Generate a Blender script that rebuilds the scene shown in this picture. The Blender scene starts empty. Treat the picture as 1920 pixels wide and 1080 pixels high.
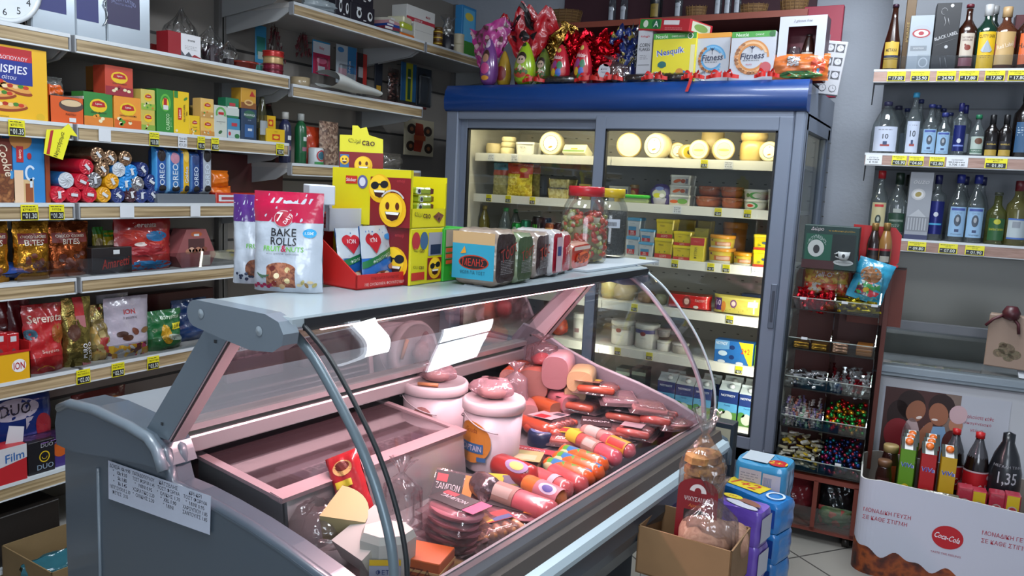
import bpy,math,random
from mathutils import Vector,Matrix
from math import sin,cos,pi,radians
import numpy as np
SC=bpy.context.scene
COL=SC.collection
# camera
PITCH,ROLL,YAW,FPX,EYE=radians(7.66),radians(2.83),radians(28.93),1474.0,1.45
_f0=Vector((-sin(YAW),cos(YAW),0));_r0=Vector((cos(YAW),sin(YAW),0));_u0=Vector((0,0,1))
CF=_f0*cos(PITCH)-_u0*sin(PITCH);_u=_f0*sin(PITCH)+_u0*cos(PITCH)
CR=_r0*cos(ROLL)+_u*sin(ROLL);CU=-_r0*sin(ROLL)+_u*cos(ROLL)
camd=bpy.data.cameras.new('camera');cam=bpy.data.objects.new('camera',camd);COL.objects.link(cam)
camd.sensor_width=36.0;camd.lens=36.0*FPX/1920.0;camd.clip_start=.02
m=Matrix.Identity(4)
for i in range(3):
 m[i][0]=CR[i];m[i][1]=CU[i];m[i][2]=-CF[i]
m[2][3]=EYE
cam.matrix_world=m
SC.camera=cam
# world, exposure, lamps of the room, added fill panels
SC.view_settings.view_transform='Standard';SC.view_settings.look='None'
SC.view_settings.exposure=0.0;SC.view_settings.gamma=1.0;SC.view_settings.use_curve_mapping=False
SC.cycles.use_denoising=True
SC.cycles.max_bounces=6;SC.cycles.diffuse_bounces=2;SC.cycles.glossy_bounces=3
SC.cycles.transmission_bounces=2;SC.cycles.transparent_max_bounces=28
SC.cycles.caustics_reflective=False;SC.cycles.caustics_refractive=False
SC.cycles.sample_clamp_indirect=4.0
W=bpy.data.worlds.new('world');SC.world=W;W.use_nodes=True
W.node_tree.nodes['Background'].inputs[0].default_value=(.62,.72,.85,1)
W.node_tree.nodes['Background'].inputs[1].default_value=.35
def area(name,loc,aim,sx,sy,power,col,spread=180):
 l=bpy.data.lights.new(name,'AREA');l.shape='RECTANGLE';l.size=sx;l.size_y=sy
 l.energy=power;l.color=col;l.spread=radians(spread)
 o=bpy.data.objects.new(name,l);COL.objects.link(o);o.location=loc
 o.rotation_euler=(Vector(aim)-Vector(loc)).to_track_quat('-Z','Y').to_euler()
 return o
CEIL=2.85
COOL=(.86,.93,1.0)
TROFFER=((-.36,3.45),(.08,3.45),(-.45,.55),(-1.6,1.0))  # last two are unseen panels, added as fill for the near side
for(x_,y_),p_ in zip(TROFFER,(15,15,34,26)):area('ceiling_panel_light',(x_,y_,CEIL-.07),(x_,y_,0),.40,.44 if y_>3 else .9,p_,COOL)
area('ceiling_ring_light',(-.7,2.66,CEIL-.16),(-.7,2.66,0),.8,.15,20,COOL)
area('daylight_through_window',(1.0,-1.30,1.55),(-1.6,2.4,.9),1.7,1.3,24,(.90,.95,1.0))
O=Vector((0,0,EYE))
def ray(px,py):return CF+CR*((px-960)/FPX)-CU*((py-540)/FPX)
def onz(px,py,z):
 d=ray(px,py);return O+d*((z-EYE)/d.z)
def onp(px,py,n,c):
 n=Vector(n);d=ray(px,py);return O+d*((c-n.dot(O))/n.dot(d))
TA=radians(5.3)
UD=Vector((sin(TA),cos(TA),0));VD=Vector((cos(TA),-sin(TA),0))
CA=radians(6.0)
WN=Vector((-sin(CA),cos(CA),0));WR=Vector((cos(CA),sin(CA),0))
def case_w(v,u,z):return VD*v+UD*u+Vector((0,0,z))
# materials
_m={}
def lin(h):
 h=h.lstrip('#');h=''.join(q*2 for q in h)if len(h)==3 else h;c=[int(h[i:i+2],16)/255 for i in(0,2,4)]
 return tuple(((x+.055)/1.055)**2.4 if x>.04045 else x/12.92 for x in c)+(1,)
def M(h,rough=.5,metal=0.,kind='plain',bump=0.,bscale=40.,spec=.5,coat=0.,var=0.):
 key=(h,rough,metal,kind,bump,bscale,spec,coat,var)
 if key in _m:return _m[key]
 mt=bpy.data.materials.new('%s_%s'%(kind,h.strip('#')));mt.use_nodes=True
 nt=mt.node_tree;b=nt.nodes['Principled BSDF'];c=lin(h)
 b.inputs['Base Color'].default_value=c;b.inputs['Roughness'].default_value=rough
 b.inputs['Metallic'].default_value=metal;b.inputs['Specular IOR Level'].default_value=spec
 b.inputs['Coat Weight'].default_value=coat;b.inputs['Coat Roughness'].default_value=.08
 if bump or var:
  tc=nt.nodes.new('ShaderNodeTexCoord');n=nt.nodes.new('ShaderNodeTexNoise')
  n.inputs['Scale'].default_value=bscale;n.inputs['Detail'].default_value=3
  nt.links.new(tc.outputs['Object'],n.inputs['Vector'])
  if bump:
   bp=nt.nodes.new('ShaderNodeBump');bp.inputs['Strength'].default_value=bump;bp.inputs['Distance'].default_value=.01
   nt.links.new(n.outputs['Fac'],bp.inputs['Height']);nt.links.new(bp.outputs['Normal'],b.inputs['Normal'])
   if coat:nt.links.new(bp.outputs['Normal'],b.inputs['Coat Normal'])
  if var:
   mx=nt.nodes.new('ShaderNodeMix');mx.data_type='RGBA'
   mx.inputs['A'].default_value=tuple(x*(1-var)for x in c[:3])+(1,);mx.inputs['B'].default_value=tuple(min(1,x*(1+var))for x in c[:3])+(1,)
   nt.links.new(n.outputs['Fac'],mx.inputs['Factor']);nt.links.new(mx.outputs['Result'],b.inputs['Base Color'])
 _m[key]=mt;return mt
def pp(h):return M(h,.55)
def cd(h):return M(h,.42,kind='card')
def gloss(h):return M(h,.22,kind='gloss',coat=.5)
def wrap(h):return M(h,.28,kind='wrapper',bump=.35,bscale=26,coat=.6)
def foil(h):return M(h,.24,.85,'foil',bump=.9,bscale=24)
def metal(h,r=.3):return M(h,r,1.,'metal')
def film(tint='ffffff',fac=.10,bump=.6,bscale=22,body=0.,bodyc='ffffff',rough=.12):
 key=('film',tint,fac,bump,bscale,body,bodyc,rough)
 if key in _m:return _m[key]
 mt=bpy.data.materials.new('clear_'+tint.strip('#'));mt.use_nodes=True;nt=mt.node_tree;nt.nodes.clear()
 out=nt.nodes.new('ShaderNodeOutputMaterial');tr=nt.nodes.new('ShaderNodeBsdfTransparent');tr.inputs[0].default_value=tuple(x**.35 for x in lin(tint)[:3])+(1,)
 gl=nt.nodes.new('ShaderNodeBsdfGlossy');gl.inputs['Roughness'].default_value=rough
 lw=nt.nodes.new('ShaderNodeLayerWeight');lw.inputs['Blend'].default_value=.35
 mp=nt.nodes.new('ShaderNodeMapRange');mp.inputs['To Min'].default_value=fac*.6;mp.inputs['To Max'].default_value=min(1,fac*2+.3)
 mx=nt.nodes.new('ShaderNodeMixShader');L=nt.links.new
 L(lw.outputs['Fresnel'],mp.inputs['Value']);L(mp.outputs['Result'],mx.inputs['Fac'])
 L(tr.outputs[0],mx.inputs[1]);L(gl.outputs[0],mx.inputs[2])
 if bump:
  tc=nt.nodes.new('ShaderNodeTexCoord');n=nt.nodes.new('ShaderNodeTexNoise');n.inputs['Scale'].default_value=bscale;n.inputs['Detail'].default_value=2
  bp=nt.nodes.new('ShaderNodeBump');bp.inputs['Strength'].default_value=bump;bp.inputs['Distance'].default_value=.012
  L(tc.outputs['Object'],n.inputs['Vector']);L(n.outputs['Fac'],bp.inputs['Height']);L(bp.outputs['Normal'],gl.inputs['Normal']);L(bp.outputs['Normal'],lw.inputs['Normal'])
 last=mx
 if body:
  df=nt.nodes.new('ShaderNodeBsdfDiffuse');df.inputs[0].default_value=lin(bodyc)
  m2=nt.nodes.new('ShaderNodeMixShader');m2.inputs['Fac'].default_value=body
  L(mx.outputs[0],m2.inputs[1]);L(df.outputs[0],m2.inputs[2]);last=m2
 L(last.outputs[0],out.inputs['Surface']);_m[key]=mt;return mt
def pane(tint='eef4f4',fac=.035):return film(tint,fac,0,1,rough=.01)
def bglass(tint,body=.12,bodyc='889090'):return film(tint,.08,0,1,body,bodyc,rough=.03)
def glow(h,s):
 key=('glow',h,s)
 if key in _m:return _m[key]
 mt=bpy.data.materials.new('lamp_'+h.strip('#'));mt.use_nodes=True;b=mt.node_tree.nodes['Principled BSDF']
 b.inputs['Base Color'].default_value=lin(h);b.inputs['Emission Color'].default_value=lin(h);b.inputs['Emission Strength'].default_value=s
 _m[key]=mt;return mt
def grain(name,base,dark,axis='Y',scale=6.,stretch=14.,rough=.5):
 mt=bpy.data.materials.new(name);mt.use_nodes=True;nt=mt.node_tree;b=nt.nodes['Principled BSDF'];L=nt.links.new
 tc=nt.nodes.new('ShaderNodeTexCoord');mp=nt.nodes.new('ShaderNodeMapping');n=nt.nodes.new('ShaderNodeTexNoise');cr=nt.nodes.new('ShaderNodeValToRGB')
 s=[scale*stretch]*3;s['XYZ'.index(axis)]=scale
 mp.inputs['Scale'].default_value=s;n.inputs['Scale'].default_value=1;n.inputs['Detail'].default_value=4;n.inputs['Roughness'].default_value=.6
 cr.color_ramp.elements[0].position=.34;cr.color_ramp.elements[0].color=lin(dark);cr.color_ramp.elements[1].position=.62;cr.color_ramp.elements[1].color=lin(base)
 L(tc.outputs['Object'],mp.inputs['Vector']);L(mp.outputs[0],n.inputs['Vector']);L(n.outputs['Fac'],cr.inputs[0]);L(cr.outputs[0],b.inputs['Base Color'])
 b.inputs['Roughness'].default_value=rough
 return mt
def mottled(name,cols,scale,rough=.5,kind='vor',coat=0.,bump=0.):
 """irregular patches of several colours (food, sweets, printed pictures)"""
 key=('mot',name)
 if key in _m:return _m[key]
 mt=bpy.data.materials.new(name);mt.use_nodes=True;nt=mt.node_tree;b=nt.nodes['Principled BSDF'];L=nt.links.new
 tc=nt.nodes.new('ShaderNodeTexCoord')
 if kind=='vor':
  n=nt.nodes.new('ShaderNodeTexVoronoi');n.inputs['Scale'].default_value=scale
  sp=nt.nodes.new('ShaderNodeSeparateColor');L(n.outputs['Color'],sp.inputs[0]);src=sp.outputs[0]
 else:
  n=nt.nodes.new('ShaderNodeTexNoise');n.inputs['Scale'].default_value=scale;n.inputs['Detail'].default_value=3;src=n.outputs['Fac']
 L(tc.outputs['Object'],n.inputs['Vector'])
 cr=nt.nodes.new('ShaderNodeValToRGB');cr.color_ramp.interpolation='CONSTANT' if kind=='vor' else 'LINEAR'
 e=cr.color_ramp.elements;k=len(cols)
 lo,hi=(0.,1.)if kind=='vor' else(.32,.68)
 pos=[lo+(hi-lo)*i/(k if kind=='vor' else max(1,k-1))for i in range(k)]
 e[0].position=pos[0];e[0].color=lin(cols[0]);e[1].position=pos[1];e[1].color=lin(cols[1])
 for i in range(2,k):
  q=e.new(pos[i]);q.color=lin(cols[i])
 L(src,cr.inputs[0]);L(cr.outputs[0],b.inputs['Base Color']);b.inputs['Roughness'].default_value=rough;b.inputs['Coat Weight'].default_value=coat
 if bump:
  bp=nt.nodes.new('ShaderNodeBump');bp.inputs['Strength'].default_value=bump;bp.inputs['Distance'].default_value=.01
  L(src,bp.inputs['Height']);L(bp.outputs['Normal'],b.inputs['Normal'])
 _m[key]=mt;return mt
# text, turned into small meshes
_tc={};_tscene=bpy.data.scenes.new('lettering_bench')
def tmesh(s,bold):
 k=(s,bold)
 if k in _tc:return _tc[k]
 cu=bpy.data.curves.new('t','FONT');cu.body=s;cu.size=1;cu.resolution_u=2;cu.align_x='CENTER';cu.offset=bold*.010 if s.isascii()else 0
 ob=bpy.data.objects.new('t',cu);_tscene.collection.objects.link(ob)
 vl=_tscene.view_layers[0];vl.update();me=bpy.data.meshes.new_from_object(ob.evaluated_get(vl.depsgraph),depsgraph=vl.depsgraph)
 vs=[(v.co.x,v.co.y)for v in me.vertices];fs=[tuple(p.vertices)for p in me.polygons]
 bpy.data.objects.remove(ob);bpy.data.curves.remove(cu);bpy.data.meshes.remove(me)
 if vs:
  x0=min(v[0]for v in vs);x1=max(v[0]for v in vs);y0=min(v[1]for v in vs);y1=max(v[1]for v in vs)
  w=x1-x0;h=max(y1-y0,1e-6);vs=[((x-(x0+x1)/2)/h,(y-(y0+y1)/2)/h)for x,y in vs]
 _tc[k]=(vs,fs,(w/h if vs else 1));return _tc[k]
# mesh builder
def noise2(x,y,s=0):
 return(sin(x*12.9+y*7.3+s*3.1)+sin(x*5.1-y*17.7+s*1.7)*.7+sin((x+y)*23.3+s*5.5)*.4)/2.1
class Face:
 """a printable side: fn(u, v, h) gives the point; n = how finely to cut shapes on it (0 flat)"""
 def __init__(s,fn,w,h,n=0):s.fn=fn;s.w=w;s.h=h;s.n=n
class MB:
 def __init__(s):s.v=[];s.f=[];s.mi=[];s.sm=[];s.mats=[];s.M=None
 def k(s,mat):
  if mat not in s.mats:s.mats.append(mat)
  return s.mats.index(mat)
 def add(s,vs,fs,mat,smooth=False):
  o=len(s.v);i=s.k(mat)
  if s.M is not None:vs=[tuple(s.M@Vector(p))for p in vs]
  s.v+=[tuple(p)for p in vs]
  for f in fs:s.f.append(tuple(o+j for j in f));s.mi.append(i);s.sm.append(smooth)
  return s
 def box(s,x0,x1,y0,y1,z0,z1,mat,b=0):
  if b<=0:
   vs=[(x,y,z)for z in(z0,z1)for y in(y0,y1)for x in(x0,x1)]
   fs=[(0,2,3,1),(4,5,7,6),(0,1,5,4),(2,6,7,3),(0,4,6,2),(1,3,7,5)]
   return s.add(vs,fs,mat)
  b=min(b,(x1-x0)*.45,(y1-y0)*.45,(z1-z0)*.45)
  def ring(d,z):
   q=[(x0+d,y0+b),(x0+b,y0+d),(x1-b,y0+d),(x1-d,y0+b),(x1-d,y1-b),(x1-b,y1-d),(x0+b,y1-d),(x0+d,y1-b)]
   return[(x,y,z)for x,y in q]
  rs=[ring(b*.55,z0),ring(0,z0+b),ring(0,z1-b),ring(b*.55,z1)]
  vs=[p for r in rs for p in r];fs=[]
  for r in range(3):
   for i in range(8):fs.append((r*8+i,r*8+(i+1)%8,r*8+8+(i+1)%8,r*8+8+i))
  fs.append(tuple(range(7,-1,-1)));fs.append(tuple(range(24,32)))
  return s.add(vs,fs,mat)
 def la(s,prof,mat,n=20,cx=0,cy=0,sx=1,sy=1,cap=True,smooth=True,a0=0,a1=2*pi):
  full=abs(a1-a0-2*pi)<1e-6;cols=n if full else n+1
  vs=[];fs=[]
  for r,z in prof:
   for i in range(cols):
    a=a0+(a1-a0)*i/n;vs.append((cx+r*cos(a)*sx,cy+r*sin(a)*sy,z))
  for j in range(len(prof)-1):
   for i in range(n):fs.append((j*cols+i,j*cols+(i+1)%cols,(j+1)*cols+(i+1)%cols,(j+1)*cols+i))
  if cap and full:
   if prof[0][0]>1e-5:fs.append(tuple(reversed(range(n))))
   if prof[-1][0]>1e-5:fs.append(tuple(range((len(prof)-1)*n,len(prof)*n)))
  return s.add(vs,fs,mat,smooth)
 def tube(s,pts,r,mat,n=8,smooth=True,cap=True):
  pts=[Vector(p)for p in pts];vs=[];fs=[];rr=r if isinstance(r,(list,tuple))else[r]*len(pts)
  up=Vector((0,0,1))
  for i,p in enumerate(pts):
   t=(pts[min(i+1,len(pts)-1)]-pts[max(i-1,0)]).normalized()
   a=t.cross(up if abs(t.dot(up))<.95 else Vector((1,0,0))).normalized();b=t.cross(a)
   for j in range(n):
    an=2*pi*j/n;vs.append(tuple(p+a*cos(an)*rr[i]+b*sin(an)*rr[i]))
  for i in range(len(pts)-1):
   for j in range(n):fs.append((i*n+j,i*n+(j+1)%n,(i+1)*n+(j+1)%n,(i+1)*n+j))
  if cap:fs+=[tuple(reversed(range(n))),tuple(range((len(pts)-1)*n,len(pts)*n))]
  return s.add(vs,fs,mat,smooth)
 def prism(s,poly,fn,d0,d1,mat,smooth=False):
  """outline poly of (a, b) run from depth d0 to d1; fn(a, b, d) gives the point"""
  n=len(poly);vs=[fn(a,b,d0)for a,b in poly]+[fn(a,b,d1)for a,b in poly]
  fs=[tuple(reversed(range(n))),tuple(range(n,2*n))]
  s.add(vs,fs,mat)
  return s.add(vs,[(i,(i+1)%n,n+(i+1)%n,n+i)for i in range(n)],mat,smooth)
 def sheet(s,pts,d0,d1,fn,mat,thick=0,smooth=True):
  """open curve pts of (a, b) swept from d0 to d1"""
  n=len(pts);vs=[fn(a,b,d0)for a,b in pts]+[fn(a,b,d1)for a,b in pts]
  return s.add(vs,[(i,i+1,n+i+1,n+i)for i in range(n-1)],mat,smooth)
 def grid(s,fn,nu,nv,mat,smooth=True):
  vs=[fn(i/nu,j/nv)for j in range(nv+1)for i in range(nu+1)]
  return s.add(vs,[(j*(nu+1)+i,j*(nu+1)+i+1,(j+1)*(nu+1)+i+1,(j+1)*(nu+1)+i)for j in range(nv)for i in range(nu)],mat,smooth)
# printing on a Face
 def rect(s,F,u0,v0,u1,v1,mat,L=1):
  n=max(1,F.n);h=.0005*L
  nu=max(1,int(math.ceil(n*(abs(u1-u0)/F.w))))if F.n else 1;nv=max(1,int(math.ceil(n*(abs(v1-v0)/F.h))))if F.n else 1
  return s.grid(lambda a,b:F.fn(u0+(u1-u0)*a,v0+(v1-v0)*b,h),nu,nv,mat,smooth=bool(F.n))
 def poly(s,F,pts,mat,L=1):
  return s.add([F.fn(u,v,.0005*L+(.0022 if F.n else 0))for u,v in pts],[tuple(range(len(pts)))],mat)
 def ell(s,F,cu,cv,ru,rv,mat,L=1,n=20,rings=None,rot=0,a0=0,a1=2*pi):
  rings=rings or(3 if F.n else 1);h=.0005*L;vs=[F.fn(cu,cv,h)];fs=[];c,d=cos(rot),sin(rot)
  for k in range(1,rings+1):
   for i in range(n):
    a=a0+(a1-a0)*i/n;x=ru*k/rings*cos(a);y=rv*k/rings*sin(a);vs.append(F.fn(cu+x*c-y*d,cv+x*d+y*c,h))
  full=abs(a1-a0-2*pi)<1e-6
  for i in range(n if full else n-1):
   j=(i+1)%n;fs.append((0,1+i,1+j))
   for k in range(rings-1):fs.append((1+k*n+i,1+(k+1)*n+i,1+(k+1)*n+j,1+k*n+j))
  return s.add(vs,fs,mat)
 def ringp(s,F,cu,cv,ru,rv,t,mat,L=1,n=28,a0=0,a1=2*pi):
  vs=[];h=.0005*L
  for i in range(n+1):
   a=a0+(a1-a0)*i/n
   vs+=[F.fn(cu+ru*cos(a),cv+rv*sin(a),h),F.fn(cu+(ru-t)*cos(a),cv+(rv-t)*sin(a),h)]
  return s.add(vs,[(2*i,2*i+2,2*i+3,2*i+1)for i in range(n)],mat)
 def tx(s,F,t,cu,cv,h,mat,L=2,bold=1,shear=0,rot=0,sx=1.,wm=None,arc=0):
  vs,fs,asp=tmesh(t,bold)
  if not vs:return s
  if wm and asp*h*sx>wm:sx=wm/(asp*h)
  c,d=cos(rot),sin(rot);out=[]
  for x,y in vs:
   X=(x+shear*y)*h*sx;Y=y*h
   if arc:Y-=arc*X*X
   out.append(F.fn(cu+X*c-Y*d,cv+X*d+Y*c,.0005*L))
  return s.add(out,fs,mat)
 def scr(s,F,cu,cv,w,rows,rh,mat,seed=1,L=2):
  """lines of print too small to read, as short strokes"""
  r=random.Random(seed)
  for k in range(rows):
   v=cv-rh*k*1.6;u=cu-w/2;end=cu+w/2-r.random()*w*.25
   while u<end:
    l=rh*(1.2+r.random()*2.6);s.rect(Face(F.fn,F.w,F.h,0),u,v,min(u+l,end),v+rh*.55,mat,L);u+=l+rh*.7
  return s
 def bd(s,name,parent=None,loc=None,rz=0,rot=None):
  me=bpy.data.meshes.new(name);me.from_pydata(s.v,[],s.f)
  me.polygons.foreach_set('material_index',s.mi);me.polygons.foreach_set('use_smooth',s.sm)
  for mt in s.mats:me.materials.append(mt)
  me.update();o=bpy.data.objects.new(name,me);COL.objects.link(o)
  if parent is not None:o.parent=parent
  if loc is not None:o.location=loc
  o.rotation_euler=rot if rot else(0,0,rz)
  return o
def tag(o,label=None,cat=None,group=None,kind=None):
 if label:o['label']=label
 if cat:o['category']=cat
 if group:o['group']=group
 if kind:o['kind']=kind
 return o
def empty(name,label,cat,loc=(0,0,0),rz=0,group=None,rot=None):
 o=bpy.data.objects.new(name,None);o.empty_display_size=.05;COL.objects.link(o);o.location=loc
 o.rotation_euler=rot if rot else(0,0,rz);return tag(o,label,cat,group)
def solo(Q,name,label,cat,loc=(0,0,0),rz=0,group=None,rot=None):
 return tag(Q.bd(name,None,loc,rz,rot),label,cat,group)
_kids={}
def dup(o,loc=None,rz=None,label=None,group=None,scale=None,rot=None):
 def cp(a,par):
  c=a.copy();COL.objects.link(c);c.parent=par
  for ch in[x for x in a.children]:cp(ch,c)
  return c
 c=cp(o,None)
 if loc is not None:c.location=loc
 if rz is not None:c.rotation_euler=(0,0,rz)
 if rot is not None:c.rotation_euler=rot
 if scale is not None:c.scale=(scale,)*3 if isinstance(scale,(int,float))else scale
 if label:c['label']=label
 if group:c['group']=group
 return c
def struct(Q,name):return tag(Q.bd(name),kind='structure')
def F_front(w,d,h):return Face(lambda u,v,o:(u-w/2,-d/2-o,v),w,h)
def F_left(w,d,h):return Face(lambda u,v,o:(-w/2-o,d/2-u,v),d,h)
def F_right(w,d,h):return Face(lambda u,v,o:(w/2+o,-d/2+u,v),d,h)
def F_top(w,d,h):return Face(lambda u,v,o:(u-w/2,-d/2+v,h+o),w,d)
def F_cyl(r,w,z0=0,a=0,n=16,sy=1):return Face(lambda u,v,o:((r+o)*sin((u-w/2)/r+a),-(r+o)*cos((u-w/2)/r+a)*sy,z0+v),w,1.,n)
def F_back(w,d,h):return Face(lambda u,v,o:(w/2-u,d/2+o,v),w,h)
def fit(plane,x0,x1,yt,yb,z=None):
 """photograph rectangle on a vertical plane -> centre x, y, width, height (z = the surface it stands on)"""
 n,c=plane
 a=onp(x0,yb,n,c);b=onp(x1,yb,n,c);t=onp((x0+x1)/2,yt,n,c);q=onp((x0+x1)/2,yb,n,c)
 return(a+b)/2,math.hypot(b.x-a.x,b.y-a.y),t.z-(q.z if z is None else z),q.z
PL=lambda x:((-1,0,0),-x)
PY=lambda y:((0,1,0),y)
PW=lambda d:(tuple(WN),d)
PC=lambda u:(tuple(UD),u)
def bagface(W_,H,T,style='stand',wob=.004,seed=0,back=False):
 def fn(u,v,o):
  s=min(1,max(0,u/W_));t=min(1,max(0,v/H));e=abs(2*s-1)
  if style=='stand':p=(1-t)**.55*(.55+.45*min(1,t/.12))if t<.9 else .28*(1-t)/.1*.55+.02
  elif style=='pillow':p=max(.0,sin(pi*min(1,max(0,(t-.05)/.9))))**.55
  else:p=min(1,t/.1)**.5*min(1,(1-t)/.1)**.5
  q=(1-e**2.6)**.6 if style!='slab' else(1-e**7)**.6
  hf=.5*T*p*q+wob*noise2(s*1.3,t*1.5,seed)*(1-e**4)*(.4+.6*(p>.05))+.0012
  x=(s-.5)*W_*(1-.035*p*(1-abs(2*t-1)))+wob*.5*noise2(t*2,seed)*e
  y=hf if back else-hf
  return(x,y+(o if back else-o),v)
 return Face(fn,W_,H,16)
def bag(Q,W_,H,T,mat,style='stand',wob=.004,seed=0,matback=None,cut=0):
 F=bagface(W_,H,T,style,wob,seed);B=bagface(W_,H,T,style,wob,seed+9,True)
 Q.grid(lambda a,b:F.fn(a*W_,b*H,0),14,18,mat);Q.grid(lambda a,b:B.fn((1-a)*W_,b*H,0),14,18,matback or mat)
 return F
# THE SETTING
def rootmat(o):return Matrix.Translation(o.location)@o.rotation_euler.to_matrix().to_4x4()
def pw(Q,name,parent,label=None):
 """a part whose mesh is written in world coordinates"""
 o=Q.bd(name,parent);o.matrix_parent_inverse=rootmat(parent).inverted()
 if label:o['label']=label
 return o
def pl(Q,name,parent,label=None):
 """a part whose mesh is written in the coordinates of its thing (or of its own part's thing)"""
 o=Q.bd(name,parent)
 if label:o['label']=label
 return o
XL,XR,YB,YF=-3.1,1.9,4.66,-1.4
tile=bpy.data.materials.new('floor_tiles');tile.use_nodes=True;nt=tile.node_tree;b=nt.nodes['Principled BSDF']
tc=nt.nodes.new('ShaderNodeTexCoord');br=nt.nodes.new('ShaderNodeTexBrick');mp=nt.nodes.new('ShaderNodeMapping')
mp.inputs['Rotation'].default_value=(0,0,radians(38))
br.offset=0;br.inputs['Color1'].default_value=lin('8f8c84');br.inputs['Color2'].default_value=lin('86837c');br.inputs['Mortar'].default_value=lin('3c3a38')
br.inputs['Scale'].default_value=1;br.inputs['Brick Width'].default_value=.33;br.inputs['Row Height'].default_value=.33;br.inputs['Mortar Size'].default_value=.004
nt.links.new(tc.outputs['Object'],mp.inputs[0]);nt.links.new(mp.outputs[0],br.inputs['Vector']);nt.links.new(br.outputs['Color'],b.inputs['Base Color']);b.inputs['Roughness'].default_value=.35
struct(MB().box(XL-.1,XR+.1,YF-.1,YB+.1,-.1,0,tile),'floor')
struct(MB().box(XL-.1,XR+.1,YF-.1,YB+.1,CEIL,CEIL+.1,M('b9b8b4',.8)),'ceiling')
wallm=M('b4bac4',.8,bump=.15,bscale=60)
struct(MB().box(XL-.1,XL,YF,YB,0,CEIL,wallm),'wall_left')
struct(MB().box(XL-.1,XR+.1,YB,YB+.1,0,CEIL,wallm),'wall_back')
struct(MB().box(XR,XR+.1,YF,YB,0,CEIL,wallm),'wall_right')
Q=MB();wx0,wx1,wz0,wz1=.15,1.85,.95,2.2
Q.box(XL-.1,wx0,YF-.1,YF,0,CEIL,wallm).box(wx1,XR+.1,YF-.1,YF,0,CEIL,wallm).box(wx0,wx1,YF-.1,YF,0,wz0,wallm).box(wx0,wx1,YF-.1,YF,wz1,CEIL,wallm)
struct(Q,'wall_front')
Q=MB();fr=M('d8dadb',.4)
for x0,x1,z0,z1 in((wx0,wx1,wz0,wz0+.05),(wx0,wx1,wz1-.05,wz1),(wx0,wx0+.05,wz0,wz1),(wx1-.05,wx1,wz0,wz1),(.97,1.03,wz0,wz1)):
 Q.box(x0,x1,YF-.08,YF-.02,z0,z1,fr)
Q.box(wx0+.02,wx1-.02,YF-.06,YF-.05,wz0+.02,wz1-.02,glow('e4f0ff',5.5))
struct(Q,'window_1')
Q=MB();Q.box(XL,XL+.012,YF,YB,0,.08,M('77777a',.5));struct(Q,'baseboard_left')
for(x_,y_),lb in zip(TROFFER,('square ceiling light panel above the fridge, left one','square ceiling light panel above the fridge, right one','added fill light panel over the near end of the counter','added fill light panel near the left wall shelves')):
 r=empty('ceiling_light',lb,'ceiling light',(x_,y_,CEIL),group='ceiling light panels');l_=.23 if y_>3 else .47
 pl(MB().box(-.215,.215,-l_,l_,-.05,0,M('d5d7d8',.4),.01),'housing',r);pl(MB().box(-.20,.20,-l_+.015,l_-.015,-.056,-.05,glow('eaf3ff',7)),'diffuser',r)
r=empty('ceiling_light','bent fluorescent tube on the ceiling between counter and fridge','ceiling light',(-.7,2.66,CEIL))
pl(MB().box(-.46,.40,-.03,.03,-.06,0,M('d5d7d8',.4),.01),'housing',r)
pl(MB().tube([(-.46+.07*i,0,-.10)for i in range(12)]+[(.31+.16*sin(a),-.16+.16*cos(a),-.10)for a in(.4,.8,1.2,1.6,2.0,2.4)],.028,glow('eaf3ff',9),10),'tube',r)
# shelving along the left wall
wood=grain('beige_wood_strip','b09b78','6d5838','Y',2.2,40)
wood2=grain('beige_wood_strip_across','b9a68a','8c7859','X',3.2,26)
shelfm=M('b4b2ae',.45);lipm=M('c3c8cb',.35);backm=M('8d8780',.6);slotm=M('3a3836',.6)
LX=-2.6
def shelving(y0,y1,tops,label,depth=.44,endbr=True):
 r=empty('shelving_unit',label,'shelving unit',(LX-depth/2,(y0+y1)/2,0))
 Q=MB();Q.box(XL+.03,XL+.05,y0,y1,.05,2.6,backm)
 for z in[.2+.3*i for i in range(8)]:Q.box(XL+.05,XL+.052,y0+.02,y1-.02,z,z+.012,slotm)
 pw(Q,'back_panel',r)
 pw(MB().box(XL+.05,XL+.08,y0-.015,y0+.015,0,2.6,M('6f6d6a',.5)).box(XL+.05,XL+.08,y1-.03,y1,0,2.6,M('6f6d6a',.5)),'upright',r)
 for z in tops:
  g=.004
  s=pw(MB().box(XL+.06,LX-.012,y0+g,y1-g,z-.022,z,shelfm),'shelf',r)
  f=MB();cap=M('8d8f92',.4)
  f.box(LX-.02,LX,y0+.012,y1-.012,z-.05,z-.008,wood).box(LX-.026,LX+.002,y0+.006,y1-.006,z-.01,z+.002,lipm).box(LX-.022,LX+.001,y0+.006,y1-.006,z-.054,z-.049,lipm)
  for y in(y0+.003,y1-.009):f.box(LX-.024,LX+.0015,y,y+.006,z-.053,z+.001,cap)
  f.k(wood);q=f.bd('front_strip',s)
  for y in(y0+.006,y1-.012):
   k=MB();k.prism([(XL+.06,z-.02),(LX-.03,z-.022),(LX-.03,z-.04),(LX-.10,z-.075),(XL+.06,z-.12)],lambda a,b_,d:(a,d,b_),y,y+.005,M('a9abab',.45))
   q=k.bd('bracket',s)
 return r
Z1,Z3,Z4,Z5,Z6,Z7=1.86,1.57,1.305,1.05,.73,.39
Z3B=onp(545,306,*PL(LX)).z
shelving(.62,1.617,[2.25,Z1,Z3,Z4,Z5,Z6,Z7,.1],'left wall shelving bay nearest the camera, with the clock and crackers')
shelving(1.623,2.602,[2.25,Z1,Z3,Z4,Z5,Z6,Z7,.1],'left wall shelving bay with tea boxes and biscuit rolls behind the counter')
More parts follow.
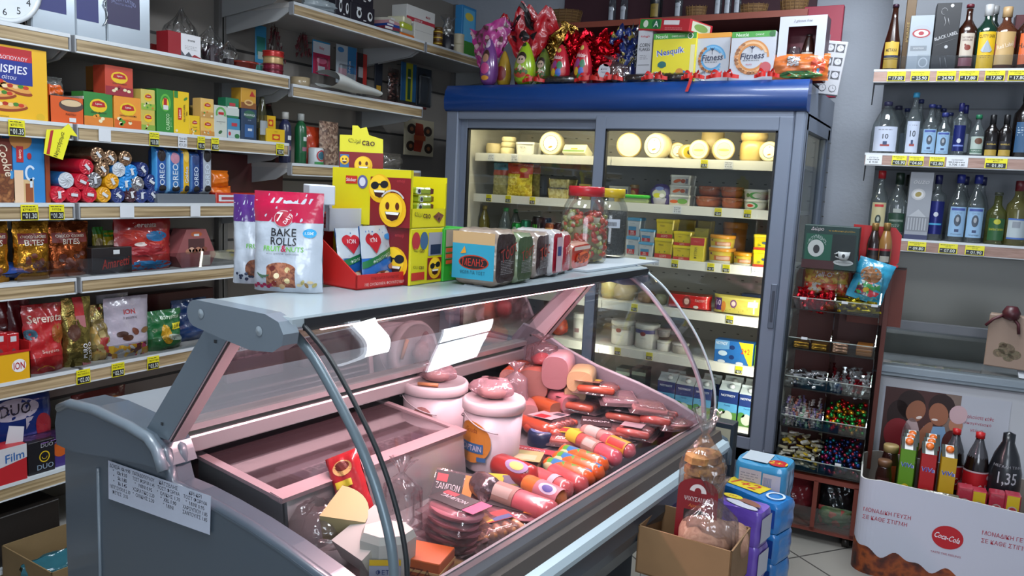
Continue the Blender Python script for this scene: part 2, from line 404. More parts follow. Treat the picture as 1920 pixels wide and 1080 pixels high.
shelving(2.61,3.596,[2.18,1.83,Z3B,1.05,.73,.39,.1],'left wall shelving bay with ribbons and hanging toys')
shelving(3.604,4.55,[2.18],'left wall shelving bay beside the fridge, one high shelf')
# big glass door fridge
FG=M('7b8495',.38,.25,spec=.5);FGD=M('5d6675',.4,.2);RUB=M('0d0e10',.5)
FX0,FX1,FY,FD,FZ=-2.447,-.597,3.6,4.42,1.946
fr_=empty('display_fridge','large grey double door display fridge with blue canopy on the back wall','fridge',((FX0+FX1)/2,4.0,0))
Q=MB();inn=M('c9c8c0',.5)
Q.box(FX0,FX1,FY,FD,.0,.30,FGD,.01).box(FX0,FX1,FY+.06,FD,1.80,FZ-.01,FG).box(FX0,FX0+.04,FY+.03,FD,.3,1.80,FG)
Q.box(FX0,FX1,FD-.05,FD,.3,1.8,FG).box(FX0+.04,FX1-.04,FD-.055,FD-.05,.3,1.8,M('9a9992',.5)).box(FX0+.04,FX1-.02,FY+.08,FD-.05,.3,.315,inn).box(FX0+.04,FX1-.02,FY+.08,FD-.05,1.79,1.80,inn)
Q.box(FX0+.04,FX0+.045,FY+.08,FD-.05,.3,1.8,M('a5a49c',.5))
Q.box(FX0,FX0+.075,FY,FY+.08,.22,1.816,FG,.006).box(FX1-.045,FX1,FY,FY+.08,.22,1.816,FG,.006).box(FX0+.076,FX1-.046,FY,FY+.08,1.772,1.816,FG,.006).box(FX0+.076,FX1-.046,FY,FY+.08,.22,.30,FG,.006)
Q.box(FX1-.04,FX1,FY+.06,FY+.10,.3,1.8,FG).box(FX1-.04,FX1,FD-.12,FD-.04,.3,1.8,FGD,.01).box(FX1-.04,FX1,FY+.06,FD-.05,.3,.42,FG).box(FX1-.04,FX1,FY+.06,FD-.05,1.74,1.81,FG)
pw(Q,'cabinet',fr_)
Q=MB();Q.box(FX1-.03,FX1-.02,FY+.10,FD-.12,.42,1.74,pane('dfe6e4',.06));pw(Q,'side_glass',fr_)
Q=MB()
r_=random.Random(4)
for x in[FX0+.12+i*.075 for i in range(24)]:
 for z in[.45+.075*j for j in range(18)]:Q.box(x,x+.014,FD-.057,FD-.0551,z,z+.005,M('4b4a45',.6))
pw(Q,'perforated_back',fr_)
Q=MB();blue=M('0a3470',.32,coat=.25,var=.12,bscale=9)
pf=[(FY+.06,1.812),(FY-.01,1.812),(FY-.025,1.825),(FY-.03,1.87),(FY-.02,1.915),(FY+.0,1.946),(FY+.06,1.95)]
Q.prism(pf,lambda a,b_,d:(d,a,b_),FX0,FX1+.004,blue,True)
pw(Q,'canopy',fr_,'glossy blue canopy above the doors')
def fdoor(x0,x1,y,gx0,gx1):
 Q=MB();z0,z1,a,b_=.285,1.79,.344,1.727
 Q.box(x0,gx0,y,y+.03,z0,z1,FG,.005).box(gx1,x1,y,y+.03,z0,z1,FG,.005).box(gx0-.006,gx1+.006,y,y+.03,b_,z1,FG,.005).box(gx0-.006,gx1+.006,y,y+.03,z0,a,FG,.005)
 for q in((gx0,gx0+.008,a,b_),(gx1-.008,gx1,a,b_),(gx0,gx1,a,a+.008),(gx0,gx1,b_-.008,b_)):Q.box(q[0],q[1],y-.001,y+.022,q[2],q[3],RUB)
 d=pw(Q,'door',fr_)
 g=MB().box(gx0,gx1,y+.012,y+.018,a,b_,pane('eef2ee',.045)).bd('glass',d)
 return d
d1=fdoor(FX0+.05,-1.535,FY+.038,-2.332,-1.578)
d2=fdoor(-1.57,FX1-.045,FY-.004,-1.512,-.706)
h=MB();h.box(-.672,-.645,FY-.012,FY-.004,.86,1.06,FGD,.003).box(-.664,-.653,FY-.015,FY-.012,.89,1.03,M('39404c',.4))
h=h.bd('door_handle',d2)
SHF=[1.602,1.375,1.107,.862,.622]
stripm=M('cfcec4',.45)
for z in SHF:
 s=pw(MB().box(-2.375,FX1-.06,3.81,FD-.06,z-.018,z,M('c8c7bf',.5)),'shelf',fr_)
 q=MB().box(-2.378,-1.56,3.80,3.806,z-.042,z+.002,stripm).box(-1.556,FX1-.06,3.80,3.806,z-.042,z+.002,stripm).bd('price_strip',s)
lt=MB().tube([(FX0+.15,FY+.12,1.765),(FX1-.12,FY+.12,1.765)],.012,glow('fff0c4',14),10)
pw(lt,'lamp',fr_,'warm white fluorescent tube under the top')
area('fridge_tube_light',(-1.93,FY+.14,1.75),(-1.93,FY+.42,1.2),.8,.04,2.2,(1,.90,.60))
area('fridge_tube_light',(-1.11,FY+.14,1.75),(-1.11,FY+.42,1.2),.8,.04,2.8,(1,.90,.60))
for xx,zz in((FX1-.09,.80),(FX1-.09,.5),(FX1-.09,1.1),(-1.52,.6),(-1.52,1.1)):area('fridge_fill_light',(xx,FY+.10,zz),(xx-.6,FY+.45,zz-.1),.03,.3,1.6,(1,.95,.80))  # unseen fills added to brighten the lower shelves
# deli counter with curved glass
dc=empty('deli_counter','grey refrigerated deli counter with curved glass front full of meats','counter',case_w(-1.3,1.6,0),-TA)
DM=Matrix.Translation((1.3,-1.6,0))
def D():Q=MB();Q.M=DM;return Q
GR=M('47525c',.36,coat=.25);GRL=M('67727b',.33,coat=.2);STL=M('8f9396',.28,.9,'steel',bump=.03,bscale=90);STP=M('a9a6a8',.32,.6,'steel2')
U0,U1=.887,2.33
side=[(-1.80,0),(-1.84,.04),(-1.855,.55),(-1.85,.80),(-1.835,.86),(-1.80,.885),(-1.72,.895),(-1.56,.885),(-1.48,.878),(-1.455,.865),(-1.445,.835),(-1.43,.80),(-1.36,.80),(-1.28,.795),(-1.18,.785),(-1.08,.77),(-.98,.75),(-.88,.725),(-.80,.705),(-.765,.69),(-.75,.66),(-.75,.62),(-.77,.57),(-.83,.50),(-.93,.42),(-1.02,.34),(-1.05,.26),(-1.05,0)]
side=[(x,z if z<.1 else z)for x,z in side]
def endpanel(y0,y1,label=None):
 Q=D();Q.prism(side,lambda a,b_,d:(a,d,b_),y0,y1,GR)
 top=side[4:22];s=1 if y0<1.5 else-1;yy=y0 if y0<1.5 else y1
 Q.tube([(a,yy+s*.012,b_-.004)for a,b_ in top],.013,GR,8)
 Q.tube([(a,yy+s*.045,b_-.002)for a,b_ in top[:7]],.012,GRL,8)
 return pl(Q,'end_panel',dc,label)
ep=endpanel(U0,U0+.06);endpanel(U1-.03,U1+.02)
Q=D();sh=[(-1.86,.79),(-1.865,.84),(-1.85,.885),(-1.80,.905),(-1.70,.912),(-1.56,.905),(-1.485,.895),(-1.458,.878),(-1.447,.86),(-1.435,.838),(-1.50,.832),(-1.65,.812),(-1.78,.79)]
Q.prism(sh,lambda a,b_,d:(a,d,b_),U0-.014,U0+.07,GR)
Q.tube([(a,U0-.008,b_-.006)for a,b_ in sh[2:10]],.012,GRL,8)
Q.tube([(-1.70,U0-.002,z)for z in(.77,.5,.2,.02)],.004,GRL,6)
Q.k(GR);q=Q.bd('shoulder',ep)
n,c=PC(U0-.016)
lp=[onp(x,y,n,U0-.004)for x,y in((203,863),(396,930),(394,1003),(204,935))]
def lf(u,v,o):
 a=(u/.40);p=lp[3].lerp(lp[2],a).lerp(lp[0].lerp(lp[1],a),v/.10);return tuple(p-UD*o)
LF=Face(lf,.40,.10);Q=MB();pm=pp('b9c0cf');ink=pp('1c2030')
Q.rect(LF,0,0,.40,.10,pm,1)
rows=[("ΔΟΧΕΙΑ 10k 9.90","ΠΑΠΑΔΟΠΟΥΛΟΥ","ΚΑΤΣΕΛΗΣ","ΚΡΙ-ΚΡΙ"),('"   10k 9.10',"ΤΟΣΤ ΦΟΡΜΑ 1.45","ΤΟΣΤ ΦΟΡΜΑ","ΤΟΣΤ ΦΟΡΜΑ"),('"    5k 1.80','"   ΜΙΝΙ 0.95','"  ΟΛΙΚΗΣ 1.70','"  ΜΙΝΙ 0.95'),('"    3k 1.45',"ΧΩΡΙΑΤΙΚΟ 2.20",'"  XEL 1.90',"ΧΑΡΟΥΠΙΟΥ 1.85"),("ΜΠΙΖΟΥΡΜ 2.10",'"  ΟΛΙΚΗΣ 2.20','"  ΜΙΝΙ',"ΣΑΝΤΟΥΙΤΣ 1.85"),("ΦΕΤΕΣ  3.55","","","")]
for i,rw in enumerate(rows):
 for j,t in enumerate(rw):
  if t:Q.tx(LF,t,.052+.098*j,.090-.0135*i,.0098,ink,2,1,wm=.088)
Q.bd('price_list_sheet');o=bpy.data.objects['price_list_sheet'];tag(o,'handwritten white price list taped to the grey end of the deli counter','sign')
Q=D();dk=M('2b3036',.5)
Q.box(-1.83,-1.03,U0+.06,U1-.03,.02,.50,dk)
Q.box(-1.83,-1.56,U0+.06,U1-.03,.50,.875,GR).box(-1.83,-1.55,U0+.05,U1-.03,.875,.885,M('7d8489',.4))
Q.box(-1.56,-1.0,U0+.06,U1-.03,.50,.60,dk)
pl(Q,'body',dc)
Q=D();pk=M('a8a3a4',.35,.35)
Q.box(-1.575,-1.55,U0+.05,U1-.03,.60,.83,M('1d1c1e',.5))
Q.prism([(-1.55,.665),(-.92,.635),(-.92,.60),(-1.55,.60)],lambda a,b_,d:(a,d,b_),U0+.06,U1-.03,M('8d8a8b',.3,.6))
Q.prism([(-.92,.63),(-.865,.655),(-.845,.735),(-.83,.742),(-.83,.60),(-.92,.60)],lambda a,b_,d:(a,d,b_),U0+.06,U1-.03,M('8f8b90',.45))
for i in range(110):Q.box(-.925,-.893,U0+.08+i*.0125,U0+.084+i*.0125,.633,.640,M('1a1a1c',.5))
pl(Q,'display_well',dc)
Q=D();Q.prism([(1.80,.645),(U1-.05,.735),(U1-.05,.60),(1.80,.60)],lambda a,b_,d:(d,a,b_),-1.545,-.94,M('8d8589',.35,.4));pl(Q,'sloped_tray',dc)
Q=D();Q.box(-1.58,-1.49,U0+.05,U1-.03,.845,.868,STP,.004).box(-1.51,-1.49,U0+.05,U1-.03,.83,.852,STP,.003).box(-1.60,-1.57,U0+.05,U1-.03,.868,.884,STP)
pl(Q,'rear_ledge',dc,'bright metal ledge along the back of the well')
Q=D();ck=[(-1.55,.60),(-1.545,.90),(-1.50,.955),(-1.44,.945),(-1.33,.895),(-1.2,.855),(-1.05,.825),(-.92,.79),(-.82,.75),(-.82,.60)]
Q.prism(ck,lambda a,b_,d:(a,d,b_),U1-.045,U1-.028,M('766f78',.45));Q.tube([(a,U1-.036,b_)for a,b_ in ck[1:9]],.006,M('9a949c',.4),6)
pl(Q,'end_cheek',dc)
Q=D()
Q.prism([(-.84,.735),(-.80,.752),(-.79,.74),(-.79,.72),(-.84,.72)],lambda a,b_,d:(a,d,b_),U0+.05,U1-.01,M('9b9a9e',.3,.8))
Q.prism([(-.80,.722),(-.775,.72),(-.765,.69),(-.80,.69)],lambda a,b_,d:(a,d,b_),U0+.05,U1-.005,M('6d655f',.35,.7))
pl(Q,'front_rail',dc)
Q=D();bp=[(-.785,.694),(-.768,.695),(-.752,.687),(-.745,.672),(-.748,.658),(-.785,.655)]
Q.prism(bp,lambda a,b_,d:(a,d,b_),U0+.03,U1+.01,M('a9b9c0',.35));pl(Q,'bumper',dc,'pale grey bumper strip')
Q=D();fp=[(-.79,.69),(-.755,.665),(-.748,.62),(-.755,.59),(-.80,.51),(-.88,.44),(-.97,.37),(-1.03,.29),(-1.04,.02),(-1.06,.02),(-1.06,.6)]
Q.prism(fp,lambda a,b_,d:(a,d,b_),U0+.055,U1-.02,M('343c44',.38,coat=.2));pl(Q,'front_panel',dc)
SLZ=1.2
Q=D();Q.box(-1.31,-1.06,U0+.0,U1+.0,SLZ-.022,SLZ,M('8f9a9f',.3,coat=.2),.004)
Q.box(-1.063,-1.056,U0+.03,U1,SLZ-.026,SLZ-.004,M('14161a',.5));pl(Q,'top_slab',dc)
def endcap(y0,y1):
 Q=D();pts=[]
 for i in range(9):a=pi/2+pi*i/8;pts.append((-1.30+.028*cos(a),SLZ-.022+.026*sin(a)))
 pts+=[(-1.22,SLZ-.058),(-1.14,SLZ-.066),(-1.08,SLZ-.060),(-1.056,SLZ-.045),(-1.052,SLZ-.025),(-1.065,SLZ-.005),(-1.10,SLZ+.004)]
 Q.prism(pts,lambda a,b_,d:(a,d,b_),y0,y1,GRL)
 for x,z in((-1.283,SLZ-.02),(-1.115,SLZ-.028)):
  n_=14;vs=[(x,y0-.003,z)]+[(x+.009*cos(2*pi*i/n_),y0-.001,z+.009*sin(2*pi*i/n_))for i in range(n_)]
  Q.add(vs,[(0,1+(i+1)%n_,1+i)for i in range(n_)],M('8a959c',.3))
 return pl(Q,'slab_end_cap',dc)
endcap(U0-.022,U0+.012);endcap(U1-.006,U1+.012)
def post(y,w,mat,dx=0):
 Q=D();a0,b0,a1,b1=-1.53,.89,-1.275,SLZ-.03
 Q.prism([(a0,b0),(a0+.085,b0),(a1+.055,b1),(a1-.02,b1)],lambda a,b_,d:(a,d,b_),y,y+w,mat)
 Q.prism([(a0+.085,b0),(a0+.098,b0),(a1+.068,b1),(a1+.055,b1)],lambda a,b_,d:(a,d,b_),y+.002,y+.03,M('b59a9d',.4))
 Q.prism([(a0+.093,b0),(a0+.098,b0),(a1+.068,b1),(a1+.063,b1)],lambda a,b_,d:(a,d,b_),y-.001,y+.001,M('241012',.4))
 for t in(.1,.82):Q.box(a0+.04+t*.25-.003,a0+.046+t*.25-.003,y-.002,y,b0+t*.28,b0+t*.28+.006,M('2a2c2e',.4))
 return pl(Q,'post',dc)
post(U0+.01,.012,M('7e8a92',.3,.6));post(U1-.045,.012,M('b49ea4',.4))
Q=D();Q.prism([(-1.505,.885),(-1.50,.885),(-1.235,SLZ-.03),(-1.24,SLZ-.03)],lambda a,b_,d:(a,d,b_),U0+.03,U1-.05,pane('ecebee',.03));pl(Q,'rear_glass',dc)
Q=D();Q.box(-1.25,-1.225,U0+.02,U1-.03,SLZ-.045,SLZ-.022,STP).prism([(-1.53,.884),(-1.48,.884),(-1.475,.90),(-1.525,.90)],lambda a,b_,d:(a,d,b_),U0+.03,U1-.05,STP);pl(Q,'glass_runner',dc)
gp0=[(-1.062,1.185),(-.994,1.138),(-.921,1.059),(-.869,.99),(-.83,.915),(-.805,.838),(-.797,.752)]
def smooth(pts,n=5):
 out=[]
 for i in range(len(pts)-1):
  p0=pts[max(0,i-1)];p1=pts[i];p2=pts[i+1];p3=pts[min(len(pts)-1,i+2)]
  for j in range(n):
   t=j/n;out.append(tuple(.5*((2*b1)+(-a1+c1)*t+(2*a1-5*b1+4*c1-d1)*t*t+(-a1+3*b1-3*c1+d1)*t**3)for a1,b1,c1,d1 in zip(p0,p1,p2,p3)))
 return out+[pts[-1]]
gp=smooth(gp0)
gl=pane('e9eeee',.055)
Q=D();Q.sheet(gp,U0+.03,U1,lambda a,b_,d:(a,d,b_),gl)
pl(Q,'curved_glass',dc)
Q=D();Q.tube([(a-.002,U0+.03,b_)for a,b_ in gp],.0045,M('15191c',.5),6);pl(Q,'glass_seal',dc)
Q=D();Q.tube([(a-.001,U1,b_)for a,b_ in gp],.004,M('a9b4b8',.3),6);pl(Q,'glass_edge',dc)
Q=D();Q.tube([(a-.062+.02*i/len(gp),U0+.045,b_-.012)for i,(a,b_)in enumerate(gp)],.009,M('6b7a82',.35,.3),10);pl(Q,'support_arc',dc)
Q=D();Q.tube([(a-.052+.03*i/len(gp),U1-.03,b_-.012)for i,(a,b_)in enumerate(gp)],.008,M('a9a2ab',.3,.4),8);pl(Q,'support_arc',dc)
Q=D();Q.add([(-1.2,U1-.012,1.17),(-1.07,U1-.012,1.17)]+[(a-.006,U1-.012,b_)for a,b_ in gp[1:]]+[(-.85,U1-.012,.77),(-1.2,U1-.012,.86),(-1.5,U1-.012,.94),(-1.45,U1-.012,.97)],[tuple(range(2+len(gp)-1+4))],pane('e2e6e6',.03));pl(Q,'end_glass',dc)
Q=D();Q.box(-1.17,-1.13,U0+.12,U1-.15,SLZ-.034,SLZ-.022,M('d8d8d8',.4)).tube([(-1.15,U0+.15,SLZ-.045),(-1.15,U1-.2,SLZ-.045)],.008,glow('ffc4cc',6),10);pl(Q,'lamp',dc,'pink tinted tube under the slab')
p0_=case_w(-1.15,(U0+U1)/2,SLZ-.058);q0_=case_w(-1.16,(U0+U1)/2,.6)
la=area('counter_tube_light',p0_,q0_,1.2,.03,14,(1,.62,.66));la.rotation_euler=(0,0,pi/2-TA)
# RIGHT SIDE: bottle wall, freezer, sweets
GM=Matrix.Rotation(CA,4,'Z')
def G():Q=MB();Q.M=GM;return Q
def gw(a,b,z):return WR*a+WN*b+Vector((0,0,z))
gy=M('7c8087',.55);gyd=M('63676d',.55);pinkw=grain('pinkish_wood_strip','a08378','86695d','X',3.,26)
ru=empty('shelving_unit','grey wall shelving unit holding rows of bottles on the right','shelving unit',gw(.75,4.25,0),CA)
Q=G();Q.box(.09,1.45,4.40,4.42,0,2.7,gy)
for z in[.3*i+.1 for i in range(9)]:Q.box(.09,1.45,4.398,4.40,z,z+.008,gyd)
pw(Q,'back_panel',ru)
def side_bracket(z):return[(4.40,z-.02),(4.07,z-.02),(4.07,z-.04),(4.15,z-.07),(4.40,z-.12)]
RZ=[2.04,1.664,1.278];STRIPR={}
for i,z in enumerate(RZ):
 s=pw(G().box(.045,1.45,4.06,4.40,z-.022,z,M('a8abae',.45)),'shelf',ru)
 q=G().box(.035,1.45,4.045,4.06,z-.052,z-.006,pinkw).box(.033,1.45,4.044,4.062,z-.008,z+.002,M('b9bdc0',.35)).box(.035,1.45,4.044,4.06,z-.056,z-.052,M('a4a6a8',.4)).bd('front_strip',s)
 k=G();k.prism(side_bracket(z),lambda a,b_,d:(d,a,b_),.04,.045,M('6b6e73',.5));q=k.bd('bracket',s)
pw(G().box(.07,1.45,4.05,4.053,2.042,2.10,pane('c9d0d8',.08)),'clear_guard',ru)
pw(G().box(.10,1.45,4.385,4.398,.0,1.20,M('8b8a83',.35)),'lower_panel',ru)
fz=empty('chest_freezer','white chest freezer with sliding glass lids and a drinks poster','freezer',gw(.8,3.95,0),CA)
wf=M('b9bbc0',.4);al=M('8f99a1',.3,.6)
pw(G().box(.16,1.45,3.72,4.30,.06,.70,wf,.01).box(.18,1.45,3.74,4.28,.0,.06,M('222326',.5)),'body',fz)
Q=G();Q.box(.15,1.45,3.70,3.76,.70,.75,al,.006).box(.15,1.45,3.695,3.70,.715,.722,M('5c666e',.3)).prism([(4.0,.86),(4.04,.86),(4.04,.905),(4.0,.905)],lambda a,b_,d:(d,a,b_),.15,1.45,M('5d5f64',.4)).box(.15,.19,3.74,4.04,.70,.74,al)
pw(Q,'rail',fz)
Q=G();Q.prism([(3.74,.752),(3.745,.752),(4.02,.875),(4.015,.875)],lambda a,b_,d:(d,a,b_),.17,1.45,pane('bcc4c4',.07));pw(Q,'glass_lid',fz)
Q=G();Q.prism([(3.735,.755),(3.75,.755),(4.01,.88),(3.995,.88)],lambda a,b_,d:(d,a,b_),.70,.722,M('a9adb3',.4));pw(Q,'lid_frame',fz)
pw(G().box(.17,1.45,3.78,4.28,.60,.61,M('8a8c88',.6)),'inside_floor',fz)
a0=onp(1662,724,*PW(3.70));b0=onp(1893,760,*PW(3.70));pa=WR.dot(a0);pb=WR.dot(b0)
PF=Face(lambda u,v,o:(pa+u,3.719-.001-o,.27+v),pb-pa,.385)
Q=G();w_=pb-pa;sk=pp('9a6248');sk2=pp('b57c60');hr=pp('2a1614')
Q.rect(PF,-.01,0,w_+.01,.385,pp('b6b9c2'),1);pw_=w_*.63
Q.rect(PF,0,.05,pw_,.383,pp('4a2a28'),2).rect(PF,pw_*.8,.2,pw_,.383,pp('7d6a60'),3)
Q.ell(PF,.105,.315,.055,.065,hr,4).ell(PF,.125,.29,.036,.05,sk,5,rot=-.3).ell(PF,.06,.26,.045,.07,hr,4).ell(PF,.14,.265,.012,.006,pp('e6d8d0'),6,rot=.4)
Q.ell(PF,.065,.18,.055,.07,pp('8a2028'),5).ell(PF,.115,.16,.035,.10,pp('b9a0a0'),5).ell(PF,.155,.17,.022,.09,sk,6,rot=-.4)
Q.ell(PF,.22,.325,.05,.055,hr,4).ell(PF,.212,.29,.037,.05,sk,5,rot=.15).ell(PF,.20,.265,.012,.005,pp('e6d8d0'),6).poly(PF,[(.16,.23),(.24,.24),(.28,.08),(.17,.08)],pp('7ea2c4'),5)
Q.ell(PF,.285,.30,.034,.04,pp('c9a8ac'),6).ell(PF,.28,.255,.026,.034,sk2,5).ell(PF,.27,.17,.035,.06,pp('50201c'),6)
Q.tx(PF,'Απολαύστε κάθε',pw_+.068,.30,.016,pp('a8344a'),3,0,wm=.115).tx(PF,'οικογενειακό',pw_+.068,.272,.016,pp('a8344a'),3,0,wm=.105).tx(PF,'γεύμα',pw_+.068,.243,.016,pp('a8344a'),3,0)
Q.ell(PF,.08,.07,.075,.05,pp('a01522'),7).tx(PF,'Coca-Cola',.085,.075,.022,pp('e6e6e6'),8,1,shear=.25,rot=.1,wm=.12)
q=Q.bd('poster');tag(q,'drinks poster of three people laughing on the front of the white freezer','poster')
for i,(a,c,w)in enumerate(((.28,'3b4a3f',.13),(.41,'50473c',.12),(.50,'8a4f26',.11),(.585,'9a5a32',.09),(.66,'2f5236',.14),(.80,'386040',.16))):
 Q=MB();bag(Q,w,.14,.05,wrap(c),'pillow',seed=i)
 solo(Q,'frozen_food_bag',['dark green frozen food bag at the left end inside the freezer','brown frozen food bag inside the freezer, beside the leftmost dark green bag','orange frozen food bag inside the freezer, left of its paler neighbour','pale orange frozen food bag inside the freezer near the lid frame','green frozen food bag inside the freezer under the lid frame','green frozen food bag at the right edge inside the freezer'][i],'frozen food',gw(a,3.93,.637),group='frozen food bags in the freezer',rot=(radians(-78),0,CA))
Q=MB();kb=pp('8d7768');Q.box(-.075,.075,-.03,.03,0,.22,kb,.004);F=F_front(.15,.06,.22)
for(x,y,r)in((.05,.06,.022),(.075,.08,.03),(.105,.06,.024),(.085,.045,.02),(.06,.095,.015)):Q.ell(F,x,y,r,r*.8,mottled('faded_flowers',['4d4a35','6b5f48','5c4c3c','7b6a50'],60,kind='noise'),1)
r_=solo(Q,'gift_bag','brown paper gift bag with faded flowers and a dark red bow standing on the freezer','gift bag',gw(.655,3.80,.783),CA-.2)
q=MB();q.tube([(-.02,-.034,.225),(-.06,-.04,.20),(-.085,-.04,.17)],.006,M('4a1a22',.5)).tube([(0,-.034,.225),(.03,-.045,.19),(.035,-.04,.15)],.006,M('4a1a22',.5))
q.la([(0,.20),(.028,.21),(.034,.235),(.02,.26),(0,.262)],M('43161d',.4),10,0,-.035);q.bd('bow',r_)
RY=3.42;K=.977
def rz_(z):return EYE-(EYE-z)*K
rk=empty('sweets_rack','brown wood and clear plastic sweets rack on wheels beside the fridge','rack',(-.385,3.56,0),radians(2))
def R_():Q=MB();Q.M=Matrix.Translation((-.385,3.56,0))@Matrix.Rotation(radians(2),4,'Z')@Matrix.Translation((.385,-3.56,0));return Q
ac=pane('b9c2bd',.07);br_=M('6d2f22',.4,coat=.2);brd=M('3a1613',.5)
rx0,rx1=-.553,-.222;rc=(rx0+rx1)/2
Q=R_();Q.box(rx0-.0,rx1+.015,RY+.27,RY+.285,.30,1.22,M('4a201c',.5)).box(rx1+.01,rx1+.028,RY+.20,RY+.285,.30,1.24,br_);pw(Q,'back_board',rk)
def wav(x):
 pts=[(RY+.27,.30),(RY+.02,.30)]
 for z in(.304,.486,.655,.82,.99):
  pts+=[(RY-.0,z-.005),(RY-.02,z+.05),(RY+.03,z+.09),(RY+.035,z+.14)]
 return pts+[(RY+.27,1.17)]
for x in(rx0,rc,rx1):
 Q=R_();Q.prism(wav(x),lambda a,b_,d:(d,a,b_),x-.002,x+.002,ac);pw(Q,'clear_side',rk)
RS=[.99,.82,.655,.486,.304]
for z in RS:
 Q=R_();Q.box(rx0,rx1,RY,RY+.27,z-.004,z,pane('a9b0a6',.08)).box(rx0,rx1,RY-.004,RY,z-.004,z+.045,pane('c9cfc9',.10)).box(rx0,rx1,RY-.006,RY-.004,z-.005,z-.001,M('1d1f1c',.3)).box(rx0,rx1,RY-.0055,RY-.003,z+.044,z+.047,M('9aa39c',.3))
 pw(Q,'tray',rk)
for z,a,lb in((1.03,.03,0),(1.03,.19,0),(1.03,.30,0),(.864,.05,0),(.355,.23,0)):
 Q=R_();Q.box(rx0+a,rx0+a+.024,RY-.009,RY-.006,z-.002,z+.008,pp('c9ccd0'));pw(Q,'price_sticker',rk)
Q=R_();t=.018
Q.box(rx0,rx1,RY,RY+.30,.265,.285,br_).box(rx0,rx1,RY,RY+.30,.045,.065,br_).box(rx0,rx0+t,RY,RY+.30,.05,.27,br_).box(rx1-t,rx1,RY,RY+.30,.05,.27,br_).box(rc-t/2,rc+t/2,RY,RY+.30,.05,.27,br_).box(rx0,rx1,RY+.29,RY+.30,.05,.27,brd)
pw(Q,'base_cabinet',rk)
Q=R_();Q.box(rx0+t,rc-t/2,RY-.002,RY+.001,.06,.15,pane('c6cdc9',.12)).box(rc+t/2,rx1-t,RY-.002,RY+.001,.06,.15,pane('c6cdc9',.12));pw(Q,'clear_front',rk)
for x in(rx0+.03,rx1-.03):
 for y in(RY+.03,RY+.26):
  Q=R_();w=MB()
  Q.la([(.0,.022),(.012,.024),(.012,.045),(0,.046)],M('8b8574',.3,.8),10,x,y).tube([(x-.014,y,.022),(x+.014,y,.022)],.022,M('2a2723',.35,.4),14)
  pw(Q,'caster',rk)
def heap(name,label,cat,x0,x1,z,n,h,shapes,mats,seed,size):
 r=random.Random(seed);Q=R_()
 for i in range(n):
  x=x0+r.random()*(x1-x0);y=RY+.012+r.random()**1.3*.13;zz=z+.006+r.random()*h*(.45+.55*min(1,(y-RY)/.06));s=size*(.8+.4*r.random());mt=r.choice(mats)
  Mx=Q.M;Q.M=Mx@Matrix.Translation((x,y,zz))@Matrix.Rotation(r.random()*6,4,'Z')@Matrix.Rotation(r.random()*1.2-.6,4,'X')
  if shapes=='ball':Q.la([(0,-s),(s*.75,-s*.7),(s,0),(s*.75,s*.7),(0,s)],mt,7)
  elif shapes=='bar':Q.box(-s*1.5,s*1.5,-s*.5,s*.5,-s*.3,s*.3,mt,s*.15)
  else:
   Q.la([(s*.9,-s*1.7),(s*.25,-s*.8),(s*.7,-s*.5),(s*.75,s*.5),(s*.25,s*.8),(s*.9,s*1.7)],mt,6,sy=.6,smooth=False)
  Q.M=Mx
 return tag(Q.bd(name),label,cat,kind='stuff')
fo=lambda h:M(h,.25,.75,'foil')
heap('wrapped_sweets','red foil wrapped sweets heaped in the top left tray of the sweets rack','sweets',rx0+.012,rc-.01,.99,60,.06,'twist',[fo('c01826'),fo('a5101c'),fo('d93040')],1,.012)
heap('wrapped_sweets','yellow gold wrapped sweets heaped in the top right tray of the sweets rack','sweets',rc+.01,rx1-.012,.99,50,.05,'bar',[fo('b5a022'),fo('a39018'),fo('cbbb3c')],2,.014)
heap('wrapped_sweets','silver foil sweets heaped in the left tray of the third rack level','sweets',rx0+.012,rc-.01,.655,90,.05,'bar',[fo('b7babd'),fo('8f9295'),fo('d5d7d9')],5,.013)
heap('wrapped_sweets','silver and red twist wrapped sweets in the right tray of the third rack level','sweets',rc+.01,rx1-.012,.655,80,.07,'twist',[fo('c5c8ca'),fo('a0a3a5'),fo('dddddd'),fo('8c1824')],6,.013)
heap('wrapped_sweets','pale twist wrapped sweets with purple and green, left tray, fourth rack level','sweets',rx0+.012,rc-.01,.486,170,.09,'twist',[M('8c8488',.3),M('6a5f86',.3),M('a9a4a2',.3),M('7d9a84',.3),M('a06a5a',.3),M('b8b4ae',.3)],7,.009)
heap('wrapped_sweets','red, green and gold foil balls heaped in the right tray of the fourth rack level','sweets',rc+.01,rx1-.012,.486,210,.11,'ball',[fo('b32218'),fo('1f7a33'),fo('c58a22'),fo('a81a20'),fo('2b8a3c')],8,.009)
heap('wrapped_sweets','cream and yellow wrapped sweets in the bottom left tray of the rack','sweets',rx0+.012,rc-.01,.304,110,.13,'bar',[M('8f8a70',.4),M('a5a598',.4),M('7c775a',.4),M('b9bab2',.4),M('b39a22',.35)],9,.013)
heap('wrapped_sweets','dark blue, pink and teal foil balls heaped in the bottom right tray of the rack','sweets',rc+.01,rx1-.012,.304,230,.13,'ball',[fo('1f3f78'),fo('7c1f45'),fo('14636a'),fo('28305e'),fo('8a2a38')],10,.009)
def bar(w,d,h,mt):Q=MB();Q.box(-w/2,w/2,-d/2,d/2,0,h,mt,.003);return Q
def rloc(x,y,z):return R_().M@Vector((x,y,z))
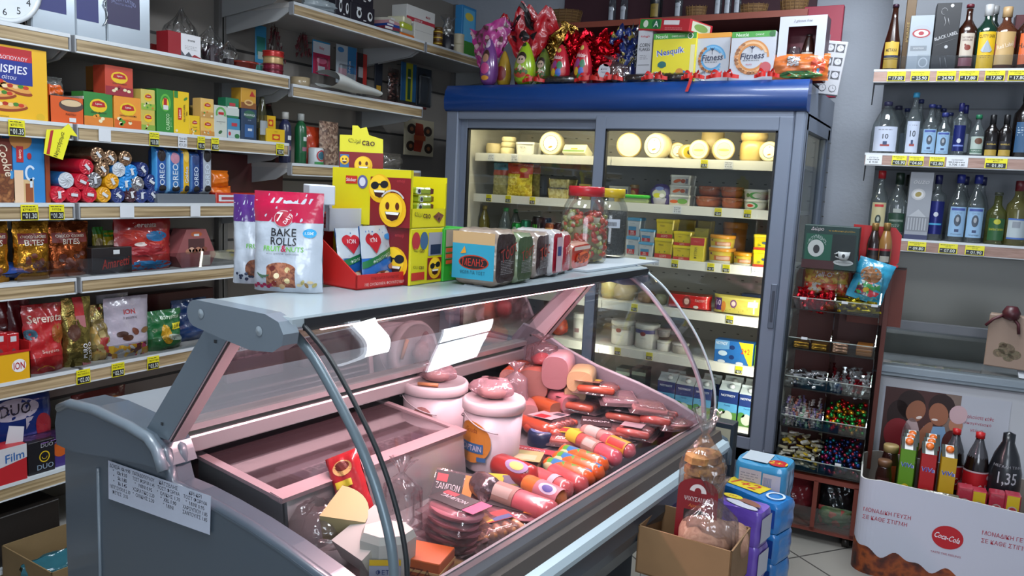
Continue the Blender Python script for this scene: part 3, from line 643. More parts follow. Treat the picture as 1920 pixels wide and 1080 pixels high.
for i in range(7):
 L,k=divmod(i,2);x=rx0+.05+k*.07 if i<4 else(rc+.035 if i<7 else 0);z=.822+.0125*(L if i<4 else i-4)
 solo(bar(.062 if i<4 else .06,.10,.012,foil('b98a35')if i<4 else foil('c9a08c')),'wafer_bar','gold wrapped bar, %s in the second rack tray from top'%['lower left','lower right','upper left','upper right'][i]if i<4 else 'pale pink foil bar, %s of three stacked in the second rack tray from top'%['lowest','middle','topmost'][i-4],'chocolate bar',rloc(x,RY+.06,z),radians(2),'bars in the second rack tray')
for i in range(3):
 solo(bar(.06,.10,.013,cd('a5682c')),'wafer_bar','orange brown bar, %s of three stacked at the right end of the second rack tray'%['lowest','middle','topmost'][i],'chocolate bar',rloc(rx1-.04,RY+.06,.822+.0135*i),radians(2),'bars in the second rack tray')
Q=MB();bag(Q,.13,.17,.09,film('c48c8c',.1,.8,25,.55,'7a2a30'),'pillow',.01,3)
solo(Q,'sweets_bag','clear bag of red sweets in the left bay of the rack base','bag',rloc(rx0+.09,RY+.10,.068),0)
Q=MB();bag(Q,.13,.19,.08,film('9aa0a0',.16,.9,22,.25,'30383a'),'pillow',.012,5)
solo(Q,'sweets_bag','empty looking clear plastic bag bulging in the right bay of the rack base','bag',rloc(rx1-.085,RY+.12,.068),0)
Q=MB();bag(Q,.13,.085,.07,mottled('green_red_sweets',['3c5a34','8a3430','5c6a44','a04838','4a5a3a'],45),'pillow',.006,8)
solo(Q,'sweets_bag','low bag of green and red sweets in the right bay of the rack base','bag',rloc(rx1-.085,RY+.05,.067),0)
BA=radians(4);bx0,by0=-.205,3.235
db=empty('drinks_bin','white cardboard drinks bin with red round logo on the floor at right','display bin',(bx0+.45,by0+.22,0),BA)
BMX=Matrix.Translation((bx0,by0,0))@Matrix.Rotation(BA,4,'Z')
def B_():Q=MB();Q.M=BMX;return Q
def outline(ins=0,r=.07,w=.95,d=.42):
 pts=[]
 for(cx,cy,a0)in((r,r,pi),(w-r,r,1.5*pi),(w-r,d-r,0),(r,d-r,.5*pi)):
  for i in range(9):a=a0+pi/2*i/8;pts.append((cx+(r-ins)*cos(a),cy+(r-ins)*sin(a)))
 return pts
def topz(x,y):return .375+.035*sin((x-.02)*6.5)*(1 if y<.1 else .4)-.02*max(0,x-.35)
Q=B_();o1=outline();n1=len(o1);wh=M('b4b7c4',.5);cola=mottled('cola_splash',['24100c','5c2410','8a4218','3a160e'],16,kind='noise')
vs=[];NZ=8
for(x,y)in o1:
 for j in range(NZ+1):
  zz=topz(x,y)*j/NZ
  vs.append((x,y,zz))
fs=[];fm=[]
mbq=[(i*(NZ+1)+j,((i+1)%n1)*(NZ+1)+j,((i+1)%n1)*(NZ+1)+j+1,i*(NZ+1)+j+1)for i in range(n1)for j in range(NZ)]
Q.add(vs,mbq,wh,False)
o2=outline(.006);Q.add([(x,y,topz(x,y))for x,y in o1]+[(x,y,topz(x,y))for x,y in o2],[(i,(i+1)%n1,n1+(i+1)%n1,n1+i)for i in range(n1)],M('c5c3bd',.6))
Q.add([(x,y,0)for x,y in o2]+[(x,y,topz(x,y))for x,y in o2],[(i,(i+1)%n1,n1+(i+1)%n1,n1+i)for i in range(n1)],M('8a8078',.7))
def per(u):
 if u<.11:a=pi*1.5-(.11-u)/.07;return(.07+.0705*cos(a),.07+.0705*sin(a))
 return(u-.04,-.0008)
def wave(u):return .115+.012*sin(u*37)+.010*sin(u*71+1)-.105*u
us=[.0+i*.01 for i in range(99)]
vs=[(*per(u),.001)for u in us]+[(*per(u),max(.02,wave(u)))for u in us]
Q.add(vs,[(i,i+1,99+i+1,99+i)for i in range(98)],cola)
BF=Face(lambda u,v,o:(u,-.0008-o,v),.95,.4);red=cd('a8121f')
Q.tx(BF,'ΜΟΝΑΔΙΚΗ ΓΕΥΣΗ',.105,.262,.0165,cd('a3283c'),1,1,wm=.165).tx(BF,'ΣΕ ΚΑΘΕ ΣΤΙΓΜΗ',.10,.232,.0165,cd('a3283c'),1,1,wm=.155)
Q.ell(BF,.315,.215,.052,.045,red,1,30).tx(BF,'Coca-Cola',.315,.215,.022,cd('d8d8de'),2,1,shear=.3,rot=-.12,wm=.086).tx(BF,'TASTE THE FEELING',.315,.150,.008,cd('9a4a58'),1,0,wm=.10)
Q.tx(BF,'ΜΟΝΑΔΙΚΗ ΓΕΥΣΗ',.505,.262,.0165,cd('a3283c'),1,1,wm=.165).tx(BF,'ΣΕ ΚΑΘΕ ΣΤΙΓΜΗ',.50,.232,.0165,cd('a3283c'),1,1,wm=.155)
pw(Q,'printed_wall',db)
Q=B_();Q.box(.03,.92,.03,.39,.18,.19,M('6b5a48',.7));pw(Q,'inner_floor',db)
def bloc(x,y,z):return BMX@Vector((x,y,z))
WY=4.28
wa=onp(1010,40,*PY(WY));wb=onp(1515,17,*PY(WY));wz=wb.z
tag(MB().box(-2.3,wb.x,WY,YB-.002,wz-.028,wz,M('7c3a2c',.45)).box(-2.3,wb.x,WY-.003,WY,wz-.03,wz+.002,M('8a4636',.4)).box(-2.3,-2.27,WY+.05,YB-.002,wz-.16,wz-.03,M('6a2c22',.45)).box(wb.x-.05,wb.x-.02,WY+.05,YB-.002,wz-.16,wz-.03,M('6a2c22',.45)).bd('wall_shelf'),'reddish brown wooden wall shelf high above the fridge','shelf')
tag(MB().box(-2.28,wb.x-.02,YB-.03,YB-.004,1.96,wz+.5,M('4a2a34',.6)).bd('maroon_board'),'dark maroon board on the wall behind the wooden shelf','board')
# GOODS ON THE LEFT WALL
PLANES={'L':lambda bk:PL(LX-bk),'F':lambda bk:PY(3.815+bk),'T':lambda bk:PY(FY+.02+bk),'R':lambda bk:PW(4.075+bk),'B':lambda bk:PL(XL+.07+bk)}
RZS={'L':pi/2,'F':0,'T':0,'R':CA,'B':pi/2}
INN={'L':Vector((-1,0,0)),'F':Vector((0,1,0)),'T':Vector((0,1,0)),'R':WN,'B':Vector((-1,0,0))}
def spot(wall,rect,z,D,back=.03):
 x0,yt,x1,yb=rect
 c,w,h,zq=fit(PLANES[wall](back),x0,x1,yt,yb,z)
 loc=c+INN[wall]*(D/2);loc.z=zq if z is None else z
 return loc,w,h,RZS[wall]
def pack(name,label,cat,wall,rect,z,D,mat,art=None,back=.03,group=None,b=.0015,drz=0,left=None,top=None):
 loc,w,h,rz=spot(wall,rect,z,D,back)
 Q=MB();Q.box(-w/2,w/2,-D/2,D/2,0,h,mat,b)
 if art:art(Q,F_front(w,D,h),w,h)
 if left:left(Q,F_left(w,D,h),D,h)
 if top:top(Q,F_top(w,D,h),w,D)
 return solo(Q,name,label,cat,loc,rz+drz,group)
def pouch(name,label,cat,wall,rect,z,D,mat,art=None,back=.03,group=None,style='stand',wob=.004,seed=0,drz=0,tilt=0):
 loc,w,h,rz=spot(wall,rect,z,D,back)
 Q=MB();F=bag(Q,w,h,D,mat,style,wob,seed)
 if art:art(Q,F,w,h)
 return solo(Q,name,label,cat,loc,0,group,rot=(radians(-tilt),0,rz+drz))
def P(Q,F,x0,y0,x1,y1,c,L=1):Q.rect(F,F.w*x0,F.h*y0,F.w*x1,F.h*y1,cd(c)if isinstance(c,str)else c,L)
def Tx(Q,F,t,x,y,h,c,L=3,wm=.9,**k):Q.tx(F,t,F.w*x,F.h*y,F.h*h,cd(c),L,wm=F.w*wm,**k)
def El(Q,F,x,y,rx,ry,c,L=1,**k):Q.ell(F,F.w*x,F.h*y,F.w*rx,F.h*ry,cd(c)if isinstance(c,str)else c,L,**k)
picn=lambda n,cols,s=60:mottled(n,cols,s,kind='noise')
food=picn('printed_food',['b5651d','d99a4e','f0d49a','a3341d'],50)
choc=picn('printed_chocolate',['3a1d14','5c3020','7d4a30','2a130d'],60)
# price tags -----------------------------
def price_tag(loc,rz,price,words='',w=.042,h=.052,label='',group='',digital=True,white=False,tip=0):
 Q=MB();F=Face(lambda u,v,o:(u-w/2,-.0015-o,v-h/2),w,h)
 Q.box(-w/2,w/2,-.0015,0,-h/2,h/2,cd('c9ccd0')if white else cd('d6cd1e'))
 ink=cd('17171a')
 if white:
  if words:Q.tx(F,words,w/2,h*.72,h*.16,ink,1,0,wm=w*.86)
  if price:Q.tx(F,price,w/2,h*.25,h*.24,ink,1,0,wm=w*.8)
  if words:Q.scr(F,w/2,h*.48,w*.8,1,h*.09,ink,len(words))
 else:
  Q.rect(F,w*.05,h*.05,w*.95,h*.52,ink,1)
  Q.tx(F,price,w*.58,h*.285,h*.33,cd('c9cfc6'),2,1,wm=w*.66);Q.rect(F,w*.09,h*.3,w*.2,h*.42,cd('8b8f88'),2)
  if words:Q.tx(F,words,w/2,h*.70,h*.14,ink,1,0,wm=w*.85)
  Q.scr(F,w/2,h*.86,w*.84,1,h*.07,ink,int(loc[0]*991+loc[1]*577)%97)
 return solo(Q,'price_tag',label,'price tag',loc,rz,group)
def ltag(px,py,price,words,label,z,w=.042,white=False):
 p=onp(px,py,*PL(LX));h=.05
 return price_tag((LX+.0035,p.y,z-.028),pi/2,price,words,w,h if not white or price else .043,label,'price tags on the left wall',white=white)
ltag(30,243,'01.35','ΚΡΙΣΠΙΣ','price tag 01.35 under the big cracker box',Z3,.05)
ltag(195,249,'','','blank white tag under the green apricot tea box',Z3,.045,True)
ltag(288,263,'01.00','LIPTON','price tag 01.00 under the green and cream small tea boxes',Z3,.04)
ltag(341,268,'€3.20','ΤΣΑΙ ΒΙΟ','handwritten white tag under the tall yellow tea box',Z3,.04,True)
ltag(376,270,'01.9','LIPTON','price tag under the small stacked yellow tea boxes, first of a touching pair',Z3,.034)
ltag(402,271,'00.85','ΤΣΑΙ','price tag under the tall white tea box, second of a touching pair',Z3,.036)
ltag(524,280,'02.00','ΓΡΑΝΑ','price tag at the right end of the tea shelf',Z3,.045)
ltag(54,395,'01.30','ΚΡΑΚΕΡΣ','price tag 01.30 under the brown cookie box',Z4,.055)
ltag(105,395,'01.20','ΜΠΙΣΚ','price tag 01.20 under the red biscuit rolls',Z4,.05)
ltag(237,395,'','','blank white tag under the middle of the biscuit rolls',Z4,.055,True)
ltag(365,395,'','','blank white tag under the standing blue biscuit packs',Z4,.045,True)
ltag(155,705,'02.00','MINI ΣΕΡΕΝΑΤΑ','price tag 02.00 under the red and gold sweet bags',Z6,.05)
ltag(220,692,'02.50','ΣΟΚΟΦΡΕΤΑ','price tag 02.50 under the beige gold sweet bag',Z6,.05)
ltag(286,682,'03.50','ΣΟΚΟΛΑΤΑΚΙΑ','price tag 03.50 under the white chocolates bag',Z6,.05)
ltag(410,664,'05.5','ΣΟΚΟΛ','price tag 05.5 seen through the counter glass',.73,.045)
ltag(455,655,'€3.80','ΜΕΛΙ','white handwritten tag seen through the counter glass',.73,.04,True)
p=onp(641,322,*PL(LX));price_tag((LX+.0035,p.y,Z3B-.03),pi/2,'1.80','ΒΡΩΜΗ',.04,.05,'white handwritten tag at the end of the shelf behind the yellow display','price tags on the left wall',white=True)
Q=MB();ye=cd('dcd62a');F=Face(lambda u,v,o:(u-.05,-.002-o,v),.1,.12)
arrow=[(.012,.10),(.062,.105),(.085,.125),(.115,.085),(.09,.088),(.062,.005),(.0,.022)]
Q.prism([(a-.05,b_)for a,b_ in arrow],lambda a,b_,d:(a,d,b_),-.002,0,ye)
Q.add([F.fn(u,v,.0006)for u,v in((.024,.098),(.034,.10),(.018,.02),(.008,.022))],[(0,1,2,3)],cd('a5262c')).tx(F,'Νηστήσιμα',.052,.055,.018,cd('2a2418'),2,1,rot=radians(72),wm=.085)
p=onp(110,262,*PL(LX+.01));solo(Q,'shelf_arrow_sign','yellow arrow card lettered Νηστήσιμα clipped to the tea shelf edge','sign',(LX+.008,p.y,Z3-.125),pi/2)
# top shelf: clock, frames, wrapped gifts 
p=onp(-6,-5,*PL(LX-.06));R=.118
Q=MB();Q.la([(R,0),(R,.03),(R-.012,.036),(R-.014,.03),(0,.03)],M('c3c8cc',.3),40)
F=Face(lambda u,v,o:(u,v,.03+o),1,1);Q.ell(F,0,0,R-.016,R-.016,pp('cdd3d8'),1,40)
for h in range(1,13):
 a=pi/2-h*pi/6;Q.tx(F,str(h),(R-.034)*cos(a),(R-.034)*sin(a),.021,pp('1b1c20'),2,0)
solo(Q,'wall_clock','white round clock with black numbers leaning on the top shelf','clock',(LX-.05,p.y,Z1+R),0,rot=(pi/2,0,pi/2))
Q=MB();r=random.Random(3)
for i in range(40):
 a=r.random()*6.28;b_=r.random()*3.1;L=.05;Q.tube([(0,0,.05),(L*cos(a)*sin(b_),L*sin(a)*sin(b_)*.6,.05+L*cos(b_))],.002,foil('5a5f66'),3,cap=False)
p=onp(50,40,*PL(LX-.08));solo(Q,'tinsel_ball','dark grey tinsel bundle between the clock and the first silver frame','ornament',(LX-.10,p.y,Z1+.002),pi/2)
silver=M('aab4bc',.25,.6)
def frame(rect,navy,label,hook=False,win=(.14,.17,.60,1),bk=.03):
 loc,w,h,rz=spot('L',rect,Z1,.03,bk);h=.30
 Q=MB();Q.box(-w/2,w/2,-.015,.015,0,h,silver,.004);F=F_front(w,.03,h);x0,y0,x1,y1=win
 Q.rect(F,w*x0,h*y0,w*x1,h*.93,cd(navy),1)
 cx=w*(x0+x1)/2;Q.tx(F,'SILVER PLATED',cx,h*.53,.013,cd('7b83ab'),2,0,wm=w*(x1-x0)*.75,arc=6).tx(F,'PHOTO FRAME',cx,h*.47,.007,cd('6a729b'),2,0,wm=w*.4)
 if hook:Q.tube([F.fn(w*.88+.016*sin(t*1.1)*(1 if t<3 else-1),h*(.18+t*.085),.004)for t in[i*.4 for i in range(17)]],.002,metal('c9ced2',.2),6)
 return solo(Q,'photo_frame',label,'photo frame',loc,rz,'silver plated photo frames')
frame((60,-60,143,62),'2a2f66','silver framed navy photo frame beside the clock, leftmost of three',win=(.03,.22,.78,1))
frame((143,-60,200,73),'2b2f66','silver framed navy photo frame with a wire S hook on its border, middle of three',True,(.03,.20,.74,1),.025)
frame((202,-60,283,90),'2f2a4c','silver framed darker navy photo frame, rightmost of three',win=(.0,.22,.74,1))
def crumple(name,label,cat,loc,w,h,d,mat,seed,inner=None):
 Q=MB();r=random.Random(seed);n=9;m_=7;ph=[r.random()*6 for _ in range(6)]
 def fn(u,v):
  a=u*2*pi;rr=(sin(pi*min(.97,v*.9+.06)))**.7*(1+.22*sin(3*a+ph[0]+v*5)+.16*sin(7*a+ph[1]-v*9)+.1*sin(11*a+ph[2]))*(1 if v<.65 else max(.25,1-(v-.65)*2.0))
  return(w/2*rr*cos(a),d/2*rr*sin(a),h*(v+.04*sin(5*a+ph[3])*v))
 Q.grid(fn,26,14,mat,True)
 if inner:inner(Q)
 return solo(Q,name,label,cat,loc,r.random()*.3)
cel=film('e8ecee',.14,1.0,30)
def cw(px,py,X,z):p=onp(px,py,*PL(X));return(p.x,p.y,z)
crumple('wrapped_gift','clear cellophane bundle rising behind the small red gift box','gift',cw(340,90,LX-.13,Z1),.12,.20,.10,cel,1,lambda Q:Q.box(-.045,.045,-.03,.03,.002,.06,M('5a1c20',.4),.004))
crumple('wrapped_gift','dark gift in clear cellophane right of the small red gift box','gift',cw(395,112,LX-.08,Z1),.085,.15,.09,cel,2,lambda Q:Q.box(-.03,.03,-.025,.025,.002,.075,M('2c2228',.4),.01))
crumple('wrapped_gift','little dark gift in clear cellophane left of the ribbon tub','gift',cw(428,118,LX-.10,Z1),.06,.11,.07,cel,3,lambda Q:Q.box(-.02,.02,-.02,.02,.002,.04,M('382a30',.4),.008))
pack('gift_box','small red and white gift box in front of the cellophane bundle','gift box','L',(316,63,376,103),Z1,.07,gloss('8c1f26'),lambda Q,F,w,h:(P(Q,F,.38,0,1,1,'cfcfd2'),Tx(Q,F,'aroma',.7,.75,.07,'#444',wm=.3),Q.scr(F,w*.7,h*.5,w*.4,3,h*.04,cd('#999'),4),Q.poly(F,[(w*.38,0),(w*.38,h*.3),(w*.5,h*.1),(w*.62,h*.28),(w*.75,h*.06),(w*.75,0)],cd('444850'),2),Q.poly(F,[(w*.62,0),(w*.8,h*.2),(w,h*.1),(w,0)],cd('8c1f26'),3)))
pack('gift_box','low dark red gift box lying at the left of the cellophane bundle','gift box','L',(284,84,312,95),Z1,.08,gloss('6a1c1c'),back=.12)
def spool(loc,r,h,c,c2,label):
 Q=MB();Q.la([(r,0),(r,.004),(r*.94,.004),(r*.94,h-.004),(r,h-.004),(r,h),(r*.3,h),(r*.3,h-.003),(0,h-.003)],M(c2,.35),24).la([(r*.95,.004),(r*.965,h/2),(r*.95,h-.004)],M(c,.3,.3,coat=.3),24,cap=False)
 return solo(Q,'ribbon_spool',label,'ribbon',loc,0,'spools of gift ribbon on the top shelf')
a=cw(512,134,LX-.07,Z1);
for i,(c,c2,lb)in enumerate((('6a1224','5a1020','dark maroon ribbon spool, lowest of the stack of four at the shelf end'),('7c1c30','651426','wine ribbon spool, second from the bottom of the stack of four'),('b89a6a','8f7448','gold ribbon spool, third from the bottom of the stack of four'),('a8241e','a8241e','red ribbon spool on top of the stack of four'))):
 spool((a[0],a[1],Z1+.0245*i+(.0 if i<3 else .006)),.044 if i<3 else .046,.024 if i!=2 else .03,c,c2,lb)
a=cw(484,130,LX-.05,Z1);spool((a[0],a[1]-.012,a[2]),.028,.028,'1f5a52','2b6a60','dark green ribbon spool in front of the stack of four')
a=cw(468,110,LX-.10,Z1)
Q=MB();Q.la([(.05,0),(.055,.028),(.057,.028),(.057,.036),(.05,.036),(.048,.03),(0,.03)],gloss('7a2418'),24);solo(Q,'plastic_tub','shallow red brown tub on the top shelf before the ribbons','tub',(a[0]+.02,a[1]-.045,Z1),0)
spool((a[0]-.01,a[1]+.028,Z1),.034,.045,'9a8cb5','8577a5','lilac ribbon spool behind the green one')
def hang(rect,art,base,label,cat,name='blister_card',back=.10):
 loc,w,h,rz=spot('B',rect,None,.012,back)
 Q=MB();Q.box(-w/2,w/2,-.003,.003,0,h,cd(base),.001);F=F_front(w,.006,h)
 if art:art(Q,F,w,h)
 Q.tube([(0,0,h-.008),(0,back*.9,h-.004)],.0022,metal('9aa0a4'),6)
 return solo(Q,name,label,cat,loc,rz,'toys and cards hanging on the back panel')
def bl(Q,F,w,h,x0,y0,x1,y1):
 Q.box(w*(x0-.5),w*(x1-.5),-.022,-.003,h*y0,h*y1,film('e5ebee',.12,0),.006)
hang((587,77,619,140),lambda Q,F,w,h:(P(Q,F,0,.62,1,.95,'c9ced6'),P(Q,F,0,.0,1,.62,'a82248'),El(Q,F,.5,.42,.3,.1,'d86a88',2),P(Q,F,.3,.02,.7,.25,'c9ccd0',2),Tx(Q,F,'Baby',.5,.78,.10,'c0394a'),bl(Q,F,w,h,.15,.03,.85,.5)),'2e86b5','blue topped pink blister card hanging behind the white paper cone','hanging toy')
hang((631,86,668,158),lambda Q,F,w,h:(P(Q,F,.55,.3,1,1,'2d6ea0'),El(Q,F,.2,.87,.16,.07,'3a78b0',2),Tx(Q,F,'JUNIOR',.66,.45,.10,'d8dde2',rot=1.5),P(Q,F,.1,.1,.5,.4,'c79aa5',2),bl(Q,F,w,h,.1,.05,.9,.5)),'a9b3bb','white and blue toy card with a pink picture hanging on the panel','hanging toy')
hang((669,100,688,165),lambda Q,F,w,h:(P(Q,F,.0,.0,.6,1,'22181a',1),P(Q,F,.15,.3,.6,.6,'8a8a8c',2)),'a52a24','narrow red and black card hanging beside the white and blue toy card','hanging toy')
hang((480,48,500,118),lambda Q,F,w,h:(P(Q,F,.1,.2,.9,.7,'1c6a60',1),P(Q,F,.2,.1,.8,.3,'9aa8a0',2)),'2a7da5','blue green card hanging behind the ribbon spools','hanging toy')
hang((703,114,717,180),lambda Q,F,w,h:(P(Q,F,.2,.1,.8,.3,'b58a2a',2)),'1d222c','dark narrow card hanging under the high shelf bracket','hanging toy')
hang((752,118,780,190),lambda Q,F,w,h:(P(Q,F,.30,0,.75,1,'a5a522',1),P(Q,F,.42,.05,.62,.85,'1f4c34',2),P(Q,F,.42,.6,.62,.64,'c8c8c8',3)),'235a86','blue card with a yellow green strip hanging right of the pebble bag','hanging toy')
hang((781,128,808,200),lambda Q,F,w,h:(Q.ringp(F,w*.5,h*.45,w*.38,h*.42,w*.12,cd('0f1216'),1),bl(Q,F,w,h,.05,.03,.95,.8)),'232c38','black blister toy card hanging near the left end of the fridge','hanging toy')
loc,w,h,rz=spot('B',(731,128,752,190),None,.04,.09);Q=MB();bag(Q,w,h,.035,film('d9c4bc',.1,.8,30),'pillow',.003,4)
r=random.Random(8)
for i in range(26):
 x,y,z=(r.random()-.5)*w*.7,(r.random()-.5)*.016,h*(.08+.8*i/26);s=.010
 Q.la([(0,z-s*.6),(s*.8,z-s*.3),(s,z),(s*.7,z+s*.4),(0,z+s*.6)],M(['8f6358','7a4f48','a98074'][i%3],.4),7,x,y)
solo(Q,'pebble_bag','long clear bag of pinkish brown pebbles hanging on the panel','bag',loc,rz)
for(rc,lb,sd)in(((503,52,538,118),'dried whitish and red flowers hanging behind the ribbons',2),((556,66,588,106),'bunch of maroon dried flowers hanging on the panel',5)):
 loc,w,h,rz=spot('B',rc,None,.04,.08);Q=MB();r=random.Random(sd)
 for i in range(34):
  a=r.random()*6.28;L=r.random();x=w*.5*L*cos(a)*1.1;zz=h*(1-L*.95);
  Q.tube([(0,0,h),(x*.6,.02*sin(a),zz+h*.2*(1-L)),(x,.025*sin(a),zz)],.0012,M('5a3230',.6),4);Q.tube([(x,.025*sin(a),zz-.012),(x,.025*sin(a),zz+.006)],[.002,.006],M('6d3036' if(i+sd)%3 or sd==5 else 'b5aca6',.6),5)
 solo(Q,'dried_flowers',lb,'dried flowers',loc,rz)
Z2=1.83
a=cw(563,150,LX-.10,Z2);Q=MB();Q.la([(.020,0),(.045,0),(.045,.05),(.022,.052),(.02,.05),(.02,0)],M('9b8a6c',.3,coat=.4),24,cap=False);solo(Q,'tape_roll','roll of beige tape at the left end of the shelf with the paper cone','tape',a,0)
Q=MB()
a=cw(600,165,LX-.05,Z2)
def rl(u,v):
 t=.9+u*4.9;r_=(.045-.03*v)*(1-.25*u);return(v*.36-.02,-.05+r_*cos(t)*2.2-v*.02,.045*(1-v*.55)+r_*sin(t)+.003*sin(v*9))
Q.grid(rl,20,10,pp('b9bcb9'));solo(Q,'paper_sheet','large white paper sheet curled into a cone on the shelf','paper',(a[0],a[1],Z2+.004),pi/2)
for i,(x0,x1,c,lb,nm)in enumerate(((588,640,'5d2f55','purple edged folder flat under the white paper',.0),(655,700,'2c2a30','black folder flat on the shelf below the paper cone',.0),(700,800,'5c2024','dark red folders flat at the right end of the shelf',.0))):
 p0,p1=cw(x0,180,LX-.05,Z2),cw(x1,200,LX-.05,Z2);w=p1[1]-p0[1]
 Q=MB();Q.box(-w/2,w/2,-.12,.12,0,.012,M(c,.5),.002).box(-w/2+.004,w/2-.002,-.118,.122,.003,.009,pp('b5b1ac'))
 solo(Q,'folder',lb,'folder',(LX-.17,(p0[1]+p1[1])/2,Z2),pi/2)
Zt=2.18
Q=MB();bag(Q,.20,.075,.12,film('cfd8dd',.2,1.,30,.55,'b5c2c8'),'pillow',.012,6);solo(Q,'plastic_bag','crumpled white plastic bag at the left end of the highest shelf','bag',cw(598,22,LX-.09,Zt),pi/2)
def googly(Q,F,w,h):
 for x in(.34,.80):El(Q,F,x,.52,.105,.24,'c9cdd0',1);El(Q,F,x+.01,.55,.06,.14,'17171a',2)
 P(Q,F,.25,.72,.42,.84,'c9cdd0',3);P(Q,F,.52,.2,.64,.26,'b9b9b9',2)
pack('toy_box','black box with round white eyes, left of the two on the highest shelf','box','L',(629,-8,656,30),Zt,.12,cd('1a1822'),googly,back=.04)
pack('toy_box','black box with round white eyes, lower of the stacked pair','box','L',(657,10,702,48),Zt,.12,cd('1b1923'),googly)
loc,w,h,rz=spot('L',(657,10,702,48),Zt,.12)
q=pack('toy_box','black box with round white eyes, stacked on the other one','box','L',(660,-30,700,9),Zt+h,.12,cd('1b1923'),googly)
cols=['2a5a56','7a2a38','1f3f86','b5848a','b9b5a8'];zz=Zt
for i in range(5):
 hh=.014+.003*(i%2);Q=MB();Q.box(-.055+.004*i,.055,-.06,.06,0,hh,cd(cols[i]),.001).box(-.056+.004*i,.0,-.0605,-.058,.003,hh-.003,pp('c5c5c5'))
 solo(Q,'card_game',['teal pack, lowest of the small stack beside the black boxes','dark red pack, second in the small stack beside the black boxes','blue pack in the middle of the small stack beside the black boxes','pink pack, second from the top of the small stack','cream pack on top of the small stack beside the black boxes'][i],'card pack',cw(720,55,LX-.08,zz),pi/2+.1*i-.2);zz+=hh
pack('box_file','white box with a red band on the highest shelf','box','L',(762,16,815,52),Zt+.085,.10,cd('c2c2bf'),lambda Q,F,w,h:(P(Q,F,0,.12,1,.36,'a8333f',1),Tx(Q,F,'MAXI',.74,.6,.14,'a8333f',wm=.3),Tx(Q,F,'ΚΟΛΛΑ ΧΡ',.4,.24,.12,'#ddd',wm=.5)))
pack('cardboard_box','plain white box under the red banded one','box','L',(776,45,812,84),Zt,.10,cd('bdbcb6'),lambda Q,F,w,h:P(Q,F,.05,.55,.95,.57,'8f8e88',1),back=.02)
for i,(c,hh,lb)in enumerate((('c8691f',.02,'orange pack, lowest in the pile left of the white boxes'),('a9a79c',.022,'grey white pack above the orange one'),('a8b53a',.03,'yellow green pack in the pile left of the white boxes'),('c9c6a8',.03,'pale yellow pack on top of the pile left of the white boxes'))):
 Q=MB();Q.box(-.07,.06-.012*i,-.05,.05,0,hh,wrap(c),.006);solo(Q,'napkin_pack',lb,'pack',cw(752,68,LX-.07,Zt+[0,.02,.042,.072][i]),pi/2+.06*i,'pile of packs on the highest shelf')
Q=MB();Q.la([(.028,0),(.028,.115)],cd('6a4a1e'),18)
for i in range(7):Q.la([(.0284,.008+i*.016),(.0284,.013+i*.016)],cd('c9a92a' if i%2 else '2a1c10'),18,cap=False)
solo(Q,'cardboard_tube','yellow and brown banded tube on the highest shelf','tube',cw(820,92,LX-.06,Zt),0)
Q=MB();Q.la([(.036,0),(.038,.01),(.038,.09),(.03,.095)],M('23242c',.4),20);Q.box(-.014,.014,-.039,-.037,.03,.04,cd('c5c5c5'));q=solo(Q,'jar','black jar with a clear wrap on the highest shelf','jar',cw(838,98,LX-.06,Zt),pi/2)
Q=MB();Q.la([(.036,0),(.042,.06),(.02,.10),(.05,.14)],cel,16,cap=False);Q.bd('wrapping',q).location=(0,0,.06)
for i in range(2):
 Q=MB();Q.la([(.034,0),(.036,.006),(.036,.046),(.037,.048),(.037,.058),(0,.058)],M('b3aa90',.5),18);solo(Q,'plastic_tub',['cream tub, lower of two stacked at the end of the highest shelf','cream tub, upper of two stacked at the end of the highest shelf'][i],'tub',cw(858,102,LX-.06,Zt+.0585*i),0)
pack('tall_box','tall blue and green box beside the pink wrapped egg','box','L',(864,12,890,103),Zt,.05,cd('2f7fb8'),lambda Q,F,w,h:(P(Q,F,0,0,1,.3,'3c7a30',1),P(Q,F,.1,.3,.9,.95,'5aa5cf',1),El(Q,F,.5,.8,.3,.08,'c9b84a',2)))
loc,w,h,rz=spot('B',(758,224,812,292),None,.01,.16)
Q=MB();Q.box(-w/2,w/2,-.005,.005,0,h,cd('b3aa90'),.001);F=F_front(w,.01,h)
for(x,y)in((.22,.72),(.78,.7),(.2,.25),(.82,.22)):El(Q,F,x,y,.15,.14,'33261f',1);El(Q,F,x,y,.06,.06,'8a5a3a',2)
Q.poly(F,[(w*.35,h*.9),(w*.6,h*.88),(w*.66,h*.5),(w*.55,h*.1),(w*.3,h*.12),(w*.32,h*.5)],cd('8f2f1c'),2);P(Q,F,.3,.42,.7,.56,'a8481f',3)
solo(Q,'toy_card','cream card printed with a red racing car beside the fridge','hanging toy',loc,rz,'toys and cards hanging on the back panel')
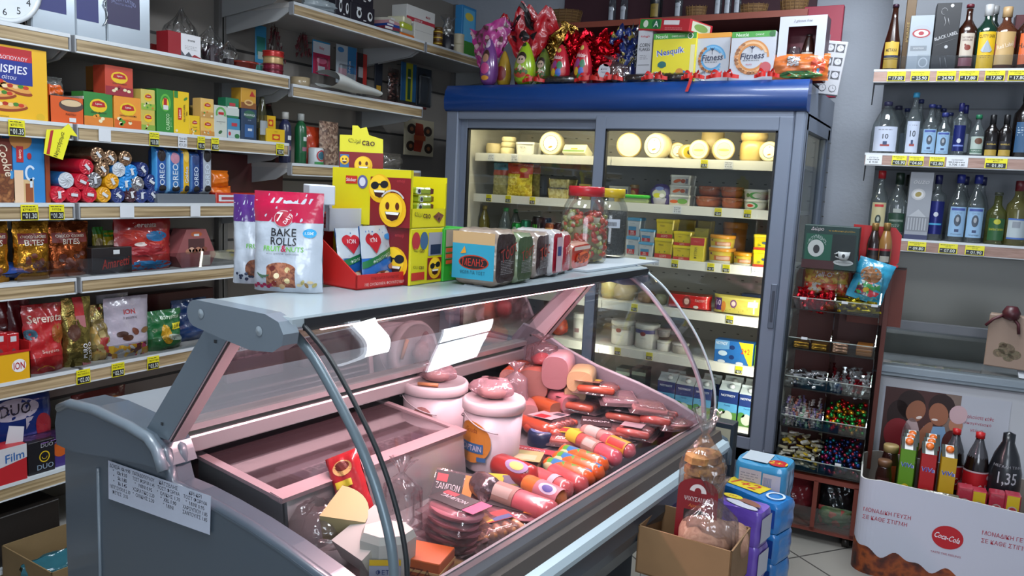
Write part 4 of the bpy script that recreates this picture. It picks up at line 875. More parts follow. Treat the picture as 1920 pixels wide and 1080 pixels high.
# tea shelf ------------------------------
def krisp(Q,F,w,h):
 P(Q,F,0,.86,.76,.97,'a51f24',1);P(Q,F,0,.48,.76,.86,'1f2f80',2);P(Q,F,0,.80,.76,.88,'b5272c',3)
 Tx(Q,F,'ΠΑΠΑΔΟΠΟΥΛΟΥ',.37,.835,.05,'d5d5dc',4,wm=.7);Tx(Q,F,'KRISPIES',.37,.68,.11,'dcdce4',4,wm=.68,shear=.1);Tx(Q,F,'σίτου',.4,.57,.06,'dcdce4',4,wm=.3,shear=.2)
 r=random.Random(2)
 for(x,y,a_)in((.12,.46,0),(.5,.40,-.2),(.25,.30,.1),(.42,.15,.1)):
  El(Q,F,x,y,.26,.05,'8a3a16',2,rot=a_);El(Q,F,x,y+.03,.24,.045,'cf9247',3,rot=a_)
  for k in range(5):El(Q,F,x-.17+.08*k,y+.045+.01*(k%2),.045,.026,['e0c79a','a82a1c','d8b880','3f7a2a','b9371f'][k],4)
 El(Q,F,.87,.06,.07,.05,'c9a21e',2);Tx(Q,F,'Νηστίσιμα',.3,.03,.03,'5a4a18',wm=.4)
pack('cracker_box','big yellow cracker box with blue title panel at the left end of the tea shelf','cracker box','L',(-32,87,91,225),Z3,.055,cd('d9a71b'),krisp,back=.015)
loc,w,h,rz=spot('L',(94,162,158,232),Z3,.14,.02);Q=MB();oc=cd('c9521a')
Q.box(-w/2,w/2,-.07,-.067,0,h*.72,oc).box(-w/2,-w/2+.003,-.07,.07,0,h,oc).box(w/2-.003,w/2,-.07,.07,0,h*.8,cd('b5b1a8')).box(-w/2,w/2,.067,.07,0,h,oc).box(-w/2,w/2,-.07,.07,0,.002,oc)
F=F_front(w,.14,h);El(Q,F,.62,.5,.36,.17,'4a3a34',1);El(Q,F,.62,.56,.3,.09,'c9b08a',2);Tx(Q,F,'Μελιτζάνες',.62,.74,.07,'2a1a10',3,wm=.6);P(Q,F,.55,.06,.75,.17,'c9c9c9',3);Tx(Q,F,'PASTELI',.6,.26,.06,'5a2410',3,wm=.5)
solo(Q,'open_carton','open orange carton beside the cracker box on the tea shelf','carton',loc,rz)
Q=MB();F=bag(Q,.085,.085,.05,film('c8cfd0',.18,.9,30,.35,'8d908c'),'pillow',.008,3);Q.rect(F,.02,.02,.07,.05,wrap('cf5a1c'),2)
solo(Q,'snack_bag','clear snack bag poking out of the open orange carton','bag',loc+Vector((-.01,0,.075)),0,rot=(radians(-14),0,rz))
def lipton(sub,c1,base,leaf='4a8a30',vert=False,name='LIPTON'):
 def f(Q,F,w,h):
  El(Q,F,.5,.62,.3,.2,'d9b41f',1);P(Q,F,0,0,1,.30,c1,1)
  if vert:Q.rect(F,w*.33,h*.36,w*.67,h*.64,cd('a81c20'),2);Q.tx(F,'Lipton',w*.5,h*.5,w*.26,cd('e6e2da'),3,1,rot=pi/2,wm=h*.25)
  else:Q.poly(F,[(w*.26,h*.6),(w*.3,h*.72),(w*.5,h*.77),(w*.7,h*.72),(w*.74,h*.6),(w*.5,h*.57)],cd('a81c20'),2);Tx(Q,F,'Lipton',.5,.665,.075,'e6e2da',4,wm=.36)
  r=random.Random(len(sub)+int(w*9999))
  for k in range(7):El(Q,F,.15+.7*r.random(),.07+.26*r.random(),.07,.05,r.choice([leaf,c1,'d9cfa8','c9762a']),2+k%2)
  if sub:Tx(Q,F,sub,.5,.42,.05,'3a3020',4,wm=.8)
 return f
gT='tea boxes on the left wall'
def tea(rect,z,c,art,label,D=.07,back=.03,name='tea_box'):return pack(name,label,'tea box','L',rect,z,D,cd(c),art,back,gT)
tea((158,174,212,236),Z3,'2f7a34',lipton('PEACH MANGO','c9762a','','d98a2a'),'green tea box with orange fruit beside the open orange carton')
b1=tea((215,182,265,241),Z3,'d98a2c',lipton('VANILLA CARAMEL','c25a1c',''),'orange tea box under the taller red one')
loc,w,h,rz=spot('L',(215,182,265,241),Z3,.07)
tea((198,125,250,182),Z3+h,'b5402a',lipton('forest fruit infusion','8c2230','','d9d0a0'),'red and yellow tea box stacked on the orange one')
tea((180,125,198,170),Z3+.07,'8a5a2a',None,'dim brown tea box behind the red stacked one',.06,.16);tea((178,170,200,235),Z3,'5a2a2a',None,'dark box under the dim brown tea box',.06,.16,'carton')
b2=tea((265,206,291,243),Z3,'b9a84a',lipton('','7a9a3a',''),'small yellow green tea box, lower of the pair left of the tall green box',.06)
loc,w,h,rz=spot('L',(265,206,291,243),Z3,.06)
tea((265,168,291,205),Z3+h,'c2b25a',lipton('','8aa83a',''),'small yellow green tea box, upper of the pair left of the tall green box',.06)
Q=MB();Q.la([(.018,0),(.02,.005),(.02,.05),(.017,.055)],bglass('c9c0b0',.4,'6d5a50'),14,cap=False).la([(.018,.055),(.018,.068),(0,.068)],M('7d7a74',.4),14);solo(Q,'spice_jar','small spice jar behind the yellow green tea boxes','jar',cw(257,200,LX-.11,Z3+.05),0)
tag(MB().box(-.04,.04,-.04,.04,0,.05,cd('4a3a30')).bd('carton',None,cw(257,200,LX-.11,Z3)),'dark low carton carrying the spice jar behind the tea','carton')
def classico(Q,F,w,h):Q.ringp(F,w*.5,h*.7,w*.32,h*.2,w*.1,cd('5aa83a'),1);El(Q,F,.5,.68,.2,.13,'d9c42a',2);Q.rect(F,w*.38,h*.6,w*.58,h*.8,cd('a81c20'),3);P(Q,F,.35,.54,.65,.64,'c9c9c9',4);Q.tx(F,'CLASSICO',w*.62,h*.26,w*.2,cd('bfe0b0'),3,1,rot=pi/2,wm=h*.38);Q.tx(F,'green tea',w*.82,h*.26,w*.1,cd('a0cf90'),3,0,rot=pi/2,wm=h*.3)
tea((295,168,326,247),Z3,'2a7a2c',classico,'tall dark green tea box with a white leaf wreath, upright')
def ylab(Q,F,w,h):P(Q,F,0,.84,.25,1,'2f7a34',1);Q.rect(F,w*.24,h*.34,w*.48,h*.62,cd('b5201c'),2);Q.tx(F,'Lipton',w*.36,h*.48,w*.17,cd('eee6d8'),3,1,rot=pi/2,wm=h*.25);Q.tx(F,'YELLOW LABEL',w*.66,h*.5,w*.11,cd('4a3510'),3,1,rot=pi/2,wm=h*.42);Q.tx(F,'TEA',w*.82,h*.5,w*.1,cd('4a3510'),3,1,rot=pi/2);El(Q,F,.75,.84,.15,.03,'3f7a2a',2,rot=.6);El(Q,F,.15,.08,.08,.03,'d8c8b0',2)
tea((327,172,355,249),Z3,'d9b414',ylab,'tall bright yellow tea box with a small red vertical logo')
tea((355,217,375,250),Z3,'d4ae18',lipton('YELLOW','c99a16',''),'small bright yellow tea box in front of the glass jar',.05)
Q=MB();Q.la([(.022,0),(.024,.006),(.024,.045),(.02,.055)],bglass('b5a878',.45,'6a5a30'),14,cap=False).la([(.021,.055),(.021,.066),(0,.066)],M('8a7440',.4),14);solo(Q,'spice_jar','olive brown jar behind the small bright yellow tea box','jar',cw(366,210,LX-.10,Z3+.055),0)
tag(MB().box(-.03,.03,-.04,.04,0,.055,cd('4d3a20')).bd('carton',None,cw(366,210,LX-.11,Z3)),'dark carton carrying the olive brown jar','carton')
loc,w,h,rz=spot('L',(377,221,402,254),Z3,.05)
tea((377,221,402,254),Z3,'cfa55a',lipton('','b5803a',''),'small orange tea box, lower of the pair beside the white one',.05)
tea((377,185,401,220),Z3+h,'cfa860',lipton('','b58a4a',''),'small orange tea box, upper of the pair beside the white one',.05)
def whiteg(Q,F,w,h):Q.ringp(F,w*.5,h*.76,w*.4,h*.2,w*.14,cd('5d9a50'),1,a0=-.5,a1=3.6);Q.rect(F,w*.3,h*.72,w*.72,h*.8,cd('a81c20'),2);Tx(Q,F,'ΦΑΣΚΟΜΗΛΟ',.5,.5,.04,'#666',2,wm=.7);Tx(Q,F,'BIO',.5,.44,.03,'#888',2);El(Q,F,.45,.18,.16,.05,'2f5a34',2,rot=.5)
tea((402,198,426,257),Z3,'b5bab0',whiteg,'tall white tea box with a green wreath',.05)
loc,w,h,rz=spot('L',(427,222,450,259),Z3,.05)
def bw(Q,F,w,h):P(Q,F,0,.05,1,.45,'a9b5b8',1);Q.rect(F,w*.3,h*.62,w*.75,h*.78,cd('a8323a'),2);El(Q,F,.75,.15,.2,.12,'2f6a3a',2);El(Q,F,.15,.25,.1,.1,'a8323a',2)
tea((427,222,450,259),Z3,'3f7f9f',bw,'blue and white herbal tea box, lower of the pair',.05)
def gw_(Q,F,w,h):P(Q,F,0,.12,1,.5,'b5bdb8',1);Q.rect(F,w*.25,h*.6,w*.7,h*.75,cd('a8323a'),2);P(Q,F,.1,.5,.9,.58,'c9ccc8',2)
tea((424,184,448,222),Z3+h,'1f6a48',gw_,'dark green and white herbal tea box, upper of the pair',.05)
def pick(Q,F,w,h):El(Q,F,.52,.82,.38,.13,'2c5a44',1);Tx(Q,F,'PICKWICK',.52,.8,.07,'c9d0d0',3,wm=.85);Tx(Q,F,'earl grey',.5,.64,.035,'9aa8b8',3);P(Q,F,.2,.1,.8,.5,'2c5588',1);P(Q,F,.4,.3,.68,.38,'c2c8cc',3)
loc,w,h,rz=spot('L',(453,204,481,261),Z3,.07)
tea((453,204,481,261),Z3,'223650',pick,'dark blue tea box with a green oval under the yellow and red one')
def house(Q,F,w,h):Q.poly(F,[(w*.55,h*.62),(w*.72,h*.9),(w*.95,h*.62)],cd('a52a24'),1);P(Q,F,0,0,1,.3,'7a4a24',1);El(Q,F,.5,.3,.3,.15,'c9a56a',2);El(Q,F,.5,.3,.2,.07,'8a5a34',3)
tea((452,166,480,204),Z3+h,'b98a2c',house,'yellow tea box with a red roof logo stacked on the dark blue one',.06)
def bottle(name,label,loc,prof,mat,cap,label_art=None,rz=0,group=None,n=18,capn=16,liquid=None,cat='bottle'):
 """prof (r, z) of the glass; cap = (r, z0, z1, mat); label_art = (r, z0, h, angle width, fn, base mat)"""
 o=solo(MB().la(prof,mat,n),name,label,cat,loc,rz,group)
 if cap:
  Q=MB();Q.la([(cap[0],cap[1]),(cap[0],cap[2]-.002),(cap[0]*.85,cap[2]),(0,cap[2])],cap[3],capn);Q.bd('cap',o)
 if liquid:Q=MB();Q.la(liquid[0],liquid[1],n);Q.bd('liquid',o)
 for la in(label_art if isinstance(label_art,list)else[label_art]if label_art else[]):
  r_,z0,hh,wd,fn,base=la;Q=MB();F=F_cyl(r_+.0006,wd,z0,n=24);F.h=hh;Q.rect(F,0,0,wd,hh,base,1)
  if fn:fn(Q,F,wd,hh)
  Q.bd('label',o)
 return o
def prof_std(r,H,neck=.3,nr=.013,sh=.5):
 zs=H*(1-neck);return[(r*.9,0),(r,.006),(r,zs-.02),(r*.96,zs),(r*.72,zs+.035),(nr*1.3,zs+.065),(nr,zs+.08),(nr,H-.02),(nr*1.15,H-.018),(nr*1.15,H)]
bottle('oil_bottle','tall clear oil bottle beside the dark blue tea box',cw(491,262,LX-.06,Z3),prof_std(.022,.17,.35,.009),bglass('c9c9a8',.25,'56563a'),(.011,.165,.185,M('3a3a34',.4)),(.022,.03,.06,.05,None,cd('8a8f90')),pi/2)
def bird(Q,F,w,h):P(Q,F,.3,.2,.72,.62,'b53a14',1);El(Q,F,.5,.4,.15,.12,'d9b41f',2);Tx(Q,F,'ΓΟΥΔΗ',.5,.8,.07,'6a4a10',2)
pack('baking_powder_box','yellow box with an orange bird, lower one at the tea shelf end','box','L',(500,242,534,268),Z3,.05,cd('d0a814'),bird)
pack('baking_powder_box','yellow box with an orange bird standing behind the lower one','box','L',(497,217,517,266),Z3,.04,cd('c8a012'),lambda Q,F,w,h:(P(Q,F,.3,.62,.75,.86,'b53a14',1),El(Q,F,.5,.74,.15,.07,'d9b41f',2)),back=.09)
for(px,py,pt,c,cc,lb)in((534,300,210,'1f2444','a9a9a4','navy plastic bottle with a grey white cap on the lower shelf of the second bay'),(563,306,213,'12512c','a9ada8','green plastic bottle with a grey white cap on the lower shelf of the second bay')):
 zt=onp(px,pt,*PL(LX-.10)).z;H=zt-Z3B
 bottle('cleaner_bottle',lb,cw(px,py,LX-.10,Z3B),[(.024,0),(.027,.006),(.027,H*.72),(.02,H*.80),(.013,H*.84),(.013,H*.88)],M(c,.3,coat=.3),(.016,H*.86,H,M(cc,.4)),(.027,H*.22,H*.4,.045,(lambda Q,F,w,h:(P(Q,F,.2,.1,.8,.3,'8a5a6a',2),P(Q,F,.3,.6,.8,.8,'c2c6c6',2))),M(c,.4)),pi/2)
bottle('spirit_bottle','dim bottle with a red neck behind the navy one',cw(503,290,LX-.2,Z3B),prof_std(.03,.28,.35,.011),bglass('8a8a80',.4,'3a3c38'),(.012,.24,.28,M('6a1a1a',.4)),None)
Q=MB();Q.la([(.033,0),(.035,.005),(.035,.075),(.03,.08)],M('b9bfc0',.35),20);q=solo(Q,'plastic_jar','white jar with a red ring label and green foot beside the green bottle','jar',cw(592,308,LX-.05,Z3B),pi/2)
Q=MB();F=F_cyl(.0355,.07,.0,n=20);F.h=.08;Q.ringp(F,.035,.043,.026,.026,.006,cd('a52a34'),2);Q.ell(F,.035,.043,.018,.018,cd('2a5a6a'),2);Q.rect(F,0,0,.07,.014,cd('2a7a3a'),1);Q.bd('label',q)
pouch('lentil_bag','orange red bag behind the white jar','food bag','L',(577,238,608,300),Z3B,.05,wrap('a8361a'),None,back=.10)
pouch('oat_bag','clear bag of brown oats at the shelf end beside the yellow display','food bag','L',(606,228,641,306),Z3B,.06,mottled('oats',['6d5345','8a6e5c','5a4236','a08a76'],90,bump=.3),None,back=.06,seed=4)
Q=MB();bag(Q,.16,.09,.08,film('cfcfc8',.12,1.,30,.25,'8a8378'),'pillow',.01,8);solo(Q,'plastic_bag','clear crinkled bag at the far end of the shelf behind the yellow display','bag',cw(735,285,LX-.15,Z3B),pi/2)
# biscuit shelf --------------------------
pack('cookie_box','brown cookie box lettered Cookie at the left edge','biscuit box','L',(-40,258,26,378),Z4,.06,cd('6a2a1c'),lambda Q,F,w,h:(El(Q,F,.7,.22,.5,.24,mottled('cookie_print',['7a4524','5a2f18','a0693c'],45,kind='noise'),1),Q.tx(F,'Cookie',w*.80,h*.66,w*.26,cd('d8c8b0'),3,1,rot=-1.35,shear=.15,wm=h*.5),P(Q,F,.92,.38,1,.5,'3f8ac0',2)))
def goody(Q,F,w,h):
 P(Q,F,.0,.0,.62,.36,'c9a878',1);El(Q,F,.25,.95,.35,.14,'b5793a',2);P(Q,F,.1,.62,.32,.86,'a8262c',3);Q.tx(F,'Goody',w*.21,h*.74,w*.1,cd('e8e0d0'),4,1,rot=-pi/2,wm=h*.2)
 Q.ringp(F,w*.52,h*.46,w*.17,h*.12,w*.07,cd('c3d3e0'),3,a0=.6,a1=5.6);Q.rect(F,w*.5,h*.24,w*.58,h*.38,cd('c3d3e0'),3);P(Q,F,.02,.0,.3,.5,'d8b898',2);P(Q,F,.36,.02,.6,.3,'8a4a28',2);El(Q,F,.5,.72,.07,.05,'a8262c',4)
pack('biscuit_box','blue biscuit box with a white swirl beside the brown cookie box','biscuit box','L',(27,258,86,378),Z4,.06,cd('2b78b5'),goody)
pack('wafer_pack','orange brown wafer pack edge right of the blue biscuit box','biscuit box','L',(87,262,96,376),Z4,.06,cd('8a3a18'),None,back=.035)
p_=PL(LX-.03)
foilc={'gold':('a58468',1),'red':('b8162c',0),'blue':('1d5fa8',0),'sky':('1f7fc4',0),'navy':('1a2c66',0),'yel':('cf9214',0),'mar':('3a1420',0),'sil':('a9a7ab',1),'bw':('2a6aa8',0)}
rolls=[('gold',183,290,'gold foil roll, topmost left of the pile'),('gold',207,296,'gold foil roll, topmost middle of the pile'),('gold',235,297,'gold foil roll, topmost right of the pile'),('gold',192,317,'gold foil roll below the other three gold ones'),('red',162,313,'red roll, highest of the red ones'),('bw',223,318,'blue roll with white crumpled end under the gold ones'),('sky',246,322,'bright blue roll beside the white ended one'),('navy',267,318,'navy roll, highest of the navy ones'),('bw',124,338,'blue roll with white crumpled end at the far left of the pile'),('red',154,341,'red roll in the second row of the pile'),('sil',177,338,'silver white roll between red and yellow'),('yel',210,340,'yellow roll in the second row of the pile'),('sky',235,345,'bright blue roll in the second row of the pile'),('sil',258,345,'silver white roll left of the upper navy ones'),('navy',283,341,'navy roll at the right end of the second row'),('red',110,367,'red roll, leftmost of the bottom row'),('red',138,367,'red roll, second in the bottom row'),('red',168,365,'red roll, third in the bottom row'),('yel',195,365,'yellow roll in the bottom row'),('navy',221,367,'navy roll beside the bottom yellow one'),('mar',246,365,'maroon roll in the bottom row'),('navy',265,368,'navy roll beside the maroon one'),('navy',286,366,'navy roll, rightmost of the bottom row')]
r=random.Random(11)
for i,(c,px,py,lb)in enumerate(rolls):
 q=onp(px,py,*p_);R=.0285 if py>330 else .0275;col,met=foilc[c];mt=foil(col)if met else wrap(col);z=max(q.z,Z4+R)
 Q=MB();n=18;tw=r.random()*.5
 Q.la([(R,-.19),(R,-.006),(R*.93,0)],mt,n,cap=False)
 vs=[];fs=[]
 for k,rr in enumerate((.93,.6,.3,.05)):
  for j in range(n):a=2*pi*j/n;w_=rr*R*(1+.04*(j%2));vs.append((w_*cos(a+tw*k),w_*sin(a+tw*k),.0035*k*.5-.0022*(j%2)*(k>0)))
 for k in range(3):fs+=[(k*n+j,k*n+(j+1)%n,(k+1)*n+(j+1)%n,(k+1)*n+j)for j in range(n)]
 fs.append(tuple(range(3*n,4*n)));em=pp('b9bec4')if c=='bw' else mt;Q.add(vs,fs,em,False)
 if c!='bw':F=Face(lambda u,v,o:(u*cos(tw*3)-v*sin(tw*3),u*sin(tw*3)+v*cos(tw*3),.006+o),1,1);Q.box(-.0,.0001,0,.0001,0,.0001,mt);Q.rect(F,-.012,-.005,.012,.005,pp('c3c6ca'),1)
 solo(Q,'biscuit_roll',lb,'biscuit roll',(q.x,q.y,z),0,'round biscuit rolls piled on the left wall shelf',rot=(0,pi/2,0))
def oreo(c2,txt='OREO',pic='7d9ab8'):
 def f(Q,F,w,h):
  El(Q,F,.5,.82,.34,.13,pic,2);Q.tx(F,txt,w*.5,h*.42,w*.42,cd('c2cdd8'),3,1,rot=pi/2,wm=h*.55);P(Q,F,0,0,.14,1,c2,1);El(Q,F,.55,.12,.3,.07,'1a1414',2)
 return f
tray=pack('cardboard_tray','grey cardboard tray carrying the standing blue biscuit packs','tray','L',(296,364,404,380),Z4,.10,cd('5f656c'),None,back=.01)
loc,w,h,rz=spot('L',(296,364,404,380),Z4,.10,.01);ZT=Z4+h
for rc,c,c2,t,lb,pic in(((292,275,315,362),'1c4f96','3f8fc9','OREO','blue sandwich biscuit pack, leftmost on the grey tray','22181a'),((316,282,341,363),'2a6aa8','7ab0d4','OREO','blue biscuit pack with a pink filling picture, second on the grey tray','b07a8c'),((342,278,357,363),'cfa214','3a78b8','Golden','narrow yellow biscuit pack on the grey tray','d9b44a'),((358,285,377,362),'22427c','3f6fa8','OREO','dark blue biscuit pack, right of the yellow one','2a3a66'),((378,277,399,363),'9fa6b0','1f2c66','OREO','white and navy biscuit pack, rightmost on the grey tray','1a1416')):
 pouch('biscuit_pack',lb,'biscuit pack','L',rc,ZT,.05,wrap(c),oreo(c2,t,pic),back=.02,group='blue biscuit packs standing on the grey tray',style='slab',wob=.001)
for i,(rc,zz,c,lb)in enumerate((((400,349,441,379),0,'cf6414','orange bag, lower one right of the grey tray'),((400,320,436,350),.058,'d0690f','orange bag, upper one right of the grey tray'))):
 pouch('snack_bag',lb,'snack bag','L',rc,Z4+zz,.06,wrap(c),None,back=.05,style='pillow',seed=i)
pack('biscuit_pack','red pack with a white label behind the purple topped pouch','biscuit pack','L',(405,362,500,380),Z4,.08,wrap('a82218'),lambda Q,F,w,h:(P(Q,F,.05,.2,.42,.8,'c3c6cc',1),P(Q,F,.1,.35,.38,.6,'9a3a44',2)),back=.02)
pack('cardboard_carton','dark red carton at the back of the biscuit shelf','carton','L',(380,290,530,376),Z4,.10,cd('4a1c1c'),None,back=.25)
# gold bites shelf -----------------------
guard=pane('cfd2d2',.05)
def guardpane(z,y0,y1,h,label):return tag(MB().box(LX-.006,LX-.003,y0,y1,z+.002,z+h,guard).bd('clear_shelf_guard'),label,'shelf guard')
guardpane(Z5,1.42,2.59,.065,'clear plastic guard along the gold bites shelf edge')
guardpane(Z6,1.42,2.59,.062,'clear plastic guard along the red sweet bags shelf edge')
def bites(Q,F,w,h):
 r=random.Random(int(w*1e4));P(Q,F,.08,.62,.92,.8,'6a1c14',2);Tx(Q,F,'BITES',.5,.64,.10,'cfc7b8',4,wm=.55);Tx(Q,F,'CHOCO COOKIES',.5,.74,.05,'cfc7b8',4,wm=.7)
 for k in range(11):El(Q,F,.25+.5*r.random(),.12+.3*r.random(),.08,.045,r.choice(['4a1f14','5c2a18','3a1810']),2+k%3)
gb=dict(wall='L',D=.07,mat=foil('b07a24'),art=bites,style='stand',wob=.006)
pouch('bites_bag','shiny gold bag lettered BITES at the left edge','sweets bag',rect=(-42,415,28,518),z=Z5,seed=1,group='gold foil bags of chocolate bites',**gb)
pouch('bites_bag','shiny gold bag lettered BITES, middle of three','sweets bag',rect=(37,416,104,519),z=Z5,seed=2,group='gold foil bags of chocolate bites',**gb)
gb['mat']=foil('8a4420')
pouch('bites_bag','darker copper bag lettered BITES, right of the gold ones','sweets bag',rect=(100,416,177,516),z=Z5,seed=3,group='gold foil bags of chocolate bites',back=.05,**gb)
gy_=lambda Q,F,w,h:(P(Q,F,0,.8,1,1,'2f7a2c',1),El(Q,F,.5,.5,.35,.2,'c9b48a',2),P(Q,F,0,0,1,.15,'4a7a2c',1))
pouch('snack_bag','yellow bag with a green top behind the dark box, left one','snack bag','L',(178,426,198,475),Z5+.03,.03,wrap('a89a1c'),gy_,back=.15);pouch('snack_bag','yellow bag with a green top behind the dark box, right one','snack bag','L',(198,432,228,478),Z5+.03,.03,wrap('b59c1a'),gy_,back=.13)
tag(MB().box(-.12,.12,-.05,.05,0,.03,cd('2a2220')).bd('carton',None,(LX-.19,onp(205,470,*PL(LX-.15)).y,Z5),pi/2),'low dark carton at the back carrying two yellow green bags','carton')
pack('biscuit_box','black box with a red script name on the gold bites shelf','biscuit box','L',(173,464,248,508),Z5,.09,cd('1d181a'),lambda Q,F,w,h:(Tx(Q,F,'Amaretti',.58,.42,.36,'a82c20',3,wm=.68,shear=.3,rot=.12),P(Q,F,.52,.74,.68,.9,'c3c6c8',2)),back=.04)
def seren(Q,F,w,h):Tx(Q,F,'Serenata',.5,.86,.10,'c8b8b0',4,wm=.8,shear=.1);El(Q,F,.45,.62,.35,.12,'b03024',2,rot=-.2);El(Q,F,.68,.64,.2,.1,'2a6a9a',3);El(Q,F,.5,.1,.45,.09,'2272a8',2);El(Q,F,.5,.38,.35,.12,'8a1c24',3);El(Q,F,.38,.5,.12,.04,'d9c7c0',4)
pouch('sweets_bag','big red and blue crinkled bag on the gold bites shelf','sweets bag','L',(228,408,333,510),Z5,.09,wrap('96201e'),seren,back=.04,seed=5,wob=.009)
loc,w,h,rz=spot('L',(330,430,405,502),Z5,.08,.04);Q=MB()
hexp=[(-.5,.30),(-.36,0),(.36,0),(.5,.30),(.24,1),(-.24,1)];Q.prism([(a*w,b_*h)for a,b_ in hexp],lambda a,b_,d:(a,d,b_),-.04,.04,cd('8a4f50'));F=F_front(w,.08,h)
Q.rect(F,w*.3,h*.45,w*.7,h*.75,cd('4a2a2c'),1);Q.ell(F,w*.5,h*.87,w*.14,h*.07,cd('a8522c'),1);Q.rect(F,w*.58,h*.02,w*.85,h*.3,cd('b5aaa0'),2)
for k in range(6):El(Q,F,.3+.08*k,.42+.04*(k%2),.07,.07,['a8745c','c9a08a','7a4434'][k%3],2)
Q.box(-.012,.012,-.0415,-.04,h*.82,h*.88,pp('c3c6c8'));solo(Q,'hexagonal_box','six sided pinkish brown chocolate box on the gold bites shelf','chocolate box',loc,rz)
pack('chocolate_box','dim box behind the six sided one','chocolate box','L',(318,430,352,480),Z5,.07,cd('4a2c34'),lambda Q,F,w,h:El(Q,F,.6,.5,.3,.2,'7a4a4a',1),back=.14)
Q=MB();F=bag(Q,.26,.15,.05,wrap('1c3f80'),'pillow',.008,7);Q.rect(F,.05,.05,.12,.09,cd('8a7a3c'),2);solo(Q,'snack_bag','blue bag lying flat at the left end of the gold bites shelf','snack bag',(LX-.03,onp(25,530,*PL(LX)).y,Z5+.028),0,rot=(radians(-90),0,pi/2))
# red sweet bags shelf -------------------
loc,w,h,rz=spot('L',(-50,662,58,706),Z6,.12,.0);Q=MB();rdc=cd('a81c1e')
Q.box(-w/2,w/2,-.06,-.057,0,h*.95,cd('cf9c16')).box(-w/2,-w/2+.003,-.06,.06,0,h*1.0,rdc).box(w/2-.003,w/2,-.06,.06,0,h*1.25,rdc).box(-w/2,w/2,.057,.06,0,h*1.3,rdc).box(-w/2,w/2,-.06,.06,0,.002,rdc).box(-w/2-.001,w/2+.001,-.0615,-.056,h*.93,h*1.0,rdc)
F=F_front(w,.12,h);El(Q,F,.79,.5,.13,.22,'d8d8d8',1);Tx(Q,F,'ION',.79,.5,.24,'a81c1e',3,wm=.2)
solo(Q,'display_carton','red and yellow open carton with a white oval logo at the left edge','display carton',loc,rz)
for i,(x0,x1)in enumerate(((-14,16),(16,38))):
 pack('chocolate_pack',['red chocolate pack standing in the red and yellow carton, left one','red chocolate pack standing in the red and yellow carton, right one'][i],'chocolate pack','L',(x0,625,x1,690),Z6+.003,.05,wrap('a61c20'),lambda Q,F,w,h:(P(Q,F,.25,.82,.75,.94,'b9b9bc',1),El(Q,F,.5,.45,.28,.22,'6a3a3a',1)),back=.03)
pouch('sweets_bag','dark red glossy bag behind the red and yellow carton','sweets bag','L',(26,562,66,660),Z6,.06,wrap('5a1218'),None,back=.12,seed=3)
def ser2(Q,F,w,h):Tx(Q,F,'Serenata',.5,.80,.12,'d0c0b0',4,wm=.86,shear=.1);El(Q,F,.8,.56,.2,.14,'8a4a1c',2);El(Q,F,.12,.58,.14,.08,'3a5a6a',2);Tx(Q,F,'Serenata',.55,.32,.05,'c09a90',4,wm=.5);Q.ringp(F,w*.4,h*.05,w*.2,h*.06,.003,cd('c9962a'),3,a0=0,a1=pi)
pouch('sweets_bag','red bag with white script near its top on the lower sweets shelf','sweets bag','L',(58,572,132,698),Z6,.09,wrap('a01e22'),ser2,back=.02,seed=7,wob=.009)
pouch('sweets_bag','another red bag peeking out behind the lower red one','sweets bag','L',(8,566,62,664),Z6,.05,wrap('7a1c1c'),lambda Q,F,w,h:Tx(Q,F,'Serenata',.6,.8,.12,'c9b9a8',4,wm=.8),back=.20,seed=9)
def puro(Q,F,w,h):P(Q,F,.36,.72,.68,1,'a31c20',2);Q.poly(F,[(w*.36,h*.74),(w*.68,h*.74),(w*.9,0),(w*.55,0)],cd('a86a6e'),3);Q.tx(F,'PURO',w*.62,h*.22,w*.14,cd('d8d8dc'),5,1,rot=pi/2,wm=h*.3);Q.tx(F,'GUSTO',w*.8,h*.2,w*.14,cd('d8d8dc'),5,1,rot=pi/2,wm=h*.3);El(Q,F,.3,.5,.2,.12,'4a2a1c',3)
pouch('sweets_bag','green gold bag with a red stripe beside the red bag with white script','sweets bag','L',(128,559,182,684),Z6,.07,foil('8d7f45'),puro,back=.03,seed=10)
pouch('sweets_bag','beige gold see-through bag of wrapped sweets','sweets bag','L',(178,572,226,680),Z6,.08,mottled('gold_red_sweets',['8a7a4a','6a5a34','a8884a','8c2a28','a09060'],38,.25,coat=.6,bump=.4),lambda Q,F,w,h:(P(Q,F,0,.75,1,1,foil('8d8250'),2),),back=.05,seed=12,wob=.01)
def ion3(Q,F,w,h):Tx(Q,F,'ION',.5,.76,.08,'a81c1e',4,wm=.3);Tx(Q,F,'3 γεύσεις',.5,.66,.055,'3a2a2c',4,wm=.5,shear=.2);El(Q,F,.3,.40,.12,.05,'3a2018',3);El(Q,F,.42,.33,.12,.05,'4a2a1c',3);El(Q,F,.60,.42,.1,.05,'6a3a2c',3,rot=-.7);El(Q,F,.85,.42,.12,.05,'7a5a3a',3);Q.rect(F,0,0,w,h*.22,mottled('sweets_window',['b5852a','a83a5a','8a8a8c','c9a02a','5a2a2c','b5b5b5'],60,.25,coat=.5),2)
pouch('sweets_bag','white bag with red letters and printed chocolates','sweets bag','L',(208,558,290,672),Z6,.08,wrap('a29aa6'),ion3,back=.03,seed=13)
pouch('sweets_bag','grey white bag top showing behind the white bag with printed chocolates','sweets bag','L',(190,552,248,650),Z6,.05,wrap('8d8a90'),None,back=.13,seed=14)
def gren(Q,F,w,h):Tx(Q,F,'cornetto',.6,.82,.09,'b9c9b0',4,wm=.6);P(Q,F,.62,.5,.92,.66,'cfc22a',4);Tx(Q,F,'0.30',.77,.58,.09,'#222',5,wm=.22);El(Q,F,.45,.4,.16,.25,'b58a1c',3,rot=.2);El(Q,F,.7,.3,.25,.08,'9aa59a',4,rot=-.2)
